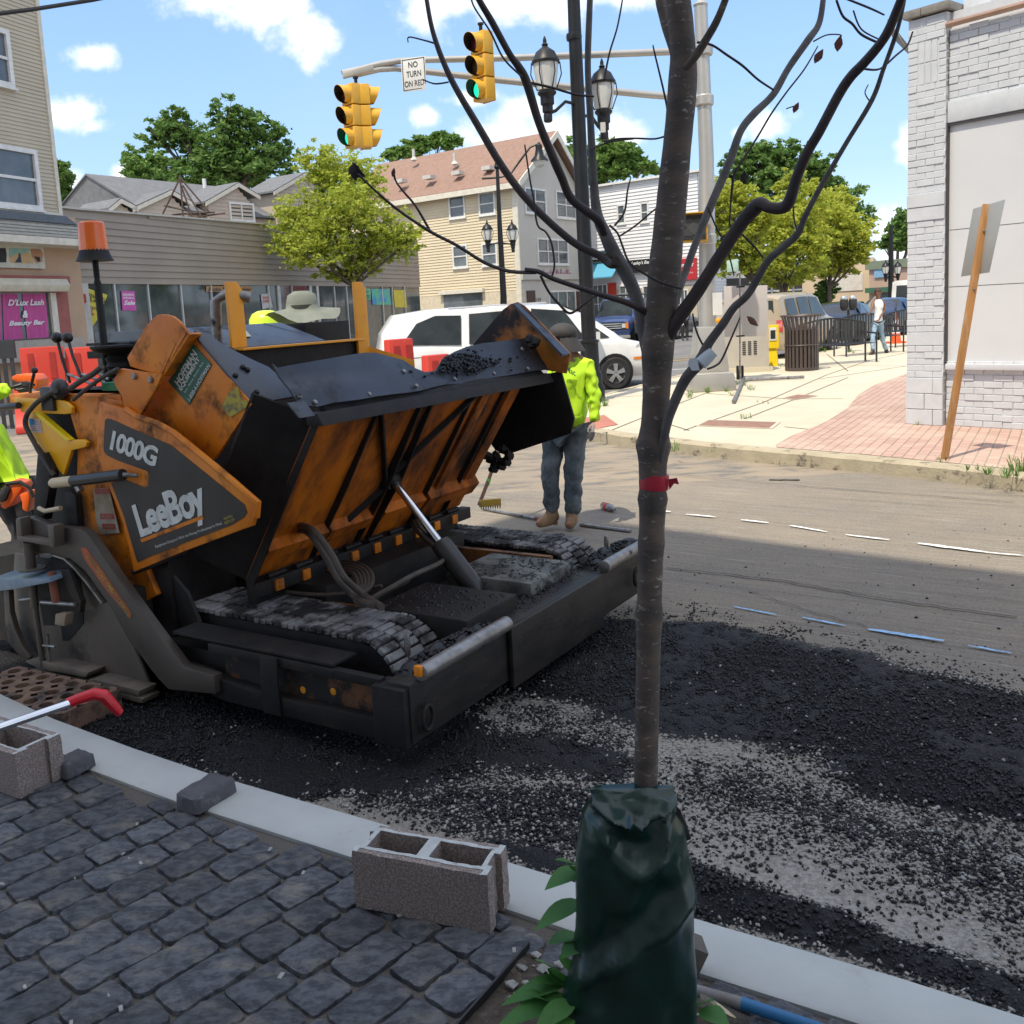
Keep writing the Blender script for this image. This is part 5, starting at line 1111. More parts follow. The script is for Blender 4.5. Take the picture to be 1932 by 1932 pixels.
for (xa, xc) in [((5, 30), (195, 275)), ((262, 330), (560, 605)), ((-300, -290), (-20, -10))]:
    b = MB(); n = 24; top = []; bot = []
    l0 = Wb.hit(*c1(xa[0], 940))[0]; l1 = Wb.hit(*c1(xa[1], 1530))[0]; r0 = Wb.hit(*c1(xc[0], 940))[0]; r1 = Wb.hit(*c1(xc[1], 1530))[0]
    for i in range(n):
        for dd_ in (0,):
            t0 = i/n; t1 = (i+1)/n; f_ = lambda t: .055+.012*math.sin(t*26)
            b.poly([Wb.P(l1+(r1-l1)*t0, zw0+.02, f_(t0)), Wb.P(l1+(r1-l1)*t1, zw0+.02, f_(t1)), Wb.P(l0+(r0-l0)*t1, zw1-.02, f_(t1)), Wb.P(l0+(r0-l0)*t0, zw1-.02, f_(t0))])
    b.build('curtain', M_cur, BB, merge=True)
wtext(BB, Wb, "D'Lux Lash", c1(70, 0)[0], c1(0, 1020)[1], c1(530, 0)[0], c1(0, 1108)[1], M_txw, .085, shear=.35, bold=.03); wtext(BB, Wb, '&', c1(262, 0)[0], c1(0, 1168)[1], c1(325, 0)[0], c1(0, 1262)[1], M_txw, .085, shear=.2, bold=.04); wtext(BB, Wb, 'Beauty Bar', c1(85, 0)[0], c1(0, 1285)[1], c1(540, 0)[0], c1(0, 1385)[1], M_txw, .085, shear=.35, bold=.03)
b = MB(); Wb.box(b, sL, wx0+.6, zw0-.55, zw0-.02, 0, .35); b.build('stone_sill', mat('sill_stone', (.42, .38, .33), rough=.8), BB, smooth=False)

# ---- row houses with grey shingle roofs behind the store
RH = Thing('row_house', 'grey shingled row house with small gables rising behind the low store', 'house', at(400, 640, 60) if False else V((-20, 58, 0)))
p0 = at(180, 398, 50); p1 = at(560, 400, 62); Wr = Wall(p0, p1)
M_rsid = mat('row_siding', (.50, .43, .35), (.44, .375, .31), rough=.6, ns=.6); M_rroof = mat('roof_grey', (.16, .165, .175), (.12, .125, .135), rough=.9, ns=3, bump=.4, bs=20)
rh = lambda x, y: Wr.hit(x, y)
s0, _ = rh(262, 400); s1, _ = rh(700, 420); zE = (rh(340, 390)[1]+rh(200, 402)[1])/2
siding(Wr, [(s0, 2), (s1, 2), (s1, zE), (s0, zE)], .22, 0, .03).build('siding', M_rsid, RH, smooth=False, merge=False, fixn=False)
box_building(RH, Wr, s0, s1, zE, 8, M_rsid)
Wr4 = Wall(Wr.P(0, 0, -4), Wr.P(10, 0, -4)); zR = (Wr4.hit(300, 366)[1]+Wr4.hit(500, 338)[1])/2
b = MB(); b.prism([Wr.P(s0-.2, zE-.05, .35), Wr.P(s0-.2, zE+.08, .35), Wr.P(s0-.2, zR, -4), Wr.P(s0-.2, zR-.1, -4)], Wr.u*(s1-s0+.4)); b.prism([Wr.P(s0-.2, zR, -4), Wr.P(s0-.2, zR-.1, -4), Wr.P(s0-.2, zE, -8.4)], Wr.u*(s1-s0+.4)); b.prism([Wr.P(s0-.1, zE-.1, .3), Wr.P(s0-.1, zR-.06, -4), Wr.P(s0-.1, zE-.1, -8.3)], Wr.u*(s1-s0+.2)); rr_ = b.build('roof', M_rroof, RH, smooth=False)
for gx in [[(196, 399), (212, 380), (238, 396)], [(240, 398), (307, 364), (345, 388)], [(377, 386), (434, 350), (470, 374)], [(505, 366), (562, 330), (610, 350)]]:
    h = [rh(*q) for q in gx]; b = MB(); hb = min(h[0][1], h[2][1])
    b.prism([Wr.P(h[0][0]+.15, 2, .5), Wr.P(h[2][0]-.15, 2, .5), Wr.P(h[2][0]-.15, hb, .5), Wr.P(h[1][0], h[1][1]-.15, .5), Wr.P(h[0][0]+.15, hb, .5)], -Wr.n*3); b.build('gable_wall', M_rsid, RH, smooth=False)
    siding(Wr, [(h[0][0]+.15, 2), (h[2][0]-.15, 2), (h[2][0]-.15, hb), (h[1][0], h[1][1]-.15), (h[0][0]+.15, hb)], .22, .5, .03).build('siding', M_rsid, RH, smooth=False, merge=False, fixn=False)
    for i in (0, 1):
        a, c = h[i], h[i+1]; A = Wr.P(a[0]-(.2 if i == 0 else 0), a[1] if i == 0 else a[1], .75); B = Wr.P(c[0]+(.2 if i == 1 else 0), c[1], .75)
        b = MB(); b.prism([A, B, B+V((0, 0, .12)), A+V((0, 0, .12))], -Wr.n*3.2); b.build('gable_roof', M_rroof, RH, smooth=False)
        b = MB(); b.prism([A+Wr.n*.02-V((0, 0, .16)), B+Wr.n*.02-V((0, 0, .16)), B+Wr.n*.02+V((0, 0, .05)), A+Wr.n*.02+V((0, 0, .05))], -Wr.n*.06); b.build('rake_board', M_trim, RH, smooth=False)
a = rh(422, 418); c = rh(466, 386); window(RH, Wr, a[0], c[0], min(a[1], c[1]-1.1), c[1], M_wfr, M_glass, .5, .12, 0, 1, depth=.1)
b = MB(); q = at(388, 372, 60); b.tube([q, q+V((0, 0, 1.1))], .12, 8); b.build('vent_pipe', mat('vent_white', (.7, .7, .7), rough=.4), RH)
b = MB(); q = at(518, 368, 61); b.tube([q, q+V((0, 0, -2))], .07, 8); b.build('downpipe', M_wfr, RH)

# ---- cream three-storey building, gable towards the street
CB = Thing('apartment_house', 'cream clapboard three storey house with brown shingle roof and a nail salon below its gable', 'house', at(969, 620, 50))
cz = at(974, 341, 50); lw0 = at(739, 367, 55.3); C0 = V((cz.x, cz.y)); Wl = Wall(lw0, cz)
ang = math.radians(56); Wg = Wall(cz, cz+V((math.cos(ang), math.sin(ang), 0)))
M_cream = mat('cream_siding', (.66, .565, .40), (.60, .51, .36), rough=.6, ns=.6); M_stuc_shade = mat('shaded_gable_stucco', (.52, .49, .44), (.48, .455, .41), rough=.8, ns=.8)  # shade on the gable is mixed into its grey; the house is cream
sE = Wl.L; sA = -4.2; zEv = cz.z; zB = Wl.hit(960, 548)[1]
hx = [(c_[0], c_[1]) for c_ in []]
wl = []
for (x0, y0, x1, y1) in [(849, 366, 877, 414), (905, 360, 934, 408), (856, 460, 882, 507), (911, 456, 938, 503)]:
    a = Wl.hit(x0, y1); c = Wl.hit(x1, y0); wl.append((a[0], c[0], a[1], c[1]))
siding(Wl, [(sA, zB), (sE, zB), (sE, zEv), (sA, zEv)], .15, 0, .028, holes=wl).build('siding', M_cream, CB, smooth=False, merge=False, fixn=False)
for q in wl: window(CB, Wl, *q, M_wfr, M_glass2, 0, .10, 1, 0, depth=.07)
b = MB(); Wl.box(b, sA, sE, 0, zB, -.3, .02); b.build('base_wall', mat('base_cream', (.66, .58, .44), rough=.8), CB, smooth=False)
b = MB(); Wl.box(b, sE-.30, sE+.02, 0, zEv, -.02, .05); b.build('corner_board', M_trim, CB, smooth=False)
gR = Wg.hit(1094, 400)[0]; pk = Wg.hit(1037, 254); Lw = gR
gw = []
for (x0, y0, x1, y1) in [(990, 358, 1028, 402), (1049, 364, 1084, 411), (1014, 452, 1070, 499)]:
    a = Wg.hit(x0, y1); c = Wg.hit(x1, y0); gw.append((a[0], c[0], a[1], c[1]))
b = MB(); b.prism([Wg.P(0, 0), Wg.P(Lw, 0), Wg.P(Lw, zEv), Wg.P(pk[0], pk[1]-.2), Wg.P(0, zEv)], -Wg.n*.25); b.build('gable_wall', M_stuc_shade, CB, smooth=False)
for i, q in enumerate(gw): window(CB, Wg, *q, M_wfr, M_glass2, 0, .10, 1, 1 if i < 2 else 2, depth=.07)
body = MB(); dpt = Wl.u*(-(sE-sA))
body.prism([Wg.P(.05, 0, -.1), Wg.P(Lw-.05, 0, -.1), Wg.P(Lw-.05, zEv, -.1), Wg.P(.05, zEv, -.1)], dpt*.98); body.build('wall', M_cream, CB, smooth=False)
M_brn = mat('roof_brown', (.27, .165, .125), (.21, .13, .10), rough=.9, ns=4, bump=.4, bs=14, c3=(.30, .20, .16), s3=9, t3=(.5, .7))
b = MB()
for (a, c) in [((-.5, zEv-.25), (pk[0], pk[1])), ((pk[0], pk[1]), (Lw+.5, zEv-.25))]:
    A = Wg.P(a[0], a[1], .45); B = Wg.P(c[0], c[1], .45); b.prism([A, B, B+V((0, 0, .16)), A+V((0, 0, .16))], dpt*1.03)
rf = b.build('roof', M_brn, CB, smooth=False, merge=False)
for (a, c) in [((-.5, zEv-.25), (pk[0], pk[1])), ((pk[0], pk[1]), (Lw+.5, zEv-.25))]:
    A = Wg.P(a[0], a[1]-.2, .5); B = Wg.P(c[0], c[1]-.2, .5); b = MB(); b.prism([A, B, B+V((0, 0, .36)), A+V((0, 0, .36))], -Wg.n*.06); b.build('rake_board', M_trim, CB, smooth=False)
b = MB(); b.prism([Wg.P(-.52, zEv-.4, .45), Wg.P(-.40, zEv-.4, .45), Wg.P(-.40, zEv-.12, .45), Wg.P(-.52, zEv-.12, .45)], dpt*1.03); b.build('gutter', M_trim, CB, smooth=False)
M_vent = mat('vent_grey', (.55, .54, .50), rough=.5)
sl_ = (pk[1]-(zEv-.25))/(pk[0]+.5)
rn = (Wg.n*0+V((0, 0, 1))*1-Wg.u*sl_).normalized(); rp0 = Wg.P(-.5, zEv-.09, 0)
def onroof(x, y):
    r_ = V(ray(x, y)); c_ = V((0, 0, H)); return c_+r_*((rp0-c_).dot(rn)/r_.dot(rn))
for (x, y) in [(757, 347), (810, 340), (864, 332), (921, 323)]:
    p = onroof(x, y); b = MB(); b.obox(p+V((0, 0, .15)), Wg.u*.26, Wl.u*.28, V((0, 0, .10))); b.build('roof_vent', M_vent, rf and CB, smooth=False)
for (x, y) in [(781, 302), (858, 310)]:
    p = onroof(x, y); b = MB(); b.tube([p-V((0, 0, .1)), p+V((0, 0, .6))], .09, 8); b.lathe([(.22, 0), (.09, .18)], p, 8); b.build('flue', M_vent, CB)
wtext(CB, Wg, 'Nails', 1047, 508, 1076, 529, mat('text_pink', (.42, .16, .28), rough=.6), .05, shear=.25, bold=.03)
wtext(CB, Wg, 'Lady', 1023, 508, 1044, 528, MATS['text_pink'], .05, shear=.25, bold=.01)
for (x0, y0, x1, y1, nm) in [(1037, 547, 1085, 605, 'shop_window'), (996, 548, 1008, 600, 'door'), (1089, 550, 1098, 612, 'door')]:
    a = Wg.hit(x0, 612 if nm == 'door' else y1); c = Wg.hit(x1, y0)
    if nm == 'shop_window': window(CB, Wg, a[0], c[0], max(.5, a[1]), c[1], M_wfr, mat('pale_grey_glass', (.20, .26, .26), (.10, .12, .12), rough=.1, ns=2), 0, .1, 0, 2, 'shop_window')  # glass a paler grey-green than the other windows
    else:
        b = MB(); Wg.box(b, a[0], c[0], .1, c[1], 0, .06); b.build('door', mat('door_dark', (.09, .05, .04), rough=.6), CB, smooth=False)
b = MB(); a = Wl.hit(840, 600); c = Wl.hit(910, 551); Wl.box(b, a[0], c[0], .9, c[1], 0, .05); b.build('lower_window', M_glass2, CB, smooth=False)
b = MB(); Wl.box(b, a[0]-.2, c[0]+.2, c[1], c[1]+.2, 0, .25); b.build('window_hood', M_trim, CB, smooth=False)
wtext(CB, Wg, '139', 1011, 562, 1019, 569, M_txk, .05)
b = MB(); Wg.box(b, 0, Lw, 3.3, 3.6, 0, .12); b.build('string_course', M_stuc_shade, CB, smooth=False)

# ---- white building with shops
WB = Thing('white_building', 'white clapboard two storey building with black shop signs and a blue awning', 'building', at(1314, 620, 51))
w0 = at(1113, 346, 56.5); w1 = at(1316, 324, 52); Ww = Wall(w0, w1); a2 = math.radians(62); Wx = Wall(w1, w1+V((math.cos(a2), math.sin(a2), 0)))
M_wsid = mat('white_siding', (.72, .72, .73), (.66, .66, .68), rough=.55, ns=.5)
zT = w1.z; zM = Ww.hit(1240, 468)[1]
ww = []
for (x0, y0, x1, y1) in [(1165, 384, 1180, 424), (1209, 380, 1224, 421)]:
    a = Ww.hit(x0, y1); c = Ww.hit(x1, y0); ww.append((a[0], c[0], a[1], c[1]))
sW = -1.0
siding(Ww, [(sW, 2.6), (Ww.L, 2.6), (Ww.L, zT), (Ww.L*.3, zT), (sW, zT-.6)], .19, 0, .035, holes=ww).build('siding', M_wsid, WB, smooth=False, merge=False, fixn=False)
for q in ww: window(WB, Ww, *q, M_wfr, M_glass2, 0, .10, 1, 0)
siding(Wx, [(0, 0.1), (7.5, .1), (7.5, zT-.3), (0, zT)], .19, 0, .035).build('siding', M_wsid, WB, smooth=False, merge=False, fixn=False)
b = MB(); b.prism([Ww.P(sW, 0, -.05), Ww.P(Ww.L, 0, -.05), Wx.P(7.5, 0, -.05), Wx.P(7.5, 0, -.05)+(Ww.P(sW, 0)-Ww.P(Ww.L, 0))], (0, 0, zT-.05)); b.build('wall', M_wsid, WB, smooth=False)
b = MB(); Ww.box(b, sW, Ww.L+.2, zT-.02, zT+.1, -.3, .2); Wx.box(b, 0, 7.5, zT-.02, zT+.1, -.3, .2); b.build('cornice', M_wfr, WB, smooth=False)
for (x0, y0, x1, y1) in [(1380, 360, 1391, 400)]:
    a = Wx.hit(x0, y1); c = Wx.hit(x1, y0); window(WB, Wx, a[0], c[0], a[1], c[1], M_wfr, M_glass2, 0, .1, 1, 0)
M_sgb = mat('sign_black', (.02, .018, .02), rough=.4); M_awn = mat('awning_blue', (.10, .36, .52), (.07, .28, .42), rough=.5, stretch=(8, 8, .1), ns=3)
def band(x0, y0, x1, y1, m, nm, d0=.02, d1=.2):
    a = Ww.hit(x0, y1); c = Ww.hit(x1, y0); b = MB(); Ww.box(b, a[0], c[0], a[1], c[1], d0, d1); return b.build(nm, m, WB, smooth=False)
band(1113, 477, 1168, 503-8, M_sgb, 'shop_sign', .02, .2); band(1170, 485, 1262, 517, M_sgb, 'shop_sign', .02, .25); band(1270, 486, 1316, 530, mat('sign_red', (.50, .03, .04), rough=.4), 'shop_sign', .02, .25)
band(1113, 470, 1168, 478, mat('blue_cap', (.10, .16, .22), rough=.5), 'sign_cap', .02, .3)
wtext(WB, Ww, 'boostmobile', 1118, 479, 1165, 491, M_txw, .215, bold=.02); wtext(WB, Ww, "Lesley's Beauty Salon", 1196, 488, 1258, 502, M_txw, .265, shear=.3, bold=.02); wtext(WB, Ww, '(973) 555', 1225, 505, 1240, 509, M_txw, .265) if False else None
wtext(WB, Ww, 'Remy Hair', 1284, 494, 1313, 507, M_txw, .265, shear=.2, bold=.02); wtext(WB, Ww, 'WALK INS WELCOME', 1275, 513, 1312, 518, M_txw, .265)
a = Ww.hit(1112, 527); c = Ww.hit(1172, 500); b = MB(); b.prism([Ww.P(a[0], c[1]+.25, .03), Ww.P(a[0], a[1]+.05, 1.0), Ww.P(a[0], a[1]-.02, 1.0), Ww.P(a[0], c[1]+.15, .03)], Ww.u*(c[0]-a[0])); b.build('awning', M_awn, WB, smooth=False)
b = MB(); a = Ww.hit(1113, 600); c = Ww.hit(1316, 530); Ww.box(b, a[0], c[0], .2, c[1]-.2, .03, .08); b.build('shop_front', mat('shopfront_tan', (.52, .46, .36), rough=.7), WB, smooth=False)
for (x0, x1, y0, m_, nm) in [(1122, 1148, 535, M_glass2, 'shop_window'), (1150, 1164, 533, M_txr, 'shop_door'), (1172, 1207, 536, M_glass, 'shop_window'), (1216, 1245, 537, M_glass, 'shop_window'), (1280, 1300, 545, M_glass2, 'shop_window')]:
    a = Ww.hit(x0, 600); c = Ww.hit(x1, y0)
    if nm == 'shop_window': window(WB, Ww, a[0], c[0], .7, c[1], M_wfr, m_, .08, .07, 1, 2, nm, sill=False)
    else:
        b = MB(); Ww.box(b, a[0], c[0], .2, c[1], .08, .12); b.build(nm, m_, WB, smooth=False)

# ---- low shops to the right
LB = Thing('shop_row', 'low dark glass shopfront with a white fascia right of the utility cabinet', 'shops', at(1420, 620, 47))
q0 = at(1325, 530, 57); q1 = at(1515, 530, 60); Wq = Wall(q0, q1); qh = Wq.hit
b = MB(); a = qh(1325, 527)[0]; c = qh(1512, 515)[0]; zz = qh(1420, 527)[1]; zt_ = qh(1420, 496)[1]
box_building(LB, Wq, a, c, zt_, 3, M_wsid, 'wall')
Wq.box(b, a, c, zz+.1, zt_, 0, .3); b.build('fascia', mat('fascia_white', (.62, .60, .56), rough=.6), LB, smooth=False)
b = MB(); Wq.box(b, a, qh(1450, 530)[0], zz-.35, zz+.1, .3, .36); b.build('sign_board', M_sgb, LB, smooth=False)
wtext(LB, Wq, 'FINE SPIRITS', 1407, 530, 1432, 536, M_txw, .37)
b = MB(); Wq.box(b, a, c, .2, zz+.1, .02, .06); b.build('shop_glass', M_glass, LB, smooth=False)
for i in range(9):
    s_ = a+(c-a)*(i+.02)/8.9; b = MB(); Wq.box(b, s_-.04, s_+.04, .2, zz+.1, .06, .12); b.build('mullion', M_wfr, LB, smooth=False)
b = MB(); Wq.box(b, a, c, 2.0, 2.1, .06, .12); b.build('transom', M_wfr, LB, smooth=False)
b = MB(); e = qh(1480, 540); Wq.box(b, e[0]-.25, e[0]+.25, e[1]-.3, e[1]+.25, .12, .13); b.build('yellow_notice', MATS['poster_yellow'], LB, smooth=False)
b = MB(); e = qh(1505, 500); b.obox(Wq.P(e[0], e[1], .8), Wq.u*1.2, Wq.n*.8, V((0, 0, .18))); b.build('blue_awning', mat('awning_navy', (.05, .12, .30), rough=.5), LB, bevel=.1)

BG = Thing('beige_building', 'plain sunlit beige blank walled building beyond the street trees', 'building', at(1570, 600, 70))
g0 = at(1500, 540, 64); g1 = at(1650, 510, 62); Wz = Wall(g0, g1); a = Wz.hit(1505, 520)[0]; c = Wz.hit(1648, 500)[0]
b = MB(); M_bg = mat('beige_wall', (.60, .47, .32), (.55, .43, .30), rough=.8, ns=.7)
z1_ = Wz.hit(1570, 512)[1]; z2_ = Wz.hit(1635, 486)[1]
b.prism([Wz.P(a, 0), Wz.P(c, 0), Wz.P(c, z2_), Wz.P(c-4, z2_), Wz.P(c-7, z1_), Wz.P(a, z1_)], -Wz.n*8); b.build('wall', M_bg, BG, smooth=False)
b = MB(); Wz.box(b, a+4, c-3, 1.8, 2.9, 0, .05); b.build('pale_sign', mat('pale_sign', (.66, .62, .56), rough=.7), BG, smooth=False)
b = MB(); e = Wz.hit(1665, 505); b.lathe([(1.1, 0), (1.1, .5), (.5, .8)], Wz.P(c-2.5, z2_, -1), 12); b.build('roof_dome', mat('pinkish', (.55, .36, .27), rough=.8), BG)
PG = Thing('pink_building', 'pinkish building with a sage green roof edge at the end of the street', 'building', at(1680, 600, 66))
g0 = at(1636, 500, 60); g1 = at(1740, 500, 56); Wy = Wall(g0, g1); a = Wy.hit(1639, 500)[0]; c = a+9; z1_ = Wy.hit(1680, 490)[1]; z0_ = Wy.hit(1680, 506)[1]
box_building(PG, Wy, a, c, z0_, 8, mat('pink_wall', (.52, .36, .28), (.47, .33, .26), rough=.8, ns=1))
box_building(PG, Wy, a-.2, c, z1_, 8.3, mat('sage_roof', (.22, .26, .18), rough=.8), 'roof_edge', z0=z0_, d=.1)
b = MB(); Wy.box(b, a+.6, c, 0.4, 1.5, 0, .05); b.build('shop_window', M_glass2, PG, smooth=False)
b = MB(); Wy.box(b, a, c, 1.6, 1.9, 0, .3); b.build('green_canopy', mat('canopy_green', (.05, .16, .09), rough=.6), PG, smooth=False)
b = MB(); Wy.box(b, a+.5, a+1.6, 2.5, 3.3, 0, .05); b.build('blue_notice', mat('notice_blue', (.25, .45, .65), rough=.6), PG, smooth=False)

# ---- painted grey brick building, right foreground
RB = Thing('brick_building', 'pale grey painted brick corner building with boarded up window panel', 'building', g(1712, 797, .15))
K0 = g(1712, 799, .15); K1 = g(1932, 812, .15); Wk = Wall(K0, K1); kh = Wk.hit
M_gb = mat('grey_painted_brick', (.58, .595, .615), (.52, .535, .56), rough=.55, ns=6, bump=.35, bs=40)
pil1 = kh(1784, 500)[0]; zTop = kh(1725, 36)[1]; zWall = kh(1800, 50)[1]; zPan1 = kh(1790, 232)[1]; zPan0 = kh(1790, 686)[1]; Send = 7.5
b = MB(); Wk.box(b, 0.004, pil1-.003, -.1, zTop-.02, -.069, .021); Wk.box(b, pil1+.02, Send, -.1, zPan0-.08, -.069, -.040); Wk.box(b, pil1+.02, Send, zPan1+.245, zWall-.01, -.069, -.040); Wk.box(b, 0.0, Send, -.1, zTop-.02, -.30, -.07); b.build('wall_core', M_gb, RB, smooth=False)
bk = MB(); r = random.Random(4); ch = .0765
def course(mb, s0_, s1_, z_, h_, L_, d_, off, rough_=.004):
    s_ = s0_-off
    while s_ < s1_:
        a_ = max(s_, s0_); c_ = min(s_+L_, s1_)
        if c_-a_ > .03:
            j = r.uniform(-rough_, rough_); Wk.box(mb, a_+.003, c_-.003, z_+.0035, z_+h_-.0035, -.08, d_+j)
        s_ += L_
z_ = .15; i = 0
while z_ < zTop-.08:
    blk = z_ < .72 or 1.05 < z_ < 1.25 or 2.55 < z_ < 2.78
    if blk:
        hh = .19 if z_ < .6 else .16; course(bk, 0, pil1, z_, hh, .33 if z_ < .6 else .60, .055 if z_ < .6 else .04, .1*(i % 2), .01); z_ += hh
    elif z_ > zPan1+.25 and ((z_ < zPan1+.85) and (z_ > zPan1+.45) or (z_ > zTop-.75 and z_ < zTop-.35)):
        hh = .24; course(bk, 0, .12, z_, .075, .2, .03, 0); course(bk, 0, .12, z_+.08, .075, .2, .03, 0); course(bk, 0, .12, z_+.16, .075, .2, .03, 0)
        for k_ in range(3): Wk.box(bk, .13+k_*.075, .195+k_*.075, z_, z_+.23, -.08, .03)
        course(bk, .36, pil1, z_, .075, .2, .03, 0); course(bk, .36, pil1, z_+.08, .075, .2, .03, 0); course(bk, .36, pil1, z_+.16, .075, .2, .03, 0); z_ += hh
    else:
        course(bk, 0, pil1, z_, ch, .215, .03, .107*(i % 2), .006); z_ += ch
    i += 1
pl_ = bk.build('pilaster', M_gb, RB, bevel=.004, seg=1, merge=False)
bk = MB(); bk2 = MB(); z_ = .15; i = 0
while z_ < zWall-.02:
    if z_ < zPan0-.03 or z_ > zPan1+.02:
        course(bk if z_ < zPan0 else bk2, pil1+.004, Send, z_, ch, .215, -.03, .107*(i % 2), .007)
    z_ += ch; i += 1
bk.build('wall', M_gb, RB, bevel=.004, seg=1, merge=False); bk2.build('upper_wall', M_gb, RB, bevel=.004, seg=1, merge=False)
b = MB(); zl = kh(1790, 232)[1]; Wk.box(b, pil1+.003, Send, zPan1-.0, zPan1+.24, -.05, .0); b.build('lintel', M_gb, RB, bevel=.01)
M_pan = mat('boarding_panel', (.62, .625, .635), (.58, .585, .60), rough=.5, ns=1.2, bump=.12, bs=5)
b = MB(); Wk.box(b, pil1+.012, Send, zPan0, zPan1-.03, -.069, -.045); pnl = b.build('window_boarding', M_pan, RB, smooth=False)
zs_ = [kh(1800, 433)[1], kh(1800, 541)[1]]
for z_ in zs_:
    b = MB(); Wk.box(b, pil1+.02, Send, z_-.003, z_+.003, -.046, -.0435); b.build('panel_seam', M_txk, RB, smooth=False)
b = MB(); Wk.box(b, pil1-.0, pil1+.015, zPan0, zPan1, -.05, .006); Wk.box(b, pil1, Send, zPan1-.03, zPan1+.0, -.05, -.01); b.build('panel_frame', mat('frame_dark', (.05, .05, .055), rough=.5), RB, smooth=False)
b = MB(); Wk.box(b, pil1+.02, Send, zPan0-.07, zPan0, -.06, .03); b.build('window_sill', M_gb, RB, bevel=.01)
M_cop = mat('coping_stone', (.26, .245, .22), (.18, .17, .155), rough=.9, ns=7, bump=.6)
b = MB(); Wk.box(b, -.04, .17, zTop, zTop+.09, -.34, .08); Wk.box(b, .175, pil1+.04, zTop, zTop+.09, -.34, .08); b.build('coping', M_cop, RB, bevel=.01)
b = MB(); Wk.box(b, pil1+.05, pil1+.35, zWall+.05, zWall+.35, -.6, -.25); b.build('roof_stub', M_gb, RB, bevel=.01)
a = Wk.P(pil1+.0, zWall+.03, .03); c = Wk.P(Send, zWall+.03, .03); b = MB(); b.tube([a, a.lerp(c, .5), c], .035, 10); b.build('copper_gutter', mat('copper', (.42, .27, .20), rough=.4, metal=.5), RB)
pa = at(1797, 40, 12); b = MB(); b.tube([at(1675, 38, 12.2), at(1700, 35, 12.1), at(1730, 33, 12)], .012, 6); b.tube([at(1890, -4, 11.4), at(1915, 2, 11.4), at(1935, 18, 11.4)], .015, 6); b.build('roof_cable', M_txk, RB)
b = MB(); b.prism([at(1675, 35, 13.5), at(1683, 70, 13.5), at(1722, 110, 12.2), at(1722, 95, 12.2), at(1690, 55, 13.5)], (.05, .08, 0)); b.build('eave_bracket', M_cop, RB, smooth=False)
box_building(RB, Wk, .25, Send, zTop-.3, 6, M_gb, 'core', d=-.35)

# ---- tall building behind the camera: throws the shade over the near side of the street
n_ = V((.67, .742)).normalized(); t_ = V((n_.y, -n_.x))
q = V((-4.15, 1.86)); SBH = 16.3
SB = Thing('apartment_block', 'tall pale block behind the viewer whose shadow covers the near kerb', 'building', (q.x, q.y, 0))
b = MB(); q3 = V((q.x, q.y, 0)); t3 = V((t_.x, t_.y, 0)); n3 = V((n_.x, n_.y, 0)); b.prism([q3, q3+t3*34, q3+t3*34-n3*12, q3-n3*12], (0, 0, SBH)); b.build('wall', mat('pale_bounce_brick', (.62, .58, .52), (.55, .51, .45), rough=.9, ns=6, bump=.5), SB, smooth=False)  # unseen wall coloured pale so it bounces fill light into the shade
for i in range(9):
    for k_ in range(4):
        b = MB(); c_ = q3+t3*(2+i*3.6)+n3*.02+V((0, 0, 2+k_*3.9)); b.prism([c_, c_+t3*1.3, c_+t3*1.3+V((0, 0, 1.9)), c_+V((0, 0, 1.9))], n3*.03); b.build('window', M_glass2, SB, smooth=False)

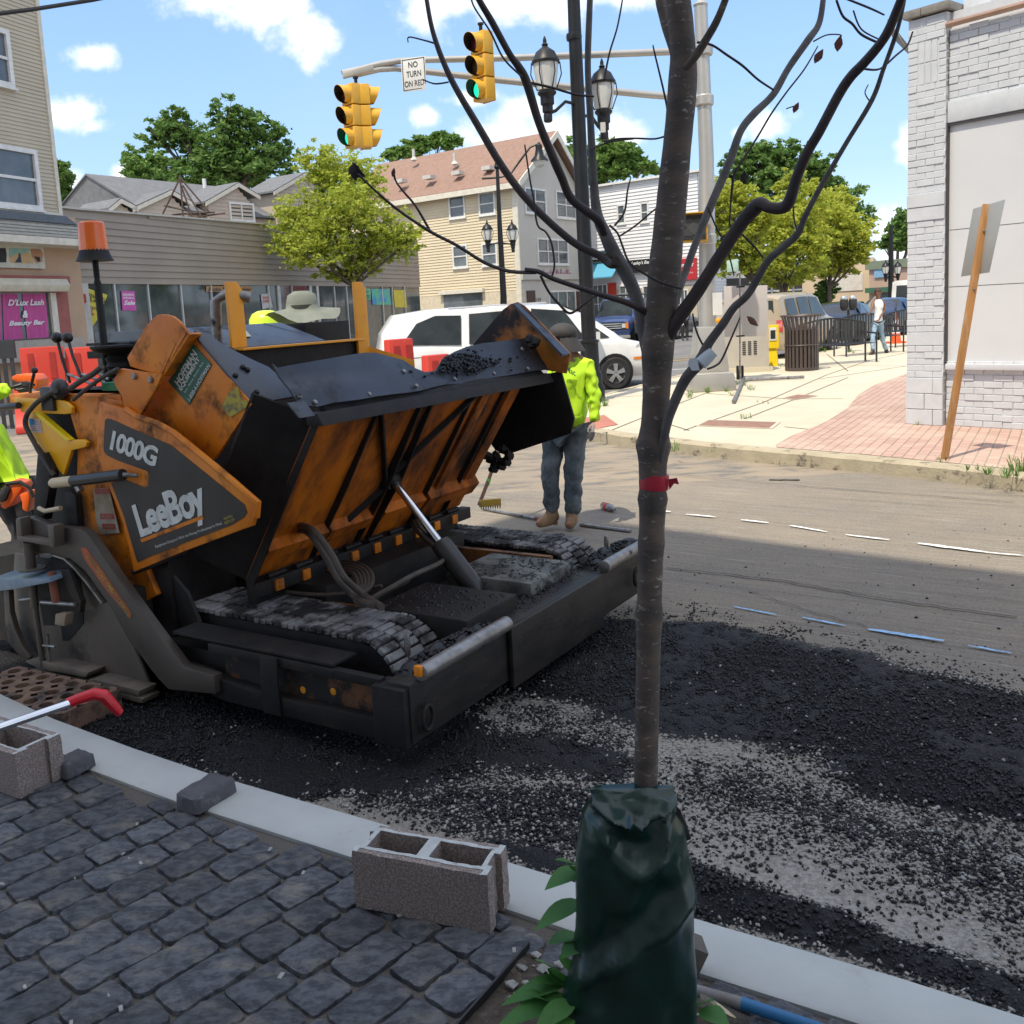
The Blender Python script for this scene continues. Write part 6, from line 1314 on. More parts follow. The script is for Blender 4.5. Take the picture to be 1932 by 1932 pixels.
# ================================================================== VEHICLES
M_tyre = mat('tyre', (.025, .025, .026), rough=.85, ns=8); M_rim = mat('rim', (.50, .51, .53), rough=.3, metal=.7); M_well = mat('wheel_well', (.012, .012, .012), rough=.9)
M_cglass = mat('car_glass', (.012, .016, .018), (.03, .038, .04), rough=.06, ns=1.5, spec=.28); M_hl = mat('headlamp', (.55, .58, .6), rough=.1, coat=.5); M_tl = mat('tail_lamp', (.50, .02, .02), rough=.2, coat=.5)
M_plast = mat('black_trim', (.03, .03, .032), rough=.6); M_bronze = mat('amber_marker', (.80, .22, .01), rough=.3)
def car(label, cat, name, loc, heading, L, Wd, st, col, glass, shields, wheels, wr=.33, rims=M_rim, group=None, extra=None, pillars=()):
    """st: stations (x, zbottom, zbelt, zroof, half width, half roof width) from rear to front"""
    T = Thing(name, label, cat, (loc[0], loc[1], loc[2] if len(loc) > 2 else 0), heading, group)
    b = MB(); K = 0
    # resample stations
    S = []
    for i in range(len(st)-1):
        for k_ in range(4):
            t_ = k_/4; t2 = t_
            S.append(tuple(a+(c-a)*t2 for a, c in zip(st[i], st[i+1])))
    S.append(st[-1])
    def ring(s_):
        x, zb, zl, zr, hw, hr = s_
        if zr-zl < .02:
            half = [(hw*.86, zb), (hw*.97, zb+.12), (hw, zb+.3*(zl-zb)+.05), (hw, zl-.12), (hw*.95, zl-.03), (hw*.75, zr+.0), (hw*.4, zr+.02), (0, zr+.025)]
        else:
            half = [(hw*.86, zb), (hw*.97, zb+.12), (hw, zb+.3*(zl-zb)+.05), (hw, zl-.12), (hw*.96, zl), (hr, zr-.05), (hr*.8, zr), (0, zr+.02)]
        return [(x, y, z) for y, z in half]+[(x, -y, z) for y, z in half[-2::-1]]
    vs = []
    for s_ in S: vs += ring(s_)
    n = 15; fs = [(i*n+k_, i*n+k_+1, (i+1)*n+k_+1, (i+1)*n+k_) for i in range(len(S)-1) for k_ in range(n-1)]
    fs += [(i*n, (i+1)*n, (i+1)*n+n-1, i*n+n-1) for i in range(len(S)-1)]; fs += [tuple(range(n)), tuple(range((len(S)-1)*n, len(S)*n))[::-1]]
    b.add(vs, fs); body = b.build('body', col, T, local=True, ang=38)
    def side(x, z, o=.012, sg=1):
        for i in range(len(S)-1):
            if S[i][0] <= x <= S[i+1][0] or i == len(S)-2:
                t_ = max(0, min(1, (x-S[i][0])/(S[i+1][0]-S[i][0]+1e-9))); q = [a+(c-a)*t_ for a, c in zip(S[i], S[i+1])]; break
        if z >= q[2] and q[3]-q[2] > .02: t_ = min(1, (z-q[2])/(q[3]-.05-q[2])); y = q[4]*.96+(q[5]-q[4]*.96)*t_
        else: y = q[4]
        return V((x, sg*(y+o), z))
    for sg in (-1, 1):
        for gpoly in glass:
            b = MB(); P = [side(x, z, .03, sg) for x, z in gpoly]; b.poly(P); b.build('side_window', M_cglass, T, local=True, smooth=False)
    for sp_ in shields:    # (x0,z0,hw0, x1,z1,hw1)
        x0, z0, h0, x1, z1, h1 = sp_; b = MB(); up = .015
        b.poly([(x0, -h0, z0+up), (x0, h0, z0+up), (x1, h1, z1+up), (x1, -h1, z1+up)]); b.build('windscreen', M_cglass, T, local=True, smooth=False)
    hwm = max(s_[4] for s_ in st)
    for wx in wheels:
        for sg in (-1, 1):
            w = Thing.__new__(Thing); 
            bw_ = MB(); bw_.lathe([(wr+.06, 0), (wr+.06, .01)], (wx, sg*(hwm+.002)-(.0 if sg > 0 else .01)+(0 if sg > 0 else 0), wr+.02), 26, (0, 1, 0)); bw_.build('wheel_arch', M_well, T, local=True)
            b = MB(); b.lathe([(wr*.62, -.10), (wr*.93, -.11), (wr, -.08), (wr, .08), (wr*.93, .11), (wr*.62, .10)], (wx, sg*(hwm-.07), wr), 28, (0, 1, 0)); wh = b.build('wheel', M_tyre, T, local=True)
            b = MB(); c_ = V((wx, sg*(hwm+.035), wr)); b.lathe([(wr*.64, -.02), (wr*.62, .0), (wr*.58, -.02), (wr*.2, -.02), (wr*.1, 0.0)], c_-V((0, 0, 0)), 24, (0, sg, 0))
            for k_ in range(5):
                a_ = 2*PI*k_/5+.3; d_ = V((math.cos(a_), 0, math.sin(a_))); pz = V((-math.sin(a_), 0, math.cos(a_)))
                b.prism([c_+d_*wr*.1+pz*.03, c_+d_*wr*.60+pz*.05, c_+d_*wr*.60-pz*.05, c_+d_*wr*.1-pz*.03], (0, sg*.015, 0))
            rr = b.build('rim', rims, T, local=True, smooth=False); rr.parent = wh
    return T, side, hwm
def part(T, nm, m, f):
    b = MB(); f(b); return b.build(nm, m, T, local=True)
M_cwhite = mat('car_white', (.80, .80, .79), rough=.25, coat=.6, ns=2); M_ctan = mat('car_tan', (.42, .34, .23), rough=.35, coat=.4, ns=2); M_cblue = mat('van_blue', (.02, .05, .17), rough=.3, coat=.5, ns=2); M_cdark = mat('car_navy', (.005, .007, .014), rough=.25, coat=.3, ns=2); M_cblu2 = mat('car_blue', (.010, .02, .06), rough=.25, coat=.3, ns=2)
# white minivan (x forward)
vx = lambda x: x if x > 0 else x*1.3
van_st = [(-2.62, .35, 1.05, 1.07, .80, .6), (-2.55, .28, 1.10, 1.45, .93, .62), (-2.35, .25, 1.12, 1.80, .98, .66), (-1.8, .24, 1.10, 1.88, 1.0, .70), (-.6, .24, 1.07, 1.92, 1.0, .72), (.45, .24, 1.04, 1.86, 1.0, .70), (1.05, .24, 1.04, 1.62, 1.0, .72), (1.62, .24, 1.05, 1.24, 1.0, .8), (1.85, .24, 1.04, 1.05, .99, .8), (2.3, .24, .93, .94, .95, .8), (2.58, .28, .76, .77, .82, .7), (2.68, .36, .62, .63, .66, .5)]
van_st = [(vx(q_[0]), *q_[1:]) for q_ in van_st]
th = math.radians(9)
T, side, hw = car('white minivan crossing the junction behind the tipped hopper', 'minivan', 'minivan', (2.86-1.55*math.cos(th)-.0, 20.28+1.0-1.55*math.sin(th)), th, 5.3, 2, van_st, M_cwhite,
    [[(-2.95, 1.20), (-1.72, 1.14), (-1.66, 1.74), (-2.2, 1.76), (-2.6, 1.62)], [(-1.55, 1.14), (-.33, 1.11), (-.27, 1.80), (-1.49, 1.76)], [(-.22, 1.11), (.95, 1.10), (.55, 1.72), (-.16, 1.80)], [(1.0, 1.10), (1.48, 1.10), (1.08, 1.42)]],
    [(1.66, 1.20, .74, .62, 1.80, .62)], [-1.95, 1.55], .34)
part(T, 'side_mirror', M_cwhite, lambda b: b.obox((1.12, -1.10, 1.16), (.07, 0, 0), (0, .10, 0), (0, 0, .08)))
part(T, 'headlight', M_hl, lambda b: b.poly([side(2.02, .88, .01, -1), side(2.45, .72, .012, -1), side(2.52, .82, .012, -1), side(2.15, .98, .012, -1)]))
part(T, 'side_marker', M_bronze, lambda b: b.poly([side(1.97, .60, .01, -1), side(2.20, .60, .01, -1), side(2.22, .66, .012, -1), side(1.98, .66, .012, -1)]))
part(T, 'roof_rail', M_rim, lambda b: b.tube([(-1.9, -.62, 1.90), (.2, -.62, 1.91)], .02, 6)); part(T, 'tail_lamp', M_tl, lambda b: b.poly([side(-3.3, 1.0, .012, -1), side(-3.05, 1.0, .012, -1), side(-3.08, 1.32, .012, -1), side(-3.2, 1.3, .012, -1)]))
part(T, 'rear_window', M_cglass, lambda b: b.poly([(-3.36, -.60, 1.14), (-3.36, .60, 1.14), (-3.16, .52, 1.62), (-3.16, -.52, 1.62)]))
part(T, 'door_seam', M_plast, lambda b: [b.poly([side(x, .35, .004, -1), side(x+.012, .35, .004, -1), side(x+.012, 1.1, .004, -1), side(x, 1.1, .004, -1)]) for x in (-1.62,)])
part(T, 'door_seam', M_plast, lambda b: b.poly([side(-.25, .35, .004, -1), side(-.238, .35, .004, -1), side(-.238, 1.1, .004, -1), side(-.25, 1.1, .004, -1)]))
part(T, 'door_seam', M_plast, lambda b: b.poly([side(-2.8, .92, .006, -1), side(-.3, .90, .006, -1), side(-.3, .915, .006, -1), side(-2.8, .935, .006, -1)]))
# tan suv
suv_st = [(-2.35, .45, 1.10, 1.12, .84, .7), (-2.3, .40, 1.14, 1.72, .92, .74), (-2.1, .36, 1.14, 1.80, .95, .76), (.2, .36, 1.12, 1.84, .95, .76), (.75, .36, 1.12, 1.72, .95, .76), (1.25, .36, 1.12, 1.18, .95, .8), (2.15, .38, 1.02, 1.03, .92, .8), (2.38, .45, .8, .82, .84, .7)]
T, side, hw = car('tan sport utility car parked behind the slatted litter bin', 'suv', 'parked_car', (8.75, 27.0), math.radians(52), 4.8, 1.9, suv_st, M_ctan,
    [[(-2.05, 1.18), (-1.25, 1.17), (-1.28, 1.70), (-1.95, 1.68)], [(-1.1, 1.17), (-.3, 1.16), (-.32, 1.72), (-1.1, 1.71)], [(-.2, 1.16), (.95, 1.16), (.5, 1.68), (-.2, 1.72)]], [(1.24, 1.17, .78, .72, 1.70, .70)], [-1.4, 1.45], .37, group='cars parked along the cross street')
part(T, 'roof_rack', M_plast, lambda b: b.tube([(-1.6, .6, 1.90), (.1, .6, 1.92)], .02, 6)); part(T, 'rear_window', M_cglass, lambda b: b.poly([(-2.34, -.66, 1.18), (-2.34, .66, 1.18), (-2.31, .62, 1.66), (-2.31, -.62, 1.66)]))
part(T, 'tail_lamp', M_tl, lambda b: b.box(-2.36, -2.30, .72, .88, .85, 1.15)); part(T, 'tail_lamp', M_tl, lambda b: b.box(-2.36, -2.30, -.88, -.72, .85, 1.15))
# sedans
sed_st = [(-2.4, .42, .92, .93, .78, .6), (-2.3, .32, 1.00, 1.02, .88, .62), (-1.75, .28, 1.03, 1.06, .91, .62), (-1.05, .26, 1.0, 1.38, .92, .60), (-.4, .25, .98, 1.46, .92, .60), (.3, .25, .96, 1.42, .92, .60), (1.05, .25, .97, 1.02, .92, .7), (2.0, .28, .86, .87, .88, .7), (2.35, .38, .68, .69, .76, .6)]
def sedan(label, loc, hd, m, name='parked_car', group='cars parked along the cross street'):
    T, side, hw = car(label, 'sedan', name, loc, math.radians(hd), 4.7, 1.84, sed_st, m, [[(-1.3, 1.04), (-.35, 1.02), (-.38, 1.40), (-.95, 1.34)], [(-.28, 1.02), (.75, 1.02), (.35, 1.36), (-.30, 1.40)]], [(.98, 1.02, .72, .32, 1.42, .56), (-1.68, 1.06, .62, -1.0, 1.40, .54)], [-1.42, 1.42], .33, group=group)
    for sg in (-1, 1): part(T, 'tail_lamp', M_tl, lambda b: b.box(-2.37, -2.28, min(sg*.45, sg*.80), max(sg*.45, sg*.80), .78, .92))
    part(T, 'rear_bumper', m, lambda b: b.box(-2.45, -2.3, -.75, .75, .40, .62)); part(T, 'number_plate', M_txw, lambda b: b.box(-2.43, -2.38, -.15, .15, .68, .80)); return T
sedan('black sedan parked just beyond the tan car, seen from behind', (12.1, 31.2), 55, M_cdark)
sedan('dark blue sedan parked beyond the black one beside the brick corner', (15.6, 35.6), 52, M_cblu2)
sedan('red car roof showing above the blue sedan', (20.6, 44), 52, mat('car_red', (.40, .02, .03), rough=.25, coat=.5))
sedan('dark grey sedan waiting behind the blue van', (9.6, 46.5), 58, mat('car_grey', (.06, .065, .07), rough=.3, coat=.5), 'grey_sedan', None)
sedan('silver car driving away past the low shops in the distance', (17.9, 53), 66, mat('car_silver', (.45, .46, .48), rough=.3, coat=.5), 'silver_sedan', None)
T, side, hw = car('tall white van parked furthest along beside the brick corner', 'van', 'white_van', (19.6, 41.0), math.radians(52), 5, 2, [(-2.5, .4, 1.1, 1.12, .9, .8), (-2.45, .35, 1.2, 2.1, .95, .86), (1.2, .35, 1.2, 2.15, .95, .86), (1.9, .35, 1.15, 1.2, .95, .8), (2.5, .4, .95, .97, .9, .8)], M_cwhite, [[(.3, 1.25), (1.5, 1.2), (1.2, 1.9), (.3, 1.95)]], [(1.86, 1.2, .8, 1.25, 2.0, .75)], [-1.5, 1.6], .36)
part(T, 'rear_window', M_cglass, lambda b: b.poly([(-2.50, -.72, 1.35), (-2.50, .72, 1.35), (-2.47, .70, 1.90), (-2.47, -.70, 1.90)]))
# blue van facing us with ladder on roof
bv = [(-2.6, .35, 1.1, 1.12, .92, .85), (-2.55, .3, 1.2, 2.0, .97, .84), (.8, .3, 1.2, 2.05, .98, .84), (1.1, .3, 1.2, 1.95, .98, .84), (1.7, .32, 1.18, 1.22, .98, .85), (2.45, .34, 1.03, 1.05, .95, .85), (2.6, .4, .95, .97, .92, .8)]
T, side, hw = car('dark blue van with a ladder rack parked facing the camera across the junction', 'van', 'blue_van', (7.55, 47.2), math.radians(246), 5.2, 1.96, bv, M_cblue, [[(.2, 1.26), (1.45, 1.24), (1.05, 1.85), (.2, 1.90)]], [(1.72, 1.22, .84, 1.12, 1.95, .76)], [-1.5, 1.7], .36, rims=M_tyre)
for i in range(3): part(T, 'grille_bar', M_hl, lambda b: b.box(2.60, 2.64, -.55, .55, .66+i*.10, .69+i*.10))
part(T, 'grille', M_plast, lambda b: b.box(2.57, 2.615, -.86, .86, .60, .94))
for sg in (-1, 1):
    part(T, 'headlight', M_hl, lambda b: b.box(2.6, 2.64, min(sg*.58, sg*.76), max(sg*.58, sg*.76), .68, .88)); part(T, 'turn_signal', M_bronze, lambda b: b.box(2.59, 2.635, min(sg*.78, sg*.88), max(sg*.78, sg*.88), .64, .92))
part(T, 'bumper', M_cblue, lambda b: b.box(2.5, 2.74, -.95, .95, .36, .56)); part(T, 'bumper_strip', M_plast, lambda b: b.box(2.52, 2.75, -.9, .9, .46, .50))
for x in (-1.8, -.3, .9): part(T, 'roof_rack', M_plast, lambda b: b.tube([(x, -.8, 2.03), (x, -.75, 2.2), (x, .75, 2.2), (x, .8, 2.03)], .025, 6))
LD = Thing('ladder', 'aluminium ladder lying on the roof rack of the blue van', 'ladder', (7.55, 47.2, 2.22), math.radians(246))
for sg in (-1, 1): part(LD, 'rail', M_rim, lambda b: b.box(-2.2, 1.2, sg*.2-.02+.3, sg*.2+.02+.3, .0, .07))
for i in range(10): part(LD, 'rung', M_rim, lambda b: b.box(-2.1+i*.35, -2.06+i*.35, .1, .5, .02, .05))

# ================================================================== STREET FURNITURE
M_lamp = mat('lamp_black', (.010, .011, .013), (.016, .017, .02), rough=.4, ns=3, spec=.3); M_lg = mat('lantern_glass', (.62, .63, .60), (.50, .51, .50), rough=.3, ns=3)
def lantern(T, c, s_, m=M_lamp):
    c = V(c); b = MB(); b.lathe([(.05, -.62), (.07, -.60), (.07, -.50), (.06, -.48), (.085, -.46), (.085, -.36), (.11, -.34), (.11, -.22), (.15, -.18), (.15, -.15), (.10, -.13)], c, 16); b.v = [c+(p-c)*s_ for p in b.v]
    lo = b.build('lantern', m, T)
    b = MB(); b.lathe([(.10, -.14), (.145, -.12), (.19, .16), (.20, .30), (.1, .31)], c, 18); b.v = [c+(p-c)*s_ for p in b.v]; o = b.build('globe', M_lg, T); o.parent = lo
    b = MB(); b.lathe([(.22, .28), (.225, .32), (.20, .36), (.15, .46), (.07, .52), (.04, .55), (.055, .57), (.03, .60), (.03, .64), (.01, .70)], c, 18); b.v = [c+(p-c)*s_ for p in b.v]; o = b.build('cap', m, T); o.parent = lo
    for k_ in range(6):
        a_ = 2*PI*k_/6; d_ = V((math.cos(a_), math.sin(a_), 0)); b = MB(); b.tube([c+(d_*.15+V((0, 0, -.13)))*s_, c+(d_*.245+V((0, 0, .12)))*s_, c+(d_*.225+V((0, 0, .30)))*s_], .010*s_, 5); o = b.build('cage_rib', m, T); o.parent = lo
base = g(1116, 757, .15); LP = Thing('street_lamp', 'tall black twin lantern street lamp rising behind the worker', 'street lamp', base)
yl = base.y; top = at(1075, -60, yl); bx = V((base.x, base.y, .15))
axd = (top-bx); axd = V((0, 0, 1)); pc = at(1096, 300, yl); cx_ = pc.x
b = MB(); zj = at(1108, 640, yl).z
b.lathe([(.24, 0), (.24, .25), (.21, .30), (.20, zj-.75), (.165, zj-.70), (.155, zj-.22), (.17, zj-.2), (.17, zj-.17), (.115, zj-.15)], bx, 20); b.build('base', M_lamp, LP)
zt_ = at(1080, 70, yl).z
tp = V((at(1083, 20, yl).x, yl, 0))
b = MB(); b.tube([V((bx.x, yl, zj-.1)), V((at(1095, 300, yl).x, yl, at(1095, 300, yl).z)), V((at(1083, 20, yl).x, yl, zt_)), V((at(1080, -60, yl).x, yl, zt_+1.2))], [.125, .118, .108, .10], 18); b.build('pole', M_lamp, LP)
b = MB(); b.lathe([(.125, -.05), (.132, 0), (.125, .05)], (at(1083, 70, yl).x, yl, zt_), 18); b.build('collar', M_lamp, LP)
for (x, y, dy, yb) in [(1031, 155, -.35, 190), (1138, 192, .55, 230)]:
    c_ = at(x, y, yl+dy); lantern(LP, c_, 1.02)
    b = MB(); e_ = c_+V((0, 0, -.50)); a_ = V((at(1095, 210, yl).x, yl, e_.z+.18)); m1 = a_.lerp(e_, .45)+V((0, 0, .02)); b.tube([a_, m1+V((0, 0, .10)), a_.lerp(e_, .75)+V((0, 0, .02)), e_], .028, 8); b.build('arm', M_lamp, LP)
b = MB(); q = at(1137, 240, yl); b.box(q.x-.04, q.x+.04, q.y-.06, q.y, q.z-.09, q.z+.07); b.build('sensor_box', M_vent, LP)
# distant twin lantern lamp with a bell lamp arm
Y2 = 46; bs = at(950, 650, Y2); L2 = Thing('street_lamp', 'distant black street lamp with bell shade arm in front of the cream house', 'street lamp', (bs.x, Y2, 0))
tp = at(938, 315, Y2); b = MB(); b.tube([(bs.x, Y2, 0), at(950, 560, Y2), at(943, 430, Y2), tp], [.20, .16, .12, .08], 10); b.lathe([(.1, -.1), (.16, 0), (.05, .3)], tp, 10); b.build('pole', M_lamp, L2)
for x in (920, 967): 
    c_ = at(x, 447, Y2); lantern(L2, c_, 1.15); b = MB(); b.tube([at(945, 458, Y2), c_+V((0, 0, -.35))], .04, 6); b.build('arm', M_lamp, L2)
b = MB(); b.tube([at(909, 337, Y2), at(940, 335, Y2), at(962, 330, Y2), at(980, 305, Y2), at(1000, 278, Y2), at(1016, 270, Y2)], .055, 6); b.build('arm', M_lamp, L2)
c_ = at(1017, 285, Y2); b = MB(); b.lathe([(.42, -.45), (.40, -.40), (.22, -.2), (.16, .1), (.16, .25), (.05, .4)], c_, 14); b.build('bell_shade', M_lamp, L2)
b = MB(); b.lathe([(.05, -.75), (.25, -.65), (.33, -.44)], c_, 14); b.build('globe', M_lg, L2)
# third far lamp
Y3 = 52; b3 = at(1681, 560, Y3); L3 = Thing('street_lamp', 'small far black twin lantern lamp in front of the pink building', 'street lamp', (b3.x, Y3, 0))
b = MB(); b.tube([(b3.x, Y3, 0), (b3.x, Y3, 4), (b3.x, Y3, at(1681, 425, Y3).z)], [.18, .13, .09], 8); b.build('pole', M_lamp, L3)
for x in (1670, 1693): 
    c_ = at(x+1, 512, Y3); lantern(L3, c_, .9); b = MB(); b.tube([at(1681, 520, Y3), c_+V((0, 0, -.35))], .04, 5); b.build('arm', M_lamp, L3)

# traffic signal mast
M_alu = mat('mast_aluminium', (.46, .45, .42), (.40, .39, .37), rough=.38, metal=.45, ns=2); M_sy = mat('signal_yellow', (.72, .40, .03), (.62, .33, .025), rough=.4, ns=4, coat=.2)
YM = 17.9; mb_ = g(1338, 735, .15); MA = Thing('traffic_signal_mast', 'pale aluminium traffic signal mast with a double arm reaching left', 'signal mast', (mb_.x, mb_.y, .15)); YM = mb_.y
b = MB(); w_ = .36; bb = V((mb_.x, YM, .15))
for (z0_, z1_, a_, c_) in [(0, .30, .40, .37), (.30, .34, .37, .30), (.34, 1.15, .30, .22)]:
    b.add([bb+V((sx_*a_, sy_*a_, z0_)) for sx_, sy_ in ((-1, -1), (1, -1), (1, 1), (-1, 1))]+[bb+V((sx_*c_, sy_*c_, z1_)) for sx_, sy_ in ((-1, -1), (1, -1), (1, 1), (-1, 1))], [(0, 1, 5, 4), (1, 2, 6, 5), (2, 3, 7, 6), (3, 0, 4, 7), (4, 5, 6, 7), (0, 3, 2, 1)])
b.build('base', M_alu, MA, bevel=.02, merge=False)
b = MB(); tpm = at(1322, 12, YM); b.tube([bb+V((0, 0, 1.1)), V((at(1333, 300, YM).x, YM, at(1333, 300, YM).z)), tpm], [.16, .13, .115], 20); b.lathe([(.12, 0), (.13, .03), (.06, .10)], tpm, 16); b.build('pole', M_alu, MA)
for y_ in (95, 190, 452):
    b = MB(); q = V((at(1325+y_*.02, y_, YM).x, YM, at(1328, y_, YM).z)); b.lathe([(.15, -.09), (.165, -.07), (.165, .07), (.15, .09)], q, 16); b.build('clamp', M_alu, MA)
for pts in ([(1323, 95), (1226, 99), (976, 109), (805, 113), (754, 115), (715, 121), (680, 130), (645, 137)], [(1323, 186), (1226, 179), (949, 152), (805, 135), (745, 129), (715, 131), (679, 140), (655, 141)]):
    b = MB(); n_ = len(pts); b.tube([at(x, y, YM-.9*(i/n_)) for i, (x, y) in enumerate(pts)], [.065-.025*i/n_ for i in range(n_)], 12); b.build('mast_arm', M_alu, MA)
b = MB(); b.obox(at(676, 135, YM-.85), (.26, 0, .05), (0, .05, 0), (0, 0, .05)); b.build('arm_end_plate', M_alu, MA, bevel=.01)
M_vis = mat('visor_inside', (.015, .015, .015), rough=.7); M_lr = mat('lens_red', (.08, .01, .01), rough=.2); M_ly = mat('lens_amber', (.07, .03, .01), rough=.2); M_lgn = mat('lens_green_lit', (.01, .42, .25), rough=.2, emit=1.5)
def signal(label, c, yaw, two=False, s_=1.):
    c = V(c); T = Thing('traffic_light', label, 'traffic light', c-V((0, 0, .55*s_)), yaw, 'traffic lights on the mast arm')
    def B(f, nm, m, **k): b = MB(); f(b); b.v = [p*s_ for p in b.v]; return b.build(nm, m, T, local=True, **k)
    heads = [0]+([math.radians(152)] if two else [])
    for hd_ in heads:
        R = Matrix.Rotation(hd_, 4, 'Z') @ Matrix.Translation((0, -.11 if two else 0, 0))
        for k_ in range(3):
            zc = .90-k_*.36+.02
            def hb(b): q = MB(); q.box(-.17, .17, -.10, .10, zc-.172, zc+.172); b.sub(q, R)
            B(hb, 'section', M_sy, bevel=.02)
            li = MB()
            def vs_(b):
                q = MB(); n_ = 20; li.v = []; li.f = []
                for i in range(n_):
                    a0 = -PI*.5+2*PI*i/n_; a1 = -PI*.5+2*PI*(i+1)/n_
                    mid = (a0+a1)/2
                    e0 = .17+.13*(.5+.5*math.sin(a0))**.7; e1_2 = .17+.13*(.5+.5*math.sin(a1))**.7
                    if math.sin(mid) < -.93: continue
                    P = lambda a, y, r: (r*math.cos(a), -y, zc+r*math.sin(a))
                    q.add([P(a0, .09, .155), P(a1, .09, .155), P(a1, e1_2, .145), P(a0, e0, .145), P(a1, e1_2, .140), P(a0, e0, .140)], [(0, 1, 2, 3), (3, 2, 4, 5)]); li.add([P(a0, .09, .150), P(a1, .09, .150), P(a1, e1_2, .140), P(a0, e0, .140)], [(0, 3, 2, 1)])
                b.sub(q, R)
            B(vs_, 'visor', M_sy, fixn=False); B(lambda b: b.sub(li, R), 'visor_lining', M_vis, fixn=False)
            def vin(b): q = MB(); q.lathe([(.147, .0), (.147, .012)], (0, -.10, zc), 20, (0, -1, 0)); b.sub(q, R)
            B(vin, 'bezel', M_vis)
            def ln(b): q = MB(); q.ball((0, -.105, zc), (.13, .03, .13), 16, 8); b.sub(q, R)
            B(ln, 'lens', [M_lr, M_ly, M_lgn][k_])
    B(lambda b: b.lathe([(.03, 0), (.03, .12), (.05, .12), (.05, .15)], (0, 0, 1.09), 10), 'hanger', M_lamp)
    B(lambda b: b.box(-.15, .15, .10, .115, .02, 1.1), 'back_plate', M_sy)
    return T
s1 = at(676, 222, YM-.95); signal('yellow two way traffic light hanging at the far tip of the mast arm', (s1.x, s1.y, s1.z), math.radians(-50), True, .95)
s2 = at(911, 130, YM-.85); signal('yellow traffic light with green lit nearer the pole on the mast arm', (s2.x, s2.y, s2.z+.02), math.radians(-50), False, 1.03)
# NO TURN ON RED sign
M_sw = mat('sign_white', (.72, .72, .70), rough=.45, ns=2); M_sback = mat('sign_back', (.42, .41, .38), (.36, .35, .33), rough=.45, metal=.3, ns=2)
YS = YM-.75; P4 = [at(756, 112, YS+.08), at(802, 105, YS-.08), at(804, 169, YS-.08), at(760, 174, YS+.08)]
NS = Thing('traffic_sign', 'white NO TURN ON RED sign bolted to the mast arm', 'sign', P4[3])
def panel(T, P4, m, back, name='sign_face', rim=None):
    n_ = (P4[1]-P4[0]).cross(P4[3]-P4[0]).normalized(); n_ = n_ if n_.dot(V((0, 0, H))-P4[0]) > 0 else -n_
    b = MB(); b.prism(P4, -n_*.006); o = b.build(name, m, T, bevel=.002)
    return n_
n_ = panel(NS, P4, M_sw, M_sback)
def onpanel(P4, n_, s, u0, v0, u1, v1, m, T, **k):
    U = P4[1]-P4[0]; Vv = P4[3]-P4[0]; p = P4[0]+U*u0+Vv*v1+n_*.006; return text(s, p, U*(u1-u0), -Vv*(v1-v0), m, T, 'sign_text', **k)
onpanel(P4, n_, 'NO', .30, .12, .68, .30, M_txk, NS, bold=.01); onpanel(P4, n_, 'TURN', .20, .40, .80, .58, M_txk, NS, bold=.01); onpanel(P4, n_, 'ON RED', .10, .69, .90, .87, M_txk, NS, bold=.01)
b = MB(); U = P4[1]-P4[0]; Vv = P4[3]-P4[0]
for (u0, v0, u1, v1) in [(.04, .03, .96, .05), (.04, .95, .96, .97), (.04, .03, .07, .97), (.93, .03, .96, .97)]:
    b.poly([P4[0]+U*u0+Vv*v0+n_*.005, P4[0]+U*u1+Vv*v0+n_*.005, P4[0]+U*u1+Vv*v1+n_*.005, P4[0]+U*u0+Vv*v1+n_*.005])
b.build('sign_border', M_txk, NS, smooth=False)
# pedestrian signal
q = at(1308, 430, YM-.3); PS = Thing('pedestrian_signal', 'yellow framed black pedestrian signal on the mast behind the sapling', 'pedestrian signal', q, math.radians(-10))
part(PS, 'housing', M_sy, lambda b: b.box(-.24, .24, -.08, .10, -.25, .25)); part(PS, 'screen', M_vis, lambda b: b.box(-.205, .205, -.12, -.08, -.215, .215))
part(PS, 'hood', M_sy, lambda b: [b.box(-.25, .25, -.20, -.08, .24, .255)])
b = MB(); M_mesh = mat('mesh_grey', (.10, .10, .10), rough=.6)
for i in range(9):
    for (x0, x1) in ((-.2, .2),):
        t_ = -.2+i*.05; b.obox((t_*.5, -.125, 0), (.14, 0, .14), (0, .002, 0), (-.003, 0, .003)); b.obox((t_*.5, -.125, 0), (.14, 0, -.14), (0, .002, 0), (.003, 0, .003))
b.build('louvre', M_mesh, PS, local=True, smooth=False)
part(PS, 'bracket', M_alu, lambda b: b.box(.2, .36, -.02, .03, -.04, .04))
# push button plate on the mast
part(MA, 'button_plate', M_sw, lambda b: b.box(.05, .22, -.20, -.18, 1.35, 1.75)); part(MA, 'walk_button', M_ylw if False else M_or2, lambda b: b.lathe([(.05, 0), (.05, .03), (.02, .05)], (.14, -.20, 1.25), 12, (0, -1, 0)))
b = MB(); q = at(1290, 600, YM); b.prism([at(1278, 585, YM-.3), at(1288, 583, YM-.3), at(1290, 612, YM-.3), at(1283, 618, YM-.3), at(1278, 600, YM-.3)], (0, .02, 0)); b.build('notice', M_sw, MA, smooth=False)

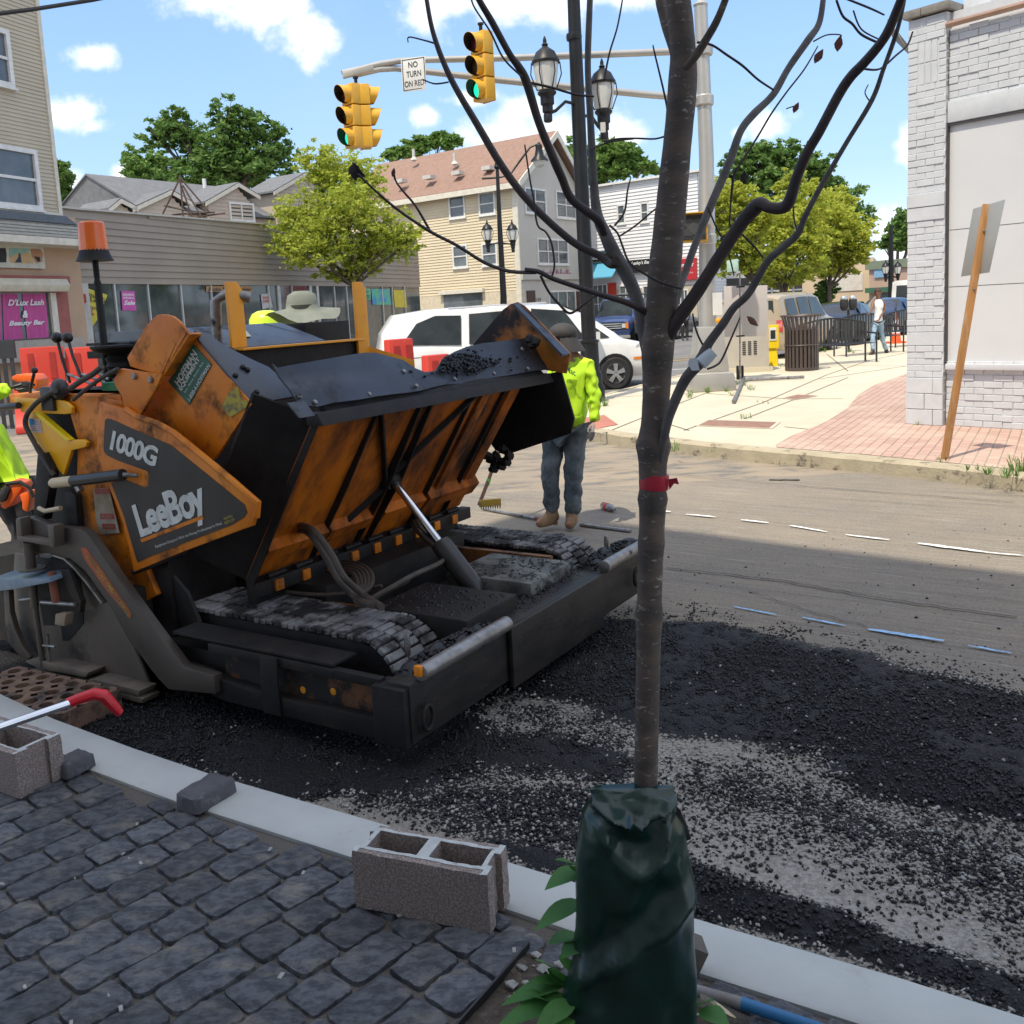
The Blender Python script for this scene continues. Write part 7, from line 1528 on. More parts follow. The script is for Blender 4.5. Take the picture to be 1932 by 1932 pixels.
# utility cabinet, portable sign stand
uc = g(1412, 702, .15); M_cab = mat('cabinet_tan', (.46, .42, .36), (.40, .365, .31), rough=.5, ns=2); UC = Thing('utility_cabinet', 'beige steel utility cabinet with louvres beside the signal mast', 'cabinet', (uc.x-.0, uc.y, .15), math.radians(-5))
part(UC, 'body', M_cab, lambda b: b.box(-.78, .45, 0, .8, .1, 1.55)); part(UC, 'plinth', M_oldc, lambda b: b.box(-.85, .52, -.06, .86, -.1, .1)); part(UC, 'lid', M_cab, lambda b: b.box(-.8, .47, -.02, .82, 1.55, 1.6))
for i in range(3):
    for k_ in range(7): part(UC, 'louvre', M_plast, lambda b: b.box(-.12+i*.12, -.05+i*.12, -.008, .002, .38+k_*.045, .405+k_*.045))
YP = 16.6; SG = Thing('portable_sign', 'blank grey back of a portable sign on a thin stand by the mast', 'sign', g(1396, 722, .15)); YP = g(1396, 716, .15).y
b = MB(); P4 = [at(1366, 540, YP+.15), at(1448, 538, YP-.05), at(1447, 634, YP-.05), at(1367, 636, YP+.15)]; b.prism(P4, (0, .01, 0)); b.build('sign_panel', mat('sign_back_pinkish', (.50, .44, .41), (.44, .43, .41), rough=.5, ns=1.4, metal=.15), SG, bevel=.003)
b = MB(); b.tube([at(1396, 515, YP-.06), at(1396, 716, YP-.06)], .016, 8); b.build('post', M_worn, SG)
for y_ in (541, 634):
    b = MB(); b.obox(at(1397, y_, YP-.08), (.08, 0, 0), (0, .02, 0), (0, 0, .015)); b.build('clamp', M_lamp, SG)
for dx in (-4, 5):
    b = MB(); c_ = at(1396+dx, 716, YP-.1); b.lathe([(.028, 0), (.028, .26), (.02, .28)], c_, 10); b.build('spring_weight', M_lamp, SG)
for (a_, c_) in [((1404, 712), (1384, 757)), ((1404, 717), (1517, 711))]:
    A = g(*a_, .19); B = g(*c_, .19); b = MB(); b.tube([A, B], .03, 8); b.build('leg', M_worn, SG)
b = MB(); P4 = [at(1371, 492, YP-.1), at(1393, 488, YP-.1), at(1394, 511, YP-.1), at(1372, 514, YP-.1)]; b.prism(P4, (0, .008, 0)); b.build('small_sign', mat('sign_mint', (.42, .60, .52), rough=.5), SG, bevel=.002)
# newspaper box
nb = g(1452, 690, .15); NB = Thing('newspaper_box', 'bright yellow newspaper box between the cabinet and the litter bin', 'newspaper box', (nb.x, nb.y, .15), math.radians(-20)); M_ny = mat('box_yellow', (.88, .62, .01), (.80, .54, .01), rough=.4)
part(NB, 'body', M_ny, lambda b: b.box(-.22, .22, -.18, .2, .42, .95)); part(NB, 'door', M_txw, lambda b: b.box(.02, .17, -.195, -.18, .60, .90)); part(NB, 'newspaper', M_txk, lambda b: b.box(.04, .15, -.20, -.195, .64, .84))
part(NB, 'stand', M_ny, lambda b: b.prism([(-.16, -.14, .42), (.16, -.14, .42), (.20, -.18, 0), (-.22, -.18, 0)], (0, .34, 0))); part(NB, 'coin_box', M_ny, lambda b: b.box(-.18, -.02, -.20, -.1, .62, 1.04))
# litter bin of vertical slats
lb = g(1513, 698, .15); M_bin = mat('bin_brown', (.075, .055, .05), (.06, .045, .04), rough=.5); BN = Thing('litter_bin', 'brown slatted steel litter bin beside the black bench', 'litter bin', (lb.x, lb.y, .15))
R_ = .35
part(BN, 'liner', M_vis, lambda b: b.lathe([(R_*.85, .05), (R_*.85, .88)], (0, 0, 0), 20)); part(BN, 'rim', M_bin, lambda b: b.tube([(R_*1.22*math.cos(a), R_*1.22*math.sin(a), 1.18) for a in [2*PI*i/24 for i in range(25)]], .022, 6, cap=False)); part(BN, 'base_ring', M_bin, lambda b: b.lathe([(R_, 0), (R_, .07), (R_*.95, .07)], (0, 0, 0), 24))
part(BN, 'hoop', M_bin, lambda b: b.tube([(R_*1.02*math.cos(a), R_*1.02*math.sin(a), .55) for a in [2*PI*i/24 for i in range(25)]], .015, 6, cap=False))
for i in range(26):
    a = 2*PI*i/26; d_ = V((math.cos(a), math.sin(a), 0)); t__ = V((-d_.y, d_.x, 0))
    part(BN, 'slat', M_bin, lambda b: b.add([d_*R_+t__*.026+V((0, 0, .03)), d_*R_-t__*.026+V((0, 0, .03)), d_*R_*1.0-t__*.026+V((0, 0, .90)), d_*R_+t__*.026+V((0, 0, .90)), d_*R_*1.2-t__*.022+V((0, 0, 1.18)), d_*R_*1.2+t__*.022+V((0, 0, 1.18)), d_*(R_-.012)+t__*.026+V((0, 0, .03)), d_*(R_-.012)-t__*.026+V((0, 0, .03)), d_*(R_-.012)-t__*.026+V((0, 0, .90)), d_*(R_-.012)+t__*.026+V((0, 0, .90))], [(0, 1, 2, 3), (3, 2, 4, 5), (6, 9, 8, 7), (0, 3, 9, 6), (1, 7, 8, 2)]))
# benches
M_bench = mat('bench_black', (.022, .024, .028), rough=.35, coat=.2)
def bench(label, a, c, rh=.9):
    A = V((*a[:2], .15)); B = V((*c[:2], .15)); u = (B-A); L_ = u.length; u.normalize(); n_ = V((-u.y, u.x, 0)); n_ = n_ if n_.y > 0 else -n_
    rz = math.atan2(u.y, u.x); T = Thing('bench', label, 'bench', A, rz, 'black slatted benches')
    for i in range(int(L_/.09)):
        x = .05+i*.09; zt2 = rh+.14*math.sin(PI*x/L_)-.02; part(T, 'slat', M_bench, lambda b: b.box(x, x+.055, .42, .435, .44, zt2))
    part(T, 'top_rail', M_bench, lambda b: b.tube([(L_*k_/12, .43, rh+.14*math.sin(PI*k_/12)) for k_ in range(13)], .025, 6)); part(T, 'lower_rail', M_bench, lambda b: b.tube([(0, .43, .44), (L_, .43, .44)], .022, 6)); part(T, 'seat', M_bench, lambda b: [b.box(0.03, L_-.03, k_*.09, k_*.09+.06, .43, .445) for k_ in range(5)])
    for x in (.02, L_-.02):
        part(T, 'leg', M_bench, lambda b: b.tube([(x, .43, 0), (x, .43, rh)], .022, 6)); part(T, 'leg', M_bench, lambda b: b.tube([(x, .0, 0), (x, .0, .66)], .022, 6)); part(T, 'armrest', M_bench, lambda b: b.tube([(x, 0, .66), (x, .43, .68)], .022, 6))
q1_ = g(1522, 692, .15); q2_ = g(1630, 684, .15)
bench('black slatted bench with arched back nearest the litter bin', (q1_.x, q1_.y), (q1_.x+1.75, q1_.y+.35)); bench('black slatted bench behind the walking woman', (q1_.x+1.9, q1_.y+2.6), (q1_.x+3.7, q1_.y+3.3)); bench('black slatted bench nearest the grey brick corner', (q1_.x+4.3, q1_.y+5.2), (q1_.x+6.2, q1_.y+6.0))
# parking meter
pm = g(1608, 668, .15); PM = Thing('parking_meter', 'double headed grey parking meter behind the bench', 'parking meter', (pm.x+.3, pm.y+1.0, .15))
part(PM, 'post', M_bench, lambda b: b.tube([(0, 0, 0), (0, 0, 1.15)], .035, 8))
for sx_ in (-.12, .12): part(PM, 'meter_head', M_plast, lambda b: b.lathe([(.05, 0), (.10, .06), (.11, .2), (.105, .3)], (sx_, 0, 1.12), 12)); part(PM, 'dome', M_rim, lambda b: b.ball((sx_, 0, 1.44), (.10, .08, .09), 12, 8))
q = at(1651, 582, 33); DS = Thing('warning_sign', 'grey back of a diamond shaped road sign on a post by the parked cars', 'sign', (q.x, q.y, .15))
part(DS, 'sign_face', M_sback, lambda b: b.prism([(0, 0, q.z-.15+.42), (.38, 0, q.z-.15), (0, 0, q.z-.15-.42), (-.38, 0, q.z-.15)], (0, .01, 0))); part(DS, 'post', M_worn, lambda b: b.tube([(0, -.03, 0), (0, -.03, q.z+.2)], .03, 6))
cn = g(1706, 650, 0.15); M_cone = mat('cone_orange', (.85, .12, .02), rough=.5); CN = Thing('traffic_cone', 'orange traffic cone with white bands by the brick corner', 'traffic cone', (cn.x+.2, cn.y+1, .15))
part(CN, 'cone', M_cone, lambda b: b.lathe([(.2, .04), (.15, .06), (.03, .95), (.01, .96)], (0, 0, 0), 16)); part(CN, 'base', M_cone, lambda b: b.box(-.22, .22, -.22, .22, 0, .05)); part(CN, 'band', M_txw, lambda b: b.lathe([(.118, .30), (.094, .48)], (0, 0, 0), 16)); part(CN, 'band', M_txw, lambda b: b.lathe([(.082, .58), (.066, .70)], (0, 0, 0), 16))
# leaning wooden sign post
sb = g(1782, 866, .15); ptop = at(1862, 385, sb.y-.25); SP = Thing('leaning_sign_post', 'leaning wooden post with the blank back of a sign against grey bricks', 'sign post', sb)
M_wood = mat('post_wood', (.50, .24, .08), (.38, .19, .07), rough=.75, ns=3, stretch=(6, 6, .8), c3=(.52, .44, .32), s3=2.2, t3=(.55, .75), bump=.3)
dv = (ptop-sb).normalized(); sd = V((dv.z, 0, -dv.x)).normalized()
b = MB(); b.obox(sb.lerp(ptop, .5), sd*.030, V((0, .022, 0)), dv*((ptop-sb).length/2)); b.build('post', M_wood, SP, bevel=.004)
P4 = [at(1836, 394, sb.y-.12), at(1897, 376, sb.y-.42), at(1867, 514, sb.y-.30), at(1813, 522, sb.y-.0)]
b = MB(); b.prism(P4, (0.004, .008, 0)); b.build('sign_panel', M_sback, SP, bevel=.001)
for z_ in (.9, .68):
    b = MB(); q = sb.lerp(ptop, z_); b.lathe([(.012, 0), (.008, .008)], q-V((0, .024, 0)), 8, (0, -1, 0)); b.build('bolt', M_worn, SP)
# red water filled barriers
M_bar = mat('barrier_red', (.62, .055, .03), (.55, .045, .028), rough=.45, ns=2, c3=(.65, .25, .18), s3=4, t3=(.62, .8))
def barrier(label, x0, x1, ytop, ybot, Y, zb=0.):
    A = at(x0, ytop, Y); B = at(x1, ytop, Y+.3); h = A.z; u = (B-A); u.z = 0; L_ = u.length; T = Thing('road_barrier', label, 'barrier', (A.x, A.y, zb), math.atan2(u.y, u.x), 'red plastic road barriers')
    hh = h-zb
    n_ = max(1, round(L_/1.6)); 
    b = MB(); prof = [(-.28, 0), (-.28, .12), (-.20, .25), (-.11, hh*.55), (-.09, hh), (.09, hh), (.11, hh*.55), (.20, .25), (.28, .12), (.28, 0)]
    b.prism([(0, y, z) for y, z in prof], (L_, 0, 0)); b.build('body', M_bar, T, local=True, bevel=.03)
    for k_ in range(max(2, int(L_/.5))):
        x = (k_+.35)*L_/max(2, int(L_/.5)); part(T, 'groove', mat('barrier_dark', (.42, .03, .02), rough=.6), lambda b: b.prism([(x, -.13, hh*.55), (x+.12, -.13, hh*.55), (x+.12, -.105, hh*.92), (x, -.105, hh*.92)], (0, .03, 0)))
    part(T, 'fork_slot', MATS['barrier_dark'], lambda b: b.box(L_*.2, L_*.2+.22, -.29, -.2, .0, .12)); part(T, 'fork_slot', MATS['barrier_dark'], lambda b: b.box(L_*.7, L_*.7+.22, -.29, -.2, .0, .12))
barrier('red plastic barrier furthest left beyond the control levers', 36, 118, 657, 740, 21); barrier('red plastic barrier behind the black ribbed seat base of the machine', 122, 225, 657, 740, 21.4); barrier('low red plastic barrier seen under the yellow steering bracket', 24, 142, 727, 803, 18.0)
barrier('red plastic barrier showing between the machine and the white minivan', 728, 774, 641, 690, 16.5); barrier('orange red barrier top peeping over the dip in the hopper', 800, 842, 671, 700, 15.5)
# black railing at far left
q = at(0, 700, 19); RL = Thing('iron_railing', 'black iron railing at the left edge beside the red barrier', 'railing', (q.x-1, 19, 0)); zt_ = at(10, 643, 19).z
part(RL, 'top_rail', M_bench, lambda b: b.box(0, 1.35, -.03, .03, zt_-.35, zt_))
for i in range(9): part(RL, 'bar', M_bench, lambda b: b.box(.02+i*.15, .10+i*.15, -.01, .01, 0, zt_-.3))
# overhead wire and utility pole
OW = MB(); OW.tube([at(-60, 33, 14), at(60, 18, 15), at(175, 0, 16), at(300, -25, 17)], .034, 6); tag(OW.build('overhead_cable', M_lamp), 'thick dark overhead cable crossing the top left corner', 'cable')
b = MB(); q = at(172, 345, 75); b.tube([V((q.x, 75, 0)), q], [.25, .2], 8); UP = Thing('utility_pole', 'brown wooden utility pole stub behind the store roof', 'utility pole', (q.x, 75, 0)); b.build('pole', M_rst, UP)
b = MB(); b.obox(at(183, 378, 75), (.35, 0, .2), (0, .1, 0), (0, 0, .12)); b.build('insulator', M_rst, UP)
# litter on the road, tools
M_bot = mat('bottle_plastic', (.45, .48, .50), rough=.1, coat=.4, trans=.6); q = g(1143, 962, 0); BT = Thing('plastic_bottle', 'discarded clear plastic bottle lying on the sunny road right of the worker', 'bottle', q)
b = MB(); b.lathe([(.028, 0), (.035, .01), (.035, .14), (.015, .19), (.014, .21)], q+V((-.02, .02, .036)), 12, (.35, -.9, 0)); b.build('bottle_body', M_bot, BT)
b = MB(); b.lathe([(.036, .05), (.036, .10)], q+V((-.02, .02, .036)), 12, (.35, -.9, 0)); b.build('bottle_label', M_txr, BT)
# rake leaning behind the machine
RK = Thing('asphalt_rake', 'yellow toothed asphalt rake standing behind the machine beside the worker', 'rake', g(900, 970, 0)); r0 = at(908, 948, 7.6); M_hnd = mat('rake_handle', (.20, .08, .05), rough=.5)
b = MB(); b.obox(r0+V((.07, 0, -.005)), (.09, -.01, .005), (0, .012, 0), (0, 0, .028)); b.build('rake_head', M_ylw if False else mat('rake_yellow', (.55, .36, .06), rough=.5), RK, bevel=.003)
b = MB()
for k_ in range(9): b.prism([r0+V((-.01+k_*.019, 0, -.03)), r0+V((.006+k_*.019, 0, -.03)), r0+V((-.002+k_*.019, 0, -.07))], (0, .006, 0))
b.build('teeth', M_worn, RK, smooth=False)
b = MB(); b.tube([r0+V((-.02, 0, -.02)), at(922, 905, 7.7), at(945, 840, 7.9), at(970, 770, 8.1)], .015, 8); b.build('handle', M_hnd, RK)
b = MB(); b.tube([at(918, 917, 7.69), at(923, 903, 7.7)], .018, 8); b.build('handle_tape', mat('tape_green', (.20, .60, .10), rough=.5), RK)
LT = Thing('lute', 'long lute handle lying on the road past the workers boots', 'lute', g(1040, 985, 0)); b = MB(); b.tube([g(912, 960, .02), g(1010, 978, .02)], .014, 8); b.build('handle', M_worn, LT); b = MB(); b.tube([g(1010, 978, .02), g(1050, 987, .02)], .017, 8); b.build('grip', M_rustred, LT); b = MB(); b.tube([g(1095, 990, .02), g(1190, 1002, .02)], .016, 8); b.build('shaft', M_worn, LT)

# ================================================================== TREES
def leafmat(name, c1, c2, tr=.35):
    m = bpy.data.materials.new(name); m.use_nodes = True; t = m.node_tree; L = t.links; t.nodes.clear()
    o = t.nodes.new('ShaderNodeOutputMaterial'); d = t.nodes.new('ShaderNodeBsdfPrincipled'); tl = t.nodes.new('ShaderNodeBsdfTranslucent'); mx_ = t.nodes.new('ShaderNodeMixShader')
    ge = t.nodes.new('ShaderNodeNewGeometry'); cm = t.nodes.new('ShaderNodeMix'); cm.data_type = 'RGBA'; L.new(ge.outputs['Random Per Island'], cm.inputs[0]); cm.inputs[6].default_value = (*c1, 1); cm.inputs[7].default_value = (*c2, 1)
    L.new(cm.outputs[2], d.inputs['Base Color']); L.new(cm.outputs[2], tl.inputs[0]); d.inputs['Roughness'].default_value = .55; d.inputs['Specular IOR Level'].default_value = .3
    mx_.inputs[0].default_value = tr; L.new(d.outputs[0], mx_.inputs[1]); L.new(tl.outputs[0], mx_.inputs[2]); L.new(mx_.outputs[0], o.inputs[0]); return m
M_ly1 = leafmat('leaf_yellow_green', (.33, .42, .05), (.50, .52, .09), .5); M_ld = leafmat('leaf_dark_green', (.08, .17, .04), (.17, .27, .065), .4); M_lm = leafmat('leaf_mid_green', (.10, .22, .05), (.20, .30, .07), .35); M_ly2 = leafmat('leaf_olive', (.34, .42, .05), (.52, .52, .08), .5)
M_bark = mat('bark', (.13, .10, .08), (.08, .065, .055), rough=.9, ns=8, bump=.5)
def leaves(name, m, T, ell, n, size, seed, clump=22, gap=.0):
    r = np.random.default_rng(seed); vol = np.array([e[1][0]*e[1][1]*e[1][2] for e in ell])**.66; vol /= vol.sum()
    nc = max(8, n//clump); idx = r.choice(len(ell), nc, p=vol); C_ = np.array([list(e[0]) for e in ell])[idx]; R_ = np.array([list(e[1]) for e in ell])[idx]
    d = r.normal(size=(nc, 3)); d /= np.linalg.norm(d, axis=1)[:, None]; rad = r.random(nc)**.5
    cc = C_+d*R_*rad[:, None]*r.uniform(.8, 1.22, (nc, 1)); cs = R_.mean(1)*r.uniform(.055, .13, nc)
    k = clump; P = cc[:, None]+r.normal(size=(nc, k, 3))*cs[:, None, None]*np.array([1.15, 1.15, .62]); P = P.reshape(-1, 3); N_ = len(P)
    a = r.normal(size=(N_, 3)); a[:, 2] = a[:, 2]*.6; a /= np.linalg.norm(a, axis=1)[:, None]; bvec = np.cross(a, r.normal(size=(N_, 3))); bvec /= np.linalg.norm(bvec, axis=1)[:, None]; s_ = size*r.uniform(.6, 1.3, (N_, 1))
    vs = np.stack([P-a*s_, P+bvec*s_*.45, P+a*s_, P-bvec*s_*.45], 1).reshape(-1, 3)
    vs = (vs-np.array(T.o.location)[None])
    me = bpy.data.meshes.new(name); me.vertices.add(len(vs)); me.vertices.foreach_set('co', vs.astype(np.float32).ravel()); q = np.arange(N_*4).astype(np.int32); me.loops.add(N_*4); me.loops.foreach_set('vertex_index', q); me.polygons.add(N_); me.polygons.foreach_set('loop_start', (np.arange(N_)*4).astype(np.int32)); me.update(calc_edges=True); me.materials.append(m)
    o = bpy.data.objects.new(name, me); COL.objects.link(o); o.parent = T.o; return o
def tree(label, base, Y, ells, n, size, m, seed, zb=0., fork=None, tr=.18, group=None, name='tree', dz=1.):
    bp_ = at(base[0], base[1], Y); T = Thing(name, label, 'tree', (bp_.x, Y, zb), 0, group); pxm = Y/1800
    E_ = [(at(x, y, Y+(j % 3-1)*rx*pxm*.5), (rx*pxm, (rx+ry)*.5*pxm*dz, ry*pxm)) for j, (x, y, rx, ry) in enumerate(ells)]
    fk = at(*fork, Y) if fork else bp_.lerp(V(E_[0][0]), .5); b = MB(); st_ = V((bp_.x, Y, zb)); b.tube([st_, st_.lerp(fk, .5)+V((.05, 0, 0)), fk], [tr, tr*.8, tr*.7], 9); b.build('trunk', M_bark, T)
    r = random.Random(seed)
    for c_, R_ in E_:
        c_ = V(c_); b = MB(); mid = fk.lerp(c_, .5)+V((r.uniform(-.2, .2)*R_[0], 0, -R_[2]*.15)); b.tube([fk, mid, c_, c_+V((r.uniform(-.3, .3)*R_[0], 0, R_[2]*.6))], [tr*.55, tr*.38, tr*.2, tr*.05], 7)
        for q in range(4): e_ = c_+V((r.uniform(-.8, .8)*R_[0], r.uniform(-.6, .6)*R_[1], r.uniform(-.2, .7)*R_[2])); b.tube([mid.lerp(c_, r.random()), e_], [tr*.2, tr*.04], 5)
        b.build('limb', M_bark, T)
    leaves('crown', m, T, E_, n, size, seed); return T
g1_ = 'young trees planted along the street'
tree('young yellow green street tree in front of the long low store', (678, 650), 36, [(598, 322, 42, 46), (560, 405, 48, 42), (640, 330, 55, 60), (652, 400, 75, 62), (735, 445, 62, 48), (690, 345, 48, 48), (600, 462, 72, 50), (545, 455, 42, 28), (690, 480, 68, 44), (770, 455, 36, 26), (640, 512, 50, 22)], 24000, .088, M_ly1, 3, fork=(668, 540), tr=.13, group=g1_, zb=.1)
tree('large dark green tree left of centre behind the grey row house roofs', (400, 640), 85, [(330, 240, 38, 34), (300, 262, 32, 30), (358, 272, 50, 44), (430, 222, 38, 36), (462, 250, 50, 46), (505, 262, 40, 40), (415, 290, 60, 55), (480, 310, 65, 40), (530, 300, 30, 46), (380, 335, 75, 38), (300, 330, 45, 40), (440, 345, 80, 30)], 17000, .27, M_ld, 5, fork=(410, 370), tr=.5, dz=.9)
tree('lighter green tree at the left end of the row houses', (262, 640), 78, [(262, 320, 34, 34), (245, 300, 22, 22), (285, 350, 36, 30), (250, 378, 38, 22), (290, 300, 22, 20)], 5200, .24, M_lm, 7, fork=(268, 390), tr=.3)
tree('sliver of green tree beside the edge of the clapboard building', (112, 640), 70, [(112, 340, 22, 34), (118, 362, 16, 18)], 3500, .25, M_ld, 8, tr=.3)
tree('feathery green tree top behind the brown roof', (800, 640), 78, [(750, 290, 34, 12), (790, 275, 24, 16), (830, 266, 28, 15), (860, 268, 20, 12)], 3600, .34, M_lm, 9, tr=.3, dz=.6)
tree('round green tree behind the gable and the white building', (1160, 640), 78, [(1090, 300, 34, 34), (1150, 290, 40, 28), (1190, 305, 36, 26), (1222, 318, 20, 14), (1130, 320, 55, 30)], 9000, .30, M_lm, 10, tr=.4)
tree('tall dark green tree behind the white building right of the mast', (1470, 600), 82, [(1395, 308, 34, 28), (1440, 292, 42, 28), (1480, 300, 46, 36), (1530, 320, 42, 36), (1450, 340, 60, 40), (1560, 365, 40, 38), (1600, 400, 45, 50), (1380, 345, 30, 30)], 15000, .26, M_ld, 11, tr=.5)
tree('dark tree at the far end of the street beside the brick corner', (1690, 600), 95, [(1695, 440, 26, 32), (1675, 455, 18, 18), (1720, 430, 30, 40)], 5000, .32, M_ld, 12, tr=.4)
tree('yellowing street tree close behind the signal mast', (1425, 640), 36, [(1375, 380, 34, 48), (1400, 440, 48, 52), (1370, 480, 30, 40), (1430, 400, 40, 44), (1420, 495, 42, 30), (1352, 420, 22, 50)], 14000, .09, M_ly2, 13, fork=(1428, 540), tr=.12, group=g1_, zb=.15)
tree('olive street tree in the middle of the right hand row', (1478, 610), 40, [(1465, 440, 50, 56), (1510, 390, 44, 52), (1490, 350, 26, 30), (1450, 500, 50, 30), (1520, 470, 50, 46), (1480, 530, 50, 16)], 16000, .095, M_ly2, 14, fork=(1480, 560), tr=.11, group=g1_, zb=.15)
tree('olive street tree furthest along the right hand row', (1563, 605), 46, [(1560, 420, 48, 56), (1600, 450, 44, 48), (1580, 490, 48, 34), (1625, 470, 26, 32), (1545, 500, 40, 30), (1590, 380, 26, 28)], 14000, .11, M_ly2, 15, fork=(1565, 545), tr=.12, group=g1_, zb=.15)
tree('small bushy green tree low in front of the beige building', (1560, 600), 47, [(1560, 545, 22, 20), (1552, 565, 16, 12)], 2500, .12, M_lm, 16, tr=.08, zb=.15)
# weeds in pavement cracks
def tuft(b, c, h, n, r, w=.004):
    for _ in range(n):
        a = r.uniform(0, 2*PI); l = h*r.uniform(.5, 1.2); d_ = V((math.cos(a), math.sin(a), 0)); p = V(c)+d_*r.uniform(0, h*.3); s_ = V((-d_.y, d_.x, 0))*w
        b.poly([p-s_, p+s_, p+d_*l*.35+V((0, 0, l*.7))+s_*.7, p+d_*l*.35+V((0, 0, l*.7))-s_*.7]); b.poly([p+d_*l*.35+V((0, 0, l*.7))-s_*.7, p+d_*l*.35+V((0, 0, l*.7))+s_*.7, p+d_*l*.8+V((0, 0, l*.8))])
b = MB(); r = random.Random(3)
for (x, y, n_, h) in [(1135, 765, 60, .16), (1290, 748, 50, .14), (1340, 742, 40, .12), (1368, 738, 60, .15), (1400, 725, 30, .1), (1410, 735, 30, .1), (1390, 745, 20, .08), (1405, 790, 20, .08), (1445, 692, 40, .15), (1478, 690, 30, .12), (1560, 662, 60, .15), (1600, 664, 50, .12), (1283, 850, 25, .12), (1905, 900, 40, .12), (1870, 895, 40, .08), (1835, 885, 20, .06), (1925, 890, 60, .16), (1780, 870, 15, .05), (1335, 855, 10, .06), (1740, 800, 20, .05), (1440, 762, 14, .05)]:
    for k_ in range(3): q = g(x+r.uniform(-14, 14), y+r.uniform(-3, 3), .15); tuft(b, q, h, n_//3, r)
tag(b.build('weeds', M_lm, smooth=False, merge=False, fixn=False), 'green weeds sprouting from cracks in the far sidewalk and kerb', 'weeds', kind='stuff')

# ---------------------------------------------------------------- the sapling in front
def crm(pts, n_=6):
    out = []
    for i in range(len(pts)-1):
        P0, P1, P2, P3 = [np.array(pts[j]) for j in (max(i-1, 0), i, i+1, min(i+2, len(pts)-1))]
        for k_ in range(n_):
            t_ = k_/n_; out.append(tuple(.5*((2*P1)+(P2-P0)*t_+(2*P0-5*P1+4*P2-P3)*t_*t_+(3*P1-P0-3*P2+P3)*t_**3)))
    out.append(tuple(map(float, pts[-1]))); return out
YT = 1.97
M_sap = mat('sapling_bark', (.135, .10, .08), (.062, .054, .048), rough=.7, ns=9, bump=.5, bs=60, stretch=(1, 1, 2.6), c3=(.30, .27, .23), s3=34, t3=(.585, .63), bd=.003)
M_twig = mat('twig_bark', (.05, .032, .03), (.03, .022, .024), rough=.55, ns=20, bump=.3, bs=90); M_limb = mat('grey_limb', (.13, .12, .115), (.065, .06, .06), rough=.65, ns=22, bump=.5, bs=70, stretch=(1, 1, 1))
sb_ = at(1214, 1500, YT); SA = Thing('sapling', 'slender bare sapling rising from a green watering bag in the foreground', 'tree', (sb_.x, YT, .13))
def branch(pts, y0, y1, m, nm='branch', seg=10, knots=()):
    q = crm(pts); n_ = len(q); P = []; R_ = []
    for i, (x, y, r_) in enumerate(q):
        Yd = y0+(y1-y0)*i/(n_-1); P.append(at(x, y, Yd)); k_ = 1+.05*mnoise.noise(V((x*.03, y*.03, 1)))+sum(a*math.exp(-((y-ky)/w)**2) for ky, w, a in knots); R_.append(max(.0008, r_*k_*Yd/1800))
    b = MB(); b.tube(P, R_, seg); return b.build(nm, m, SA, ang=70)
branch([(1200, 2100, 26), (1208, 1900, 25), (1214, 1600, 24), (1218, 1480, 23), (1222, 1300, 24), (1226, 1100, 24), (1231, 960, 25), (1232, 860, 27), (1238, 750, 26), (1241, 660, 30), (1246, 610, 30), (1253, 520, 30), (1262, 430, 29), (1275, 300, 27), (1287, 170, 26), (1288, 90, 23), (1279, 0, 23), (1272, -60, 22), (1262, -220, 15), (1268, -420, 7), (1262, -520, 2)], YT, YT, M_sap, 'trunk', 16, [(945, 12, .18), (842, 18, .28), (1030, 14, .12), (1160, 9, .20), (1085, 8, .20)])
y2 = YT+.02
branch([(1236, 740, 8), (1226, 690, 11), (1213, 620, 12), (1203, 568, 12), (1182, 518, 13), (1159, 479, 13), (1141, 440, 12), (1127, 405, 10), (1120, 342, 8), (1113, 205, 6.5), (1109, 120, 6), (1113, 0, 5.5), (1114, -50, 5), (1130, -220, 2)], y2, YT+.25, M_limb)
branch([(1140, 440, 8), (1127, 414, 8), (1079, 376, 8), (1060, 335, 8), (1045, 301, 8), (1017, 232, 7.5), (993, 154, 8), (978, 125, 7), (962, 103, 6), (928, 41, 6), (904, 0, 5.5), (885, -40, 5), (850, -180, 2)], YT+.08, YT-.15, M_twig)
branch([(1162, 492, 8), (1154, 499, 8), (1130, 482, 7.5), (1079, 455, 7), (1007, 390, 7), (952, 321, 7), (901, 236, 6.5), (850, 147, 5.5), (819, 68, 4.5), (805, 0, 4), (800, -40, 4), (795, -160, 1.5)], YT+.06, YT+.3, M_twig)
branch([(1236, 610, 8), (1222, 592, 7), (1185, 572, 6), (1147, 560, 5.5), (1100, 545, 5), (1044, 526, 4.5), (1017, 513, 4.5), (992, 508, 3.5)], y2, YT-.1, M_twig)
branch([(1010, 514, 3.6), (969, 513, 3.6), (940, 506, 3.4), (908, 492, 3.2), (860, 462, 3), (812, 437, 3), (751, 396, 2.6), (703, 355, 2.3), (675, 328, 2)], YT-.08, YT-.3, M_twig)
branch([(812, 437, 2.6), (785, 390, 2.2), (760, 360, 2), (747, 342, 1.8), (742, 324, 2.6)], YT-.2, YT-.25, M_twig)
branch([(1258, 640, 13), (1275, 608, 13), (1314, 553, 12.5), (1364, 474, 12), (1400, 420, 13), (1425, 392, 14), (1436, 384, 12), (1450, 391, 10.5), (1471, 393, 11), (1488, 382, 11), (1505, 330, 9.5), (1525, 284, 9.5), (1546, 248, 9), (1583, 178, 9), (1605, 145, 9), (1629, 120, 9), (1655, 90, 8.5), (1674, 62, 8.5), (1690, 25, 8), (1703, -10, 7.5), (1715, -50, 7), (1740, -200, 2)], YT-.01, YT-.35, M_twig, seg=12)
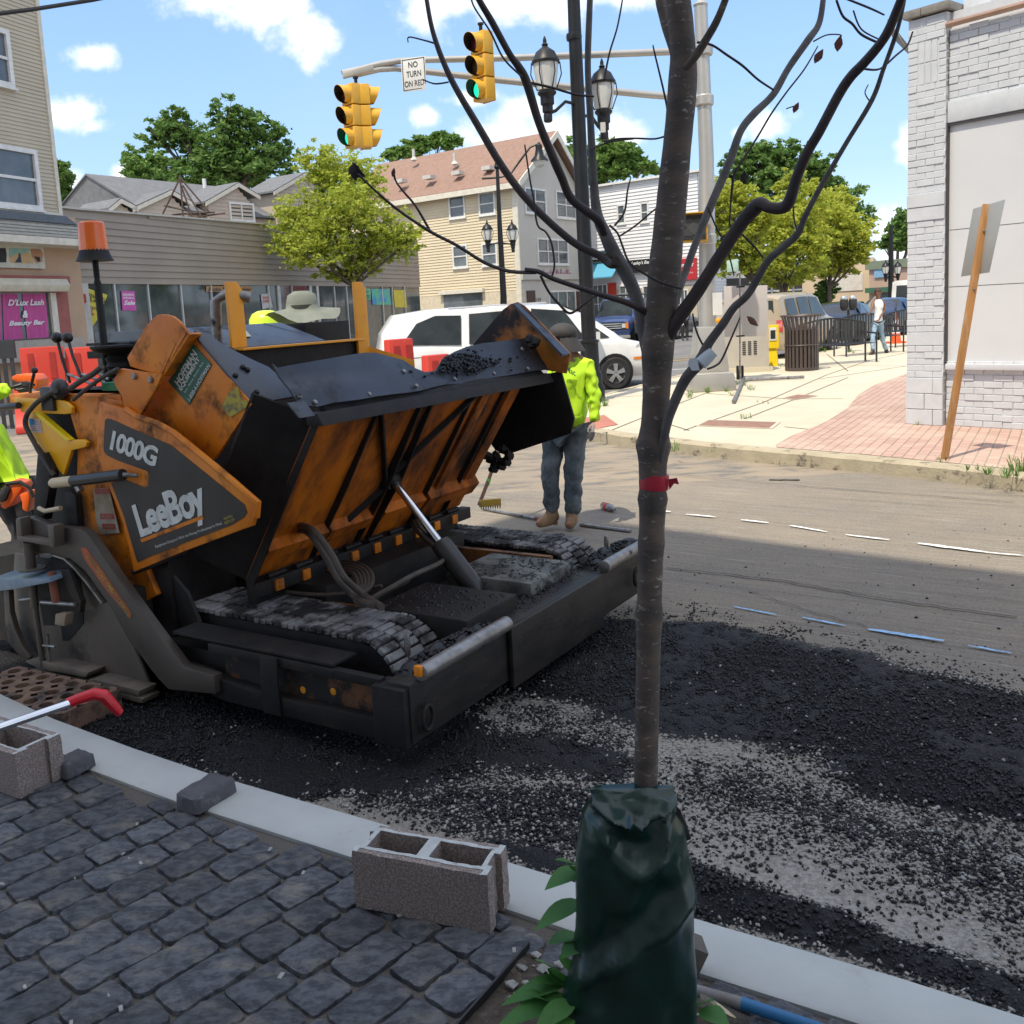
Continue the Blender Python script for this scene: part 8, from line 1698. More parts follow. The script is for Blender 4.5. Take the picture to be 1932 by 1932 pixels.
branch([(1266, 600, 7), (1280, 548, 8), (1293, 513, 7), (1314, 455, 7), (1339, 393, 7.5), (1376, 306, 7.5), (1397, 248, 7), (1422, 215, 7), (1459, 178, 6.5), (1488, 128, 6), (1525, 75, 6.5), (1545, 45, 5.5), (1553, 0, 5), (1556, -40, 4.5), (1575, -200, 1.5)], y2, YT+.35, M_limb)
branch([(1243, 880, 5), (1252, 830, 8), (1264, 781, 9.5), (1289, 723, 10), (1310, 695, 11), (1326, 676, 13), (1336, 650, 9), (1364, 611, 8), (1385, 580, 7.5), (1413, 553, 7), (1447, 495, 7), (1475, 468, 7), (1505, 441, 6.5), (1521, 404, 5.5), (1550, 350, 5), (1596, 271, 4.5), (1645, 189, 4.5), (1667, 130, 4), (1687, 75, 4), (1700, 30, 3.5), (1712, -30, 3)], YT-.02, YT-.3, M_limb, seg=12)
branch([(1282, 125, 9), (1268, 83, 9), (1255, 40, 9), (1246, 0, 9), (1240, -50, 8)], y2, YT+.1, M_sap); branch([(1292, 130, 8), (1314, 103, 8), (1332, 75, 7.5), (1352, 40, 7), (1370, -5, 6.5), (1378, -40, 6)], YT-.02, YT-.1, M_sap)
for pts, y_ in [([(1316, 80, 2.5), (1343, 85, 2.2), (1372, 104, 2.2), (1401, 124, 2.2), (1430, 150, 2), (1460, 170, 1.8)], YT), ([(1543, 87, 1.2), (1518, 130, 1.6), (1484, 174, 1.8), (1455, 215, 1.9), (1430, 257, 2), (1400, 305, 2), (1385, 331, 3), (1379, 380, 2), (1376, 426, 1.6)], YT+.1), ([(1578, 0, 2.4), (1590, 30, 2.4), (1608, 45, 2.4), (1625, 65, 2.4), (1655, 80, 2.4)], YT-.1),
    ([(1630, 130, 2.2), (1660, 130, 2), (1690, 105, 1.9), (1712, 85, 1.8), (1722, 60, 1.5)], YT-.2), ([(1140, 268, 1.8), (1165, 262, 1.8), (1200, 261, 1.8), (1235, 262, 1.8), (1258, 256, 2)], YT), ([(1041, 523, 2.4), (1046, 500, 2.2), (1041, 461, 2.2), (1030, 438, 2), (1014, 424, 2), (1007, 376, 2), (1000, 340, 1.8), (990, 273, 1.5)], YT), ([(1020, 520, 2.6), (1035, 550, 2.4), (1055, 574, 2.4), (1075, 591, 2.6), (1098, 577, 2.4), (1120, 560, 2.2), (1140, 556, 2)], YT),
    ([(1286, 545, 2.4), (1241, 530, 2.4), (1206, 510, 2.4), (1186, 493, 2.4), (1174, 463, 2.3), (1165, 440, 2.2), (1150, 425, 2.4)], YT-.05), ([(1329, 656, 2), (1318, 635, 2), (1311, 614, 1.9), (1307, 592, 1.6)], YT), ([(1335, 696, 2.2), (1350, 690, 2.1), (1362, 678, 2), (1381, 635, 1.8), (1396, 600, 1.4)], YT), ([(1118, 240, 2), (1130, 232, 2), (1170, 235, 1.5)], YT+.2) if False else ([(1115, 282, 2), (1150, 268, 1.8), (1195, 262, 1.6)], YT+.15),
    ([(846, 155, 1.6), (820, 158, 1.6), (798, 150, 1.4)], YT+.2), ([(821, 82, 2), (800, 76, 1.6), (772, 70, 1.4), (770, 80, 1)], YT+.3), ([(985, 145, 2), (950, 110, 2), (925, 60, 1.8), (893, 10, 1.6), (888, -20, 1.5)], YT-.1), ([(1140, 150, 2), (1150, 100, 2), (1165, 50, 1.8), (1176, -10, 1.6)], YT+.2), ([(995, 155, 2.4), (1040, 165, 2.4), (1085, 178, 2.2), (1120, 182, 2)], YT),
    ([(1150, 440, 2.4), (1165, 405, 2), (1180, 385, 1.8), (1160, 350, 1.6)], YT+.1) if False else ([(1160, 425, 2.2), (1178, 400, 2), (1184, 360, 1.6), (1190, 335, 1.2)], YT+.1), ([(1170, 445, 1.8), (1200, 425, 1.8), (1240, 392, 1.6), (1262, 386, 1.6)], YT+.05), ([(1262, 260, 2), (1258, 200, 2), (1235, 100, 1.6), (1232, 85, 1)], YT), ([(1360, 480, 2.2), (1378, 460, 2), (1394, 440, 2), (1420, 462, 2), (1440, 486, 1.8)], YT), ([(1505, 440, 1.8), (1497, 400, 1.6), (1500, 330, 1.2)], YT-.1), ([(1335, 390, 1.6), (1352, 430, 1.6), (1372, 470, 1.6), (1385, 520, 1.4)], YT+.05), ([(1480, 98, 1.6) if False else (1535, 78, 1.6), (1560, 66, 1.4), (1586, 66, 1.2), (1584, 74, 1)], YT+.3), ([(1484, 205, 1.2), (1500, 200, 1.2), (1506, 203, 1)], YT+.1),
    ([(1640, 190, 1.4), (1632, 175, 1.2), (1638, 160, 1)], YT-.2), ([(1590, -5, 2), (1640, 15, 2), (1668, 28, 1.6)], YT-.2), ([(1610, 20, 1.6), (1625, 55, 1.6), (1660, 75, 1.4)], YT-.15)]:
    branch(pts, y_, y_+.03, M_twig, 'twig', 6)
def deadleaf(x, y, L_, Yd, ang_, m):
    c_ = at(x, y, Yd); s_ = Yd/1800*L_; d_ = V((math.cos(ang_), 0, math.sin(ang_))); n_ = V((-d_.z, .5, d_.x)).normalized(); b = MB()
    rows_ = [(0, 0), (.25, .18), (.5, .26), (.75, .16), (1, 0)]
    top = [c_+d_*s_*(t-.5)+n_*s_*w+V((0, .3*s_*w, 0)) for t, w in rows_]; bot = [c_+d_*s_*(t-.5)-n_*s_*w+V((0, .35*s_*w, 0)) for t, w in rows_]; mid = [c_+d_*s_*(t-.5) for t, w in rows_]
    for i in range(4): b.poly([mid[i], mid[i+1], top[i+1], top[i]]); b.poly([mid[i], bot[i], bot[i+1], mid[i+1]])
    b.build('dead_leaf', m, SA)
M_dl = mat('dead_leaf', (.16, .05, .035), (.10, .04, .03), rough=.7); M_dl2 = mat('dead_leaf_dark', (.04, .028, .03), rough=.8)
deadleaf(1545, 106, 30, YT+.2, 1.0, M_dl); deadleaf(1583, 82, 30, YT+.3, 1.35, M_dl); deadleaf(1502, 203, 22, YT+.1, 1.1, M_dl); deadleaf(1420, 606, 30, YT-.15, -.75, M_dl); deadleaf(742, 325, 18, YT-.25, 1.3, M_dl); deadleaf(1404, 335, 26, YT+.1, 1.5, M_dl2)
for i in range(6): deadleaf(668+i*2.5-4, 318+(i % 3)*5, 28, YT-.3+i*.004, 1.0+i*.35, M_dl2)
# red tape and white label
b = MB(); c_ = at(1234, 908, YT); b.lathe([(.0305, -.016), (.032, 0), (.0305, .015)], c_, 18, (at(1234, 880, YT)-at(1231, 935, YT))); b.build('red_ribbon', mat('ribbon_red', (.42, .012, .035), rough=.4), SA); b = MB(); b.prism([c_+V((.026, -.02, .006)), c_+V((.042, -.03, .01)), c_+V((.046, -.03, -.004)), c_+V((.036, -.028, -.002)), c_+V((.028, -.02, -.016))], (0, .002, 0)); b.build('ribbon_end', MATS['ribbon_red'], SA, smooth=False)
a_ = at(1345, 664, YT-.11); c_ = at(1322, 686, YT-.11); b = MB(); b.tube([a_, a_.lerp(c_, .5), c_], [.0112, .0128, .0135], 12); b.prism([c_+V((-.01, -.012, .012)), c_+V((-.024, -.014, .012)), c_+V((-.028, -.014, .002)), c_+V((-.02, -.013, -.012)), c_+V((-.005, -.012, -.012))], (0, .002, 0)); b.build('white_tie', mat('tie_white', (.55, .62, .68), rough=.5), SA)

# ---- watering bag
M_bag = mat('bag_green', (.006, .034, .024), (.005, .022, .018), rough=.3, ns=3, bump=.2, bs=260, spec=.5, coat=.1, bd=.001, c3=(.03, .028, .025), s3=2.2, t3=(.58, .78))
secs = [(1486, 1112, 1272), (1497, 1116, 1272), (1512, 1110, 1274), (1530, 1100, 1272), (1560, 1094, 1290), (1600, 1087, 1298), (1650, 1086, 1306), (1700, 1087, 1308), (1760, 1087, 1309), (1820, 1075, 1310), (1870, 1062, 1310), (1932, 1045, 1309), (2010, 1028, 1306)]
BGT = Thing('watering_bag', 'dark green tree watering bag wrapped round the foot of the sapling', 'watering bag', (at(1190, 1960, 1.9).x, 1.9, .13)); b = MB(); nr = 64; rows = []
q = []
for i in range(len(secs)-1):
    for k_ in range(6):
        t_ = k_/6; q.append(tuple(a*(1-t_)+c*t_ for a, c in zip(secs[i], secs[i+1])))
q.append(secs[-1])
for i, (y, xa, xb) in enumerate(q):
    A = at(xa, y, YT-.02); B = at(xb, y, YT-.02); c_ = (A+B)/2; hw_ = (B-A).length/2; v_ = i/(len(q)-1); th_ = .012+.070*min(1, v_*3.0); row = []
    for k_ in range(nr):
        a = 2*PI*k_/nr; ca, sa = math.cos(a), math.sin(a); e_ = .85
        x = hw_*math.copysign(abs(ca)**e_, ca); yv = th_*math.copysign(abs(sa)**.8, sa)
        fx = x/hw_ if hw_ else 0
        fold = 0
        if sa < .3:
            fold += .030*math.exp(-((v_-.10-.09*(1-abs(fx))*1.6)/.035)**2)*(abs(fx) > .12)-.024*math.exp(-((v_-.20)/.04)**2)*math.exp(-(fx/.22)**2)
            fold += .034*math.exp(-((v_-.42+.30*fx*fx)/.035)**2)*math.exp(-((fx-.1)/.6)**2)-.030*math.exp(-((v_-.34)/.05)**2)*math.exp(-((fx)/.5)**2)+.024*math.exp(-((v_-.64+.10*fx)/.028)**2)-.020*math.exp(-((v_-.56+.12*fx)/.05)**2)
            fold += .010*math.sin(fx*9+v_*5)*math.exp(-v_*2.2)+.016*mnoise.noise(V((fx*2.6, v_*7, 2)))+.008*abs(mnoise.noise(V((fx*6, v_*14, 5))))+.010*max(0, v_-.7)*math.sin(fx*7)
        fold *= min(1, v_/.16); row.append(V((c_.x+x, c_.y+yv-fold, c_.z+(.006*math.sin(fx*6) if i < 6 else 0))))
    rows.append(row)
vs = [p for r_ in rows for p in r_]; fs = [(i*nr+k_, i*nr+(k_+1) % nr, (i+1)*nr+(k_+1) % nr, (i+1)*nr+k_) for i in range(len(rows)-1) for k_ in range(nr)]
b.add(vs, fs+[tuple(range(nr))]); b.build('bag', M_bag, BGT, ang=75)
b = MB(); A = at(1274, 1518, YT-.03); B = at(1300, 1588, YT-.02); b.prism([A, at(1284, 1530, YT-.03), at(1296, 1555, YT-.02), at(1304, 1583, YT-.02), at(1291, 1588, YT-.02), at(1282, 1560, YT-.03)], (0, .004, 0)); b.build('strap', M_decal, BGT, smooth=False)

# ---- cinder blocks
def block(label, BLp, BRp, BKp, top_h=.19, seed=0, only=None):
    A = g(*BLp, .13); B = g(*BRp, .13); u = (B-A); L_ = u.length; u.normalize(); v = V((-u.y, u.x, 0)); Cc = g(*BKp, .13); Wd = abs((Cc-B).dot(v)); Wd = max(.15, min(.2, Wd))
    T = Thing('concrete_block', label, 'concrete block', A, math.atan2(u.y, u.x), 'hollow concrete blocks on the sidewalk')
    bm = bmesh.new(); t_ = .032; hh = .172
    def addbox(x0, x1, y0, y1, z0, z1): 
        m_ = MB(); m_.box(x0, x1, y0, y1, z0, z1); return m_
    b = MB()
    # outline ring with end notch, built from a 2-D grid with holes
    nx_, ny_ = 26, 13; cells = {}
    def solid(x, y):
        if x < t_ or x > L_-t_ or y < t_ or y > Wd-t_: s_ = True
        else: s_ = abs(x-L_/2) < .018
        if (x > L_-.016 or x < .016) and abs(y-Wd/2) < Wd*.21: s_ = False
        return s_
    xs = sorted(set([0, .016, t_, L_/2-.018, L_/2+.018, L_-t_, L_-.016, L_]+[L_*i/22 for i in range(23)])); ys = sorted(set([0, t_, Wd*.29, Wd*.71, Wd-t_, Wd]+[Wd*i/8 for i in range(9)])); zs2 = [hh*i/9 for i in range(10)]
    xs = [x for i, x in enumerate(xs) if i == 0 or x-xs[i-1] > .004]; ys = [y for i, y in enumerate(ys) if i == 0 or y-ys[i-1] > .004]
    S_ = {(i, j): solid((xs[i]+xs[i+1])/2, (ys[j]+ys[j+1])/2) for i in range(len(xs)-1) for j in range(len(ys)-1)}
    def vp(x, y, z):
        n_ = mnoise.noise(V((x*38+seed*9, y*38, z*38)))*.0022+mnoise.noise(V((x*110+seed, y*110, z*110)))*.0014
        edge = (z < .003 or z > hh-.003) and (y < .002 or y > Wd-.002 or x < .002 or x > L_-.002)
        ch = .004*(.6+mnoise.noise(V((x*20+seed, y*20, z*20)))) if edge else 0
        cx_ = V((L_/2-x, Wd/2-y, hh/2-z)).normalized()
        return (x+n_+cx_.x*ch, y+n_+cx_.y*ch, z+n_*.6+cx_.z*ch*(1 if z > .01 else .3)+.0)
    for (i, j), s_ in S_.items():
        if not s_: continue
        x0_, x1_, y0_, y1_ = xs[i], xs[i+1], ys[j], ys[j+1]
        b.poly([vp(x0_, y0_, hh), vp(x1_, y0_, hh), vp(x1_, y1_, hh), vp(x0_, y1_, hh)]); b.poly([vp(x0_, y0_, 0), vp(x0_, y1_, 0), vp(x1_, y1_, 0), vp(x1_, y0_, 0)])
        for (di, dj, e0, e1) in [(-1, 0, (x0_, y0_), (x0_, y1_)), (1, 0, (x1_, y1_), (x1_, y0_)), (0, -1, (x1_, y0_), (x0_, y0_)), (0, 1, (x0_, y1_), (x1_, y1_))]:
            if not S_.get((i+di, j+dj), False):
                for k_ in range(9): b.poly([vp(*e0, zs2[k_]), vp(*e1, zs2[k_]), vp(*e1, zs2[k_+1]), vp(*e0, zs2[k_+1])])
    M_cb = mat('cinder', (.43, .355, .32), (.24, .195, .175), rough=.95, ns=150, lo=.40, hi=.55, bump=1., bs=190, c3=(.40, .39, .37), s3=10, t3=(.64, .8), bd=.006)
    b.build('block_body', M_cb, T, local=True, ang=45)
    # mortar dusted top
    b = MB()
    for (i, j), s_ in S_.items():
        if s_ and xs[i] > .003 and xs[i+1] < L_-.003 or (s_ and False):
            if ys[j] < .003 or ys[j+1] > Wd-.003: continue
        if s_:
            x0_, x1_, y0_, y1_ = xs[i], xs[i+1], ys[j], ys[j+1]; q = [vp(x0_, y0_, hh), vp(x1_, y0_, hh), vp(x1_, y1_, hh), vp(x0_, y1_, hh)]; b.poly([(x, y, z+.0015) for x, y, z in q])
    b.build('mortar_face', mat('mortar_pale', (.56, .58, .56), (.44, .45, .44), rough=.9, ns=30, bump=.7, bs=150, c3=(.22, .20, .19), s3=22, t3=(.58, .68)), T, local=True, ang=60)
    return T
block('hollow concrete block in front beside the watering bag', (671, 1711), (926, 1764), (967, 1707), seed=1)
block('hollow concrete block at the left edge under the red handled tool', (-150, 1440), (38, 1508), (140, 1470), seed=5)
# loose cobble pavers
def loose(label, px, yaw, L_, W_, h, seed, bow=True):
    p = g(*px, .131); T = Thing('loose_paver', label, 'paver', p, 0, 'loose paving stones'); b = MB(); u = V((math.cos(yaw), math.sin(yaw))); v = V((-u.y, u.x)); stone(b, (p.x, p.y), u, v, L_, W_, .131, h, seed, 16, 10)
    b.build('stone', M_ston2, T, ang=60); return T
M_ston2 = mat('loose_stone', (.105, .105, .115), (.07, .07, .078), rough=.75, ns=12, bump=.9, bs=50, c3=(.22, .21, .20), s3=14, t3=(.56, .7), bd=.005)
loose('single loose cobble lying on the inner edge of the pale kerb', (390, 1508), math.radians(58), .185, .115, .062, 3); loose('small loose cobble half hidden behind the left concrete block', (140, 1452), math.radians(58), .13, .10, .06, 9)
# perforated bricks
b = MB(); PB = Thing('perforated_slab', 'brown perforated clay slab with rows of round holes beside the kerb at left', 'slab', g(100, 1330, .0)); A = g(0, 1345, .10) if False else V((-2.30, 4.42, 0)); u = V((-.86, .50, 0)); v = V((.50, .86, 0)); M_clay = mat('clay', (.24, .15, .10), (.13, .08, .06), rough=.9, ns=9, bump=.6, c3=(.03, .025, .022), s3=6, t3=(.5, .6))
o_ = V((-1.93, 4.07, 0)); hgt = .12
nx_, ny_ = 7, 3; px_ = .112; bm = MB()
for i in range(nx_):
    for j in range(ny_):
        c_ = o_+u*(px_*(i+.5))+v*(px_*(j+.5)); n8 = 12; hole = [c_+V((math.cos(2*PI*k_/n8), math.sin(2*PI*k_/n8), 0))*.034 for k_ in range(n8)]
        sq = []
        for k_ in range(n8):
            a = 2*PI*k_/n8; d_ = V((math.cos(a), math.sin(a), 0)); du, dv_ = d_.dot(u), d_.dot(v); s_ = (px_/2)/max(abs(du), abs(dv_)); sq.append(c_+d_*s_)
        for k_ in range(n8):
            k2 = (k_+1) % n8; z_ = V((0, 0, hgt)); bm.poly([sq[k_]+z_, sq[k2]+z_, hole[k2]+z_, hole[k_]+z_]); bm.poly([hole[k_]+z_, hole[k2]+z_, hole[k2]+V((0, 0, .03)), hole[k_]+V((0, 0, .03))])
        # square corners
W_u, W_v = nx_*px_, ny_*px_
bm.build('slab_top', M_clay, PB, smooth=False)
b = MB(); c0_ = o_; c1_ = o_+u*W_u; c2_ = c1_+v*W_v; c3_ = o_+v*W_v
for a_, d_ in ((c0_, c1_), (c1_, c2_), (c2_, c3_), (c3_, c0_)): b.poly([a_, d_, d_+V((0, 0, hgt)), a_+V((0, 0, hgt))])
b.poly([p+V((0, 0, .03)) for p in (c0_, c1_, c2_, c3_)]); b.build('slab_side', M_clay, PB, smooth=False)
b = MB()
for i in range(nx_+1):
    for j in range(ny_+1):
        c_ = o_+u*(px_*i)+v*(px_*j)+V((0, 0, hgt-.001)); s_ = .0268; b.poly([c_+u*s_, c_+v*s_, c_-u*s_, c_-v*s_])
# tool with red grip
TL = Thing('tool', 'steel bar with a red plastic grip lying across the left concrete block', 'tool', at(60, 1340, 2.95)); b = MB(); b.tube([at(-60, 1393, 2.75), at(135, 1326, 3.0)], .0135, 12); b.build('shaft', M_chrome, TL)
b = MB(); P = [at(x, y, 3.0+i*.01) for i, (x, y) in enumerate([(128, 1327), (150, 1318), (178, 1309), (196, 1312), (212, 1330), (226, 1345)])]; b.tube(P, [.021, .022, .024, .026, .024, .018], 12, flat=.8); b.build('grip', mat('grip_red', (.60, .012, .025), (.5, .01, .02), rough=.4), TL)
# pole at the bottom right, small wedge of wood, leaf
TP = Thing('broom_stick', 'weathered wooden tool handle with a blue sleeve lying beside the watering bag', 'tool handle', g(1400, 1890, .15)); P0 = g(1290, 1862, .16); P1 = g(1400, 1893, .155); P2 = g(1540, 1940, .15); b = MB(); b.tube([P0, P1], .0135, 12); b.build('shaft', mat('weathered_handle', (.16, .13, .11), (.24, .26, .28), rough=.6, ns=8), TP); b = MB(); b.tube([P1, P2, P2+(P2-P1)], .0145, 12); b.build('blue_sleeve', mat('sleeve_blue', (.02, .16, .36), rough=.5), TP)
WG = Thing('wood_wedge', 'small grey wooden wedge standing at the kerb right of the watering bag', 'wood', g(1320, 1840, .13)); b = MB(); b.prism([at(1300, 1785, 2.15), at(1338, 1800, 2.15), at(1318, 1843, 2.15), at(1300, 1850, 2.15)], (.0, .07, 0)); b.build('wedge', mat('grey_wood', (.13, .115, .10), (.09, .08, .07), rough=.9, ns=12), WG, bevel=.003)
# leafy plant in the tree pit
M_pl = leafmat('plant_leaf', (.06, .19, .045), (.11, .28, .07), .3); PL = Thing('pit_plant', 'broad leaved green plants growing out of the tree pit beside the bag', 'plant', g(1060, 1900, .13)); r = random.Random(21)
def leaf(p, d_, L_, w_, droop=.35):
    d_ = V(d_).normalized(); s_ = d_.cross(V((0, 0, 1))).normalized(); b = MB(); rr = []
    for k_ in range(8):
        t_ = k_/7; w = w_*math.sin(PI*min(1, t_**.75*1.0))*1.0 if 0 < k_ < 7 else 0; c_ = V(p)+d_*L_*t_+V((0, 0, -droop*L_*t_*t_)); up_ = V((0, 0, .28*w)); rr.append((c_-s_*w+up_, c_, c_+s_*w+up_))
    for k_ in range(7): b.poly([rr[k_][0], rr[k_+1][0], rr[k_+1][1], rr[k_][1]]); b.poly([rr[k_][1], rr[k_+1][1], rr[k_+1][2], rr[k_][2]])
    return b.build('leaf', M_pl, PL, ang=60, merge=True)
lf = [(1102, 1640, 1030, 1668, 2.02, .022), (1100, 1640, 1048, 1612, 2.02, .014), (1100, 1655, 1080, 1625, 2.0, .015), (1100, 1700, 1012, 1742, 1.99, .022), (1098, 1765, 1035, 1772, 1.99, .018), (1105, 1780, 1060, 1800, 1.95, .02), (1080, 1850, 950, 1880, 1.98, .022), (1085, 1860, 1000, 1840, 2.0, .018), (1080, 1880, 935, 1925, 1.93, .024), (1070, 1870, 1040, 1815, 2.0, .022), (1090, 1850, 1060, 1790, 2.0, .020), (1085, 1890, 1010, 1935, 1.9, .022), (1060, 1900, 985, 1860, 1.95, .018), (1075, 1920, 1045, 1940, 1.88, .02), (1060, 1840, 1010, 1800, 2.02, .015), (1095, 1830, 1110, 1780, 1.98, .018), (1320, 1905, 1375, 1930, 1.95, .022), (1315, 1900, 1345, 1880, 1.97, .014)]
for (xa, ya, xb, yb, Yd, w_) in lf:
    A = at(xa, ya, Yd+.02); B = at(xb, yb, Yd-.04); leaf(A, (B-A), (B-A).length*1.05, w_*1.35, .12)
for (pts) in [[(1100, 1960), (1104, 1780), (1102, 1640)], [(1085, 1990), (1085, 1900), (1082, 1850)]]: b = MB(); b.tube([at(x, y, 2.0) for x, y in pts], .0035, 6); b.build('stem', M_pl, PL)
DLf = Thing('dry_leaf', 'large curled cream coloured dry leaf right of the watering bag', 'leaf', g(1350, 1910, .14)); b = MB(); A = g(1320, 1885, .16); rr = []
for k_ in range(8):
    t_ = k_/7; q = g(1322+t_*68, 1884+t_*44, .165+.02*math.sin(PI*t_)); w = .022*math.sin(PI*t_)**.6 if 0 < k_ < 7 else .004; rr.append((q+V((-.3*w, w, .01)), q, q+V((.3*w, -w, .012))))
for k_ in range(7): b.poly([rr[k_][0], rr[k_+1][0], rr[k_+1][1], rr[k_][1]]); b.poly([rr[k_][1], rr[k_+1][1], rr[k_+1][2], rr[k_][2]])
b.build('leaf_blade', mat('dry_cream', (.62, .55, .40), (.5, .42, .3), rough=.7, ns=20), DLf)
# litter bits: chips and twigs on the stones
b = MB(); r = random.Random(31)
for _ in range(46):
    x = r.uniform(-1.6, .3); y = r.uniform(1.5, 3.2)
    if side_ok(V((x, y))) < .05 or inpit(V((x, y)), .03): continue
    a = r.uniform(0, PI); s_ = r.uniform(.004, .012); b.obox((x, y, .131), (math.cos(a)*s_, math.sin(a)*s_, 0), (-math.sin(a)*s_*.45, math.cos(a)*s_*.45, 0), (0, 0, .002))
tag(b.build('stone_chips', M_chip, smooth=False), 'tiny pale stone chips scattered over the dark pavers', 'chips', kind='stuff')
b = MB(); r = random.Random(33)
for _ in range(260):
    q = PIT_A+pu*r.uniform(0, .55)+pv*r.uniform(0, .9); s_ = r.uniform(.004, .016); b.ball((q.x, q.y, .135), (s_, s_, s_*.6), 5, 4, nz=.5)
tag(b.build('pit_pebbles', M_chip, smooth=False), 'small pebbles and debris on the soil of the tree pit', 'pebbles', kind='stuff')

# ================================================================== PEOPLE
M_skin1 = mat('skin_tan', (.36, .19, .11), (.32, .16, .09), rough=.55); M_skin2 = mat('skin_brown', (.20, .095, .055), (.16, .075, .04), rough=.5)
M_hiv = mat('hi_vis', (.54, .82, .02), (.44, .74, .02), rough=.7, ns=3); M_jean = mat('worn_jeans', (.13, .155, .175), (.06, .075, .09), rough=.9, ns=7, c3=(.19, .22, .24), s3=4, t3=(.50, .68), bump=.3); M_boot = mat('boot_tan', (.30, .19, .10), (.2, .12, .07), rough=.8, ns=9); M_glove = mat('glove_grey', (.40, .38, .35), (.28, .26, .25), rough=.9, ns=14)
def folds(b, amp, sc, seed=0):
    b.v = [p+V((mnoise.noise(V((p.x*sc, p.y*sc, p.z*sc*.8+seed))), mnoise.noise(V((p.x*sc+9, p.y*sc, p.z*sc*.8+seed))), 0))*amp for p in b.v]; return b
def hand(b, w, tip, r=.012, curl=.25, side_=V((1, 0, 0))):
    w = V(w); d_ = (V(tip)-w); L_ = d_.length; d_ = d_.normalized(); s_ = V(side_); s_ = (s_-d_*s_.dot(d_)).normalized(); n_ = d_.cross(s_)
    b.add(*(lambda q: (q.v, q.f))(MB().tube([w, w+d_*L_*.2, w+d_*L_*.5], [r*1.6, r*2.5, r*2.4], 10, flat=.55)))
    for i, (o, l) in enumerate([(-1.5, .42), (-.5, .5), (.5, .47), (1.5, .38)]):
        p0_ = w+d_*L_*.48+s_*o*r*1.05; p1_ = p0_+d_*L_*l*.5+n_*curl*.012; p2_ = p0_+d_*L_*l*.95+n_*curl*.05; b.tube([p0_, p1_, p2_], [r*.72, r*.68, r*.5], 7)
    p0_ = w+d_*L_*.15+s_*r*1.9; b.tube([p0_, p0_+s_*r*1.6+d_*L_*.18, p0_+s_*r*1.8+d_*L_*.36], [r*.9, r*.75, r*.55], 7)
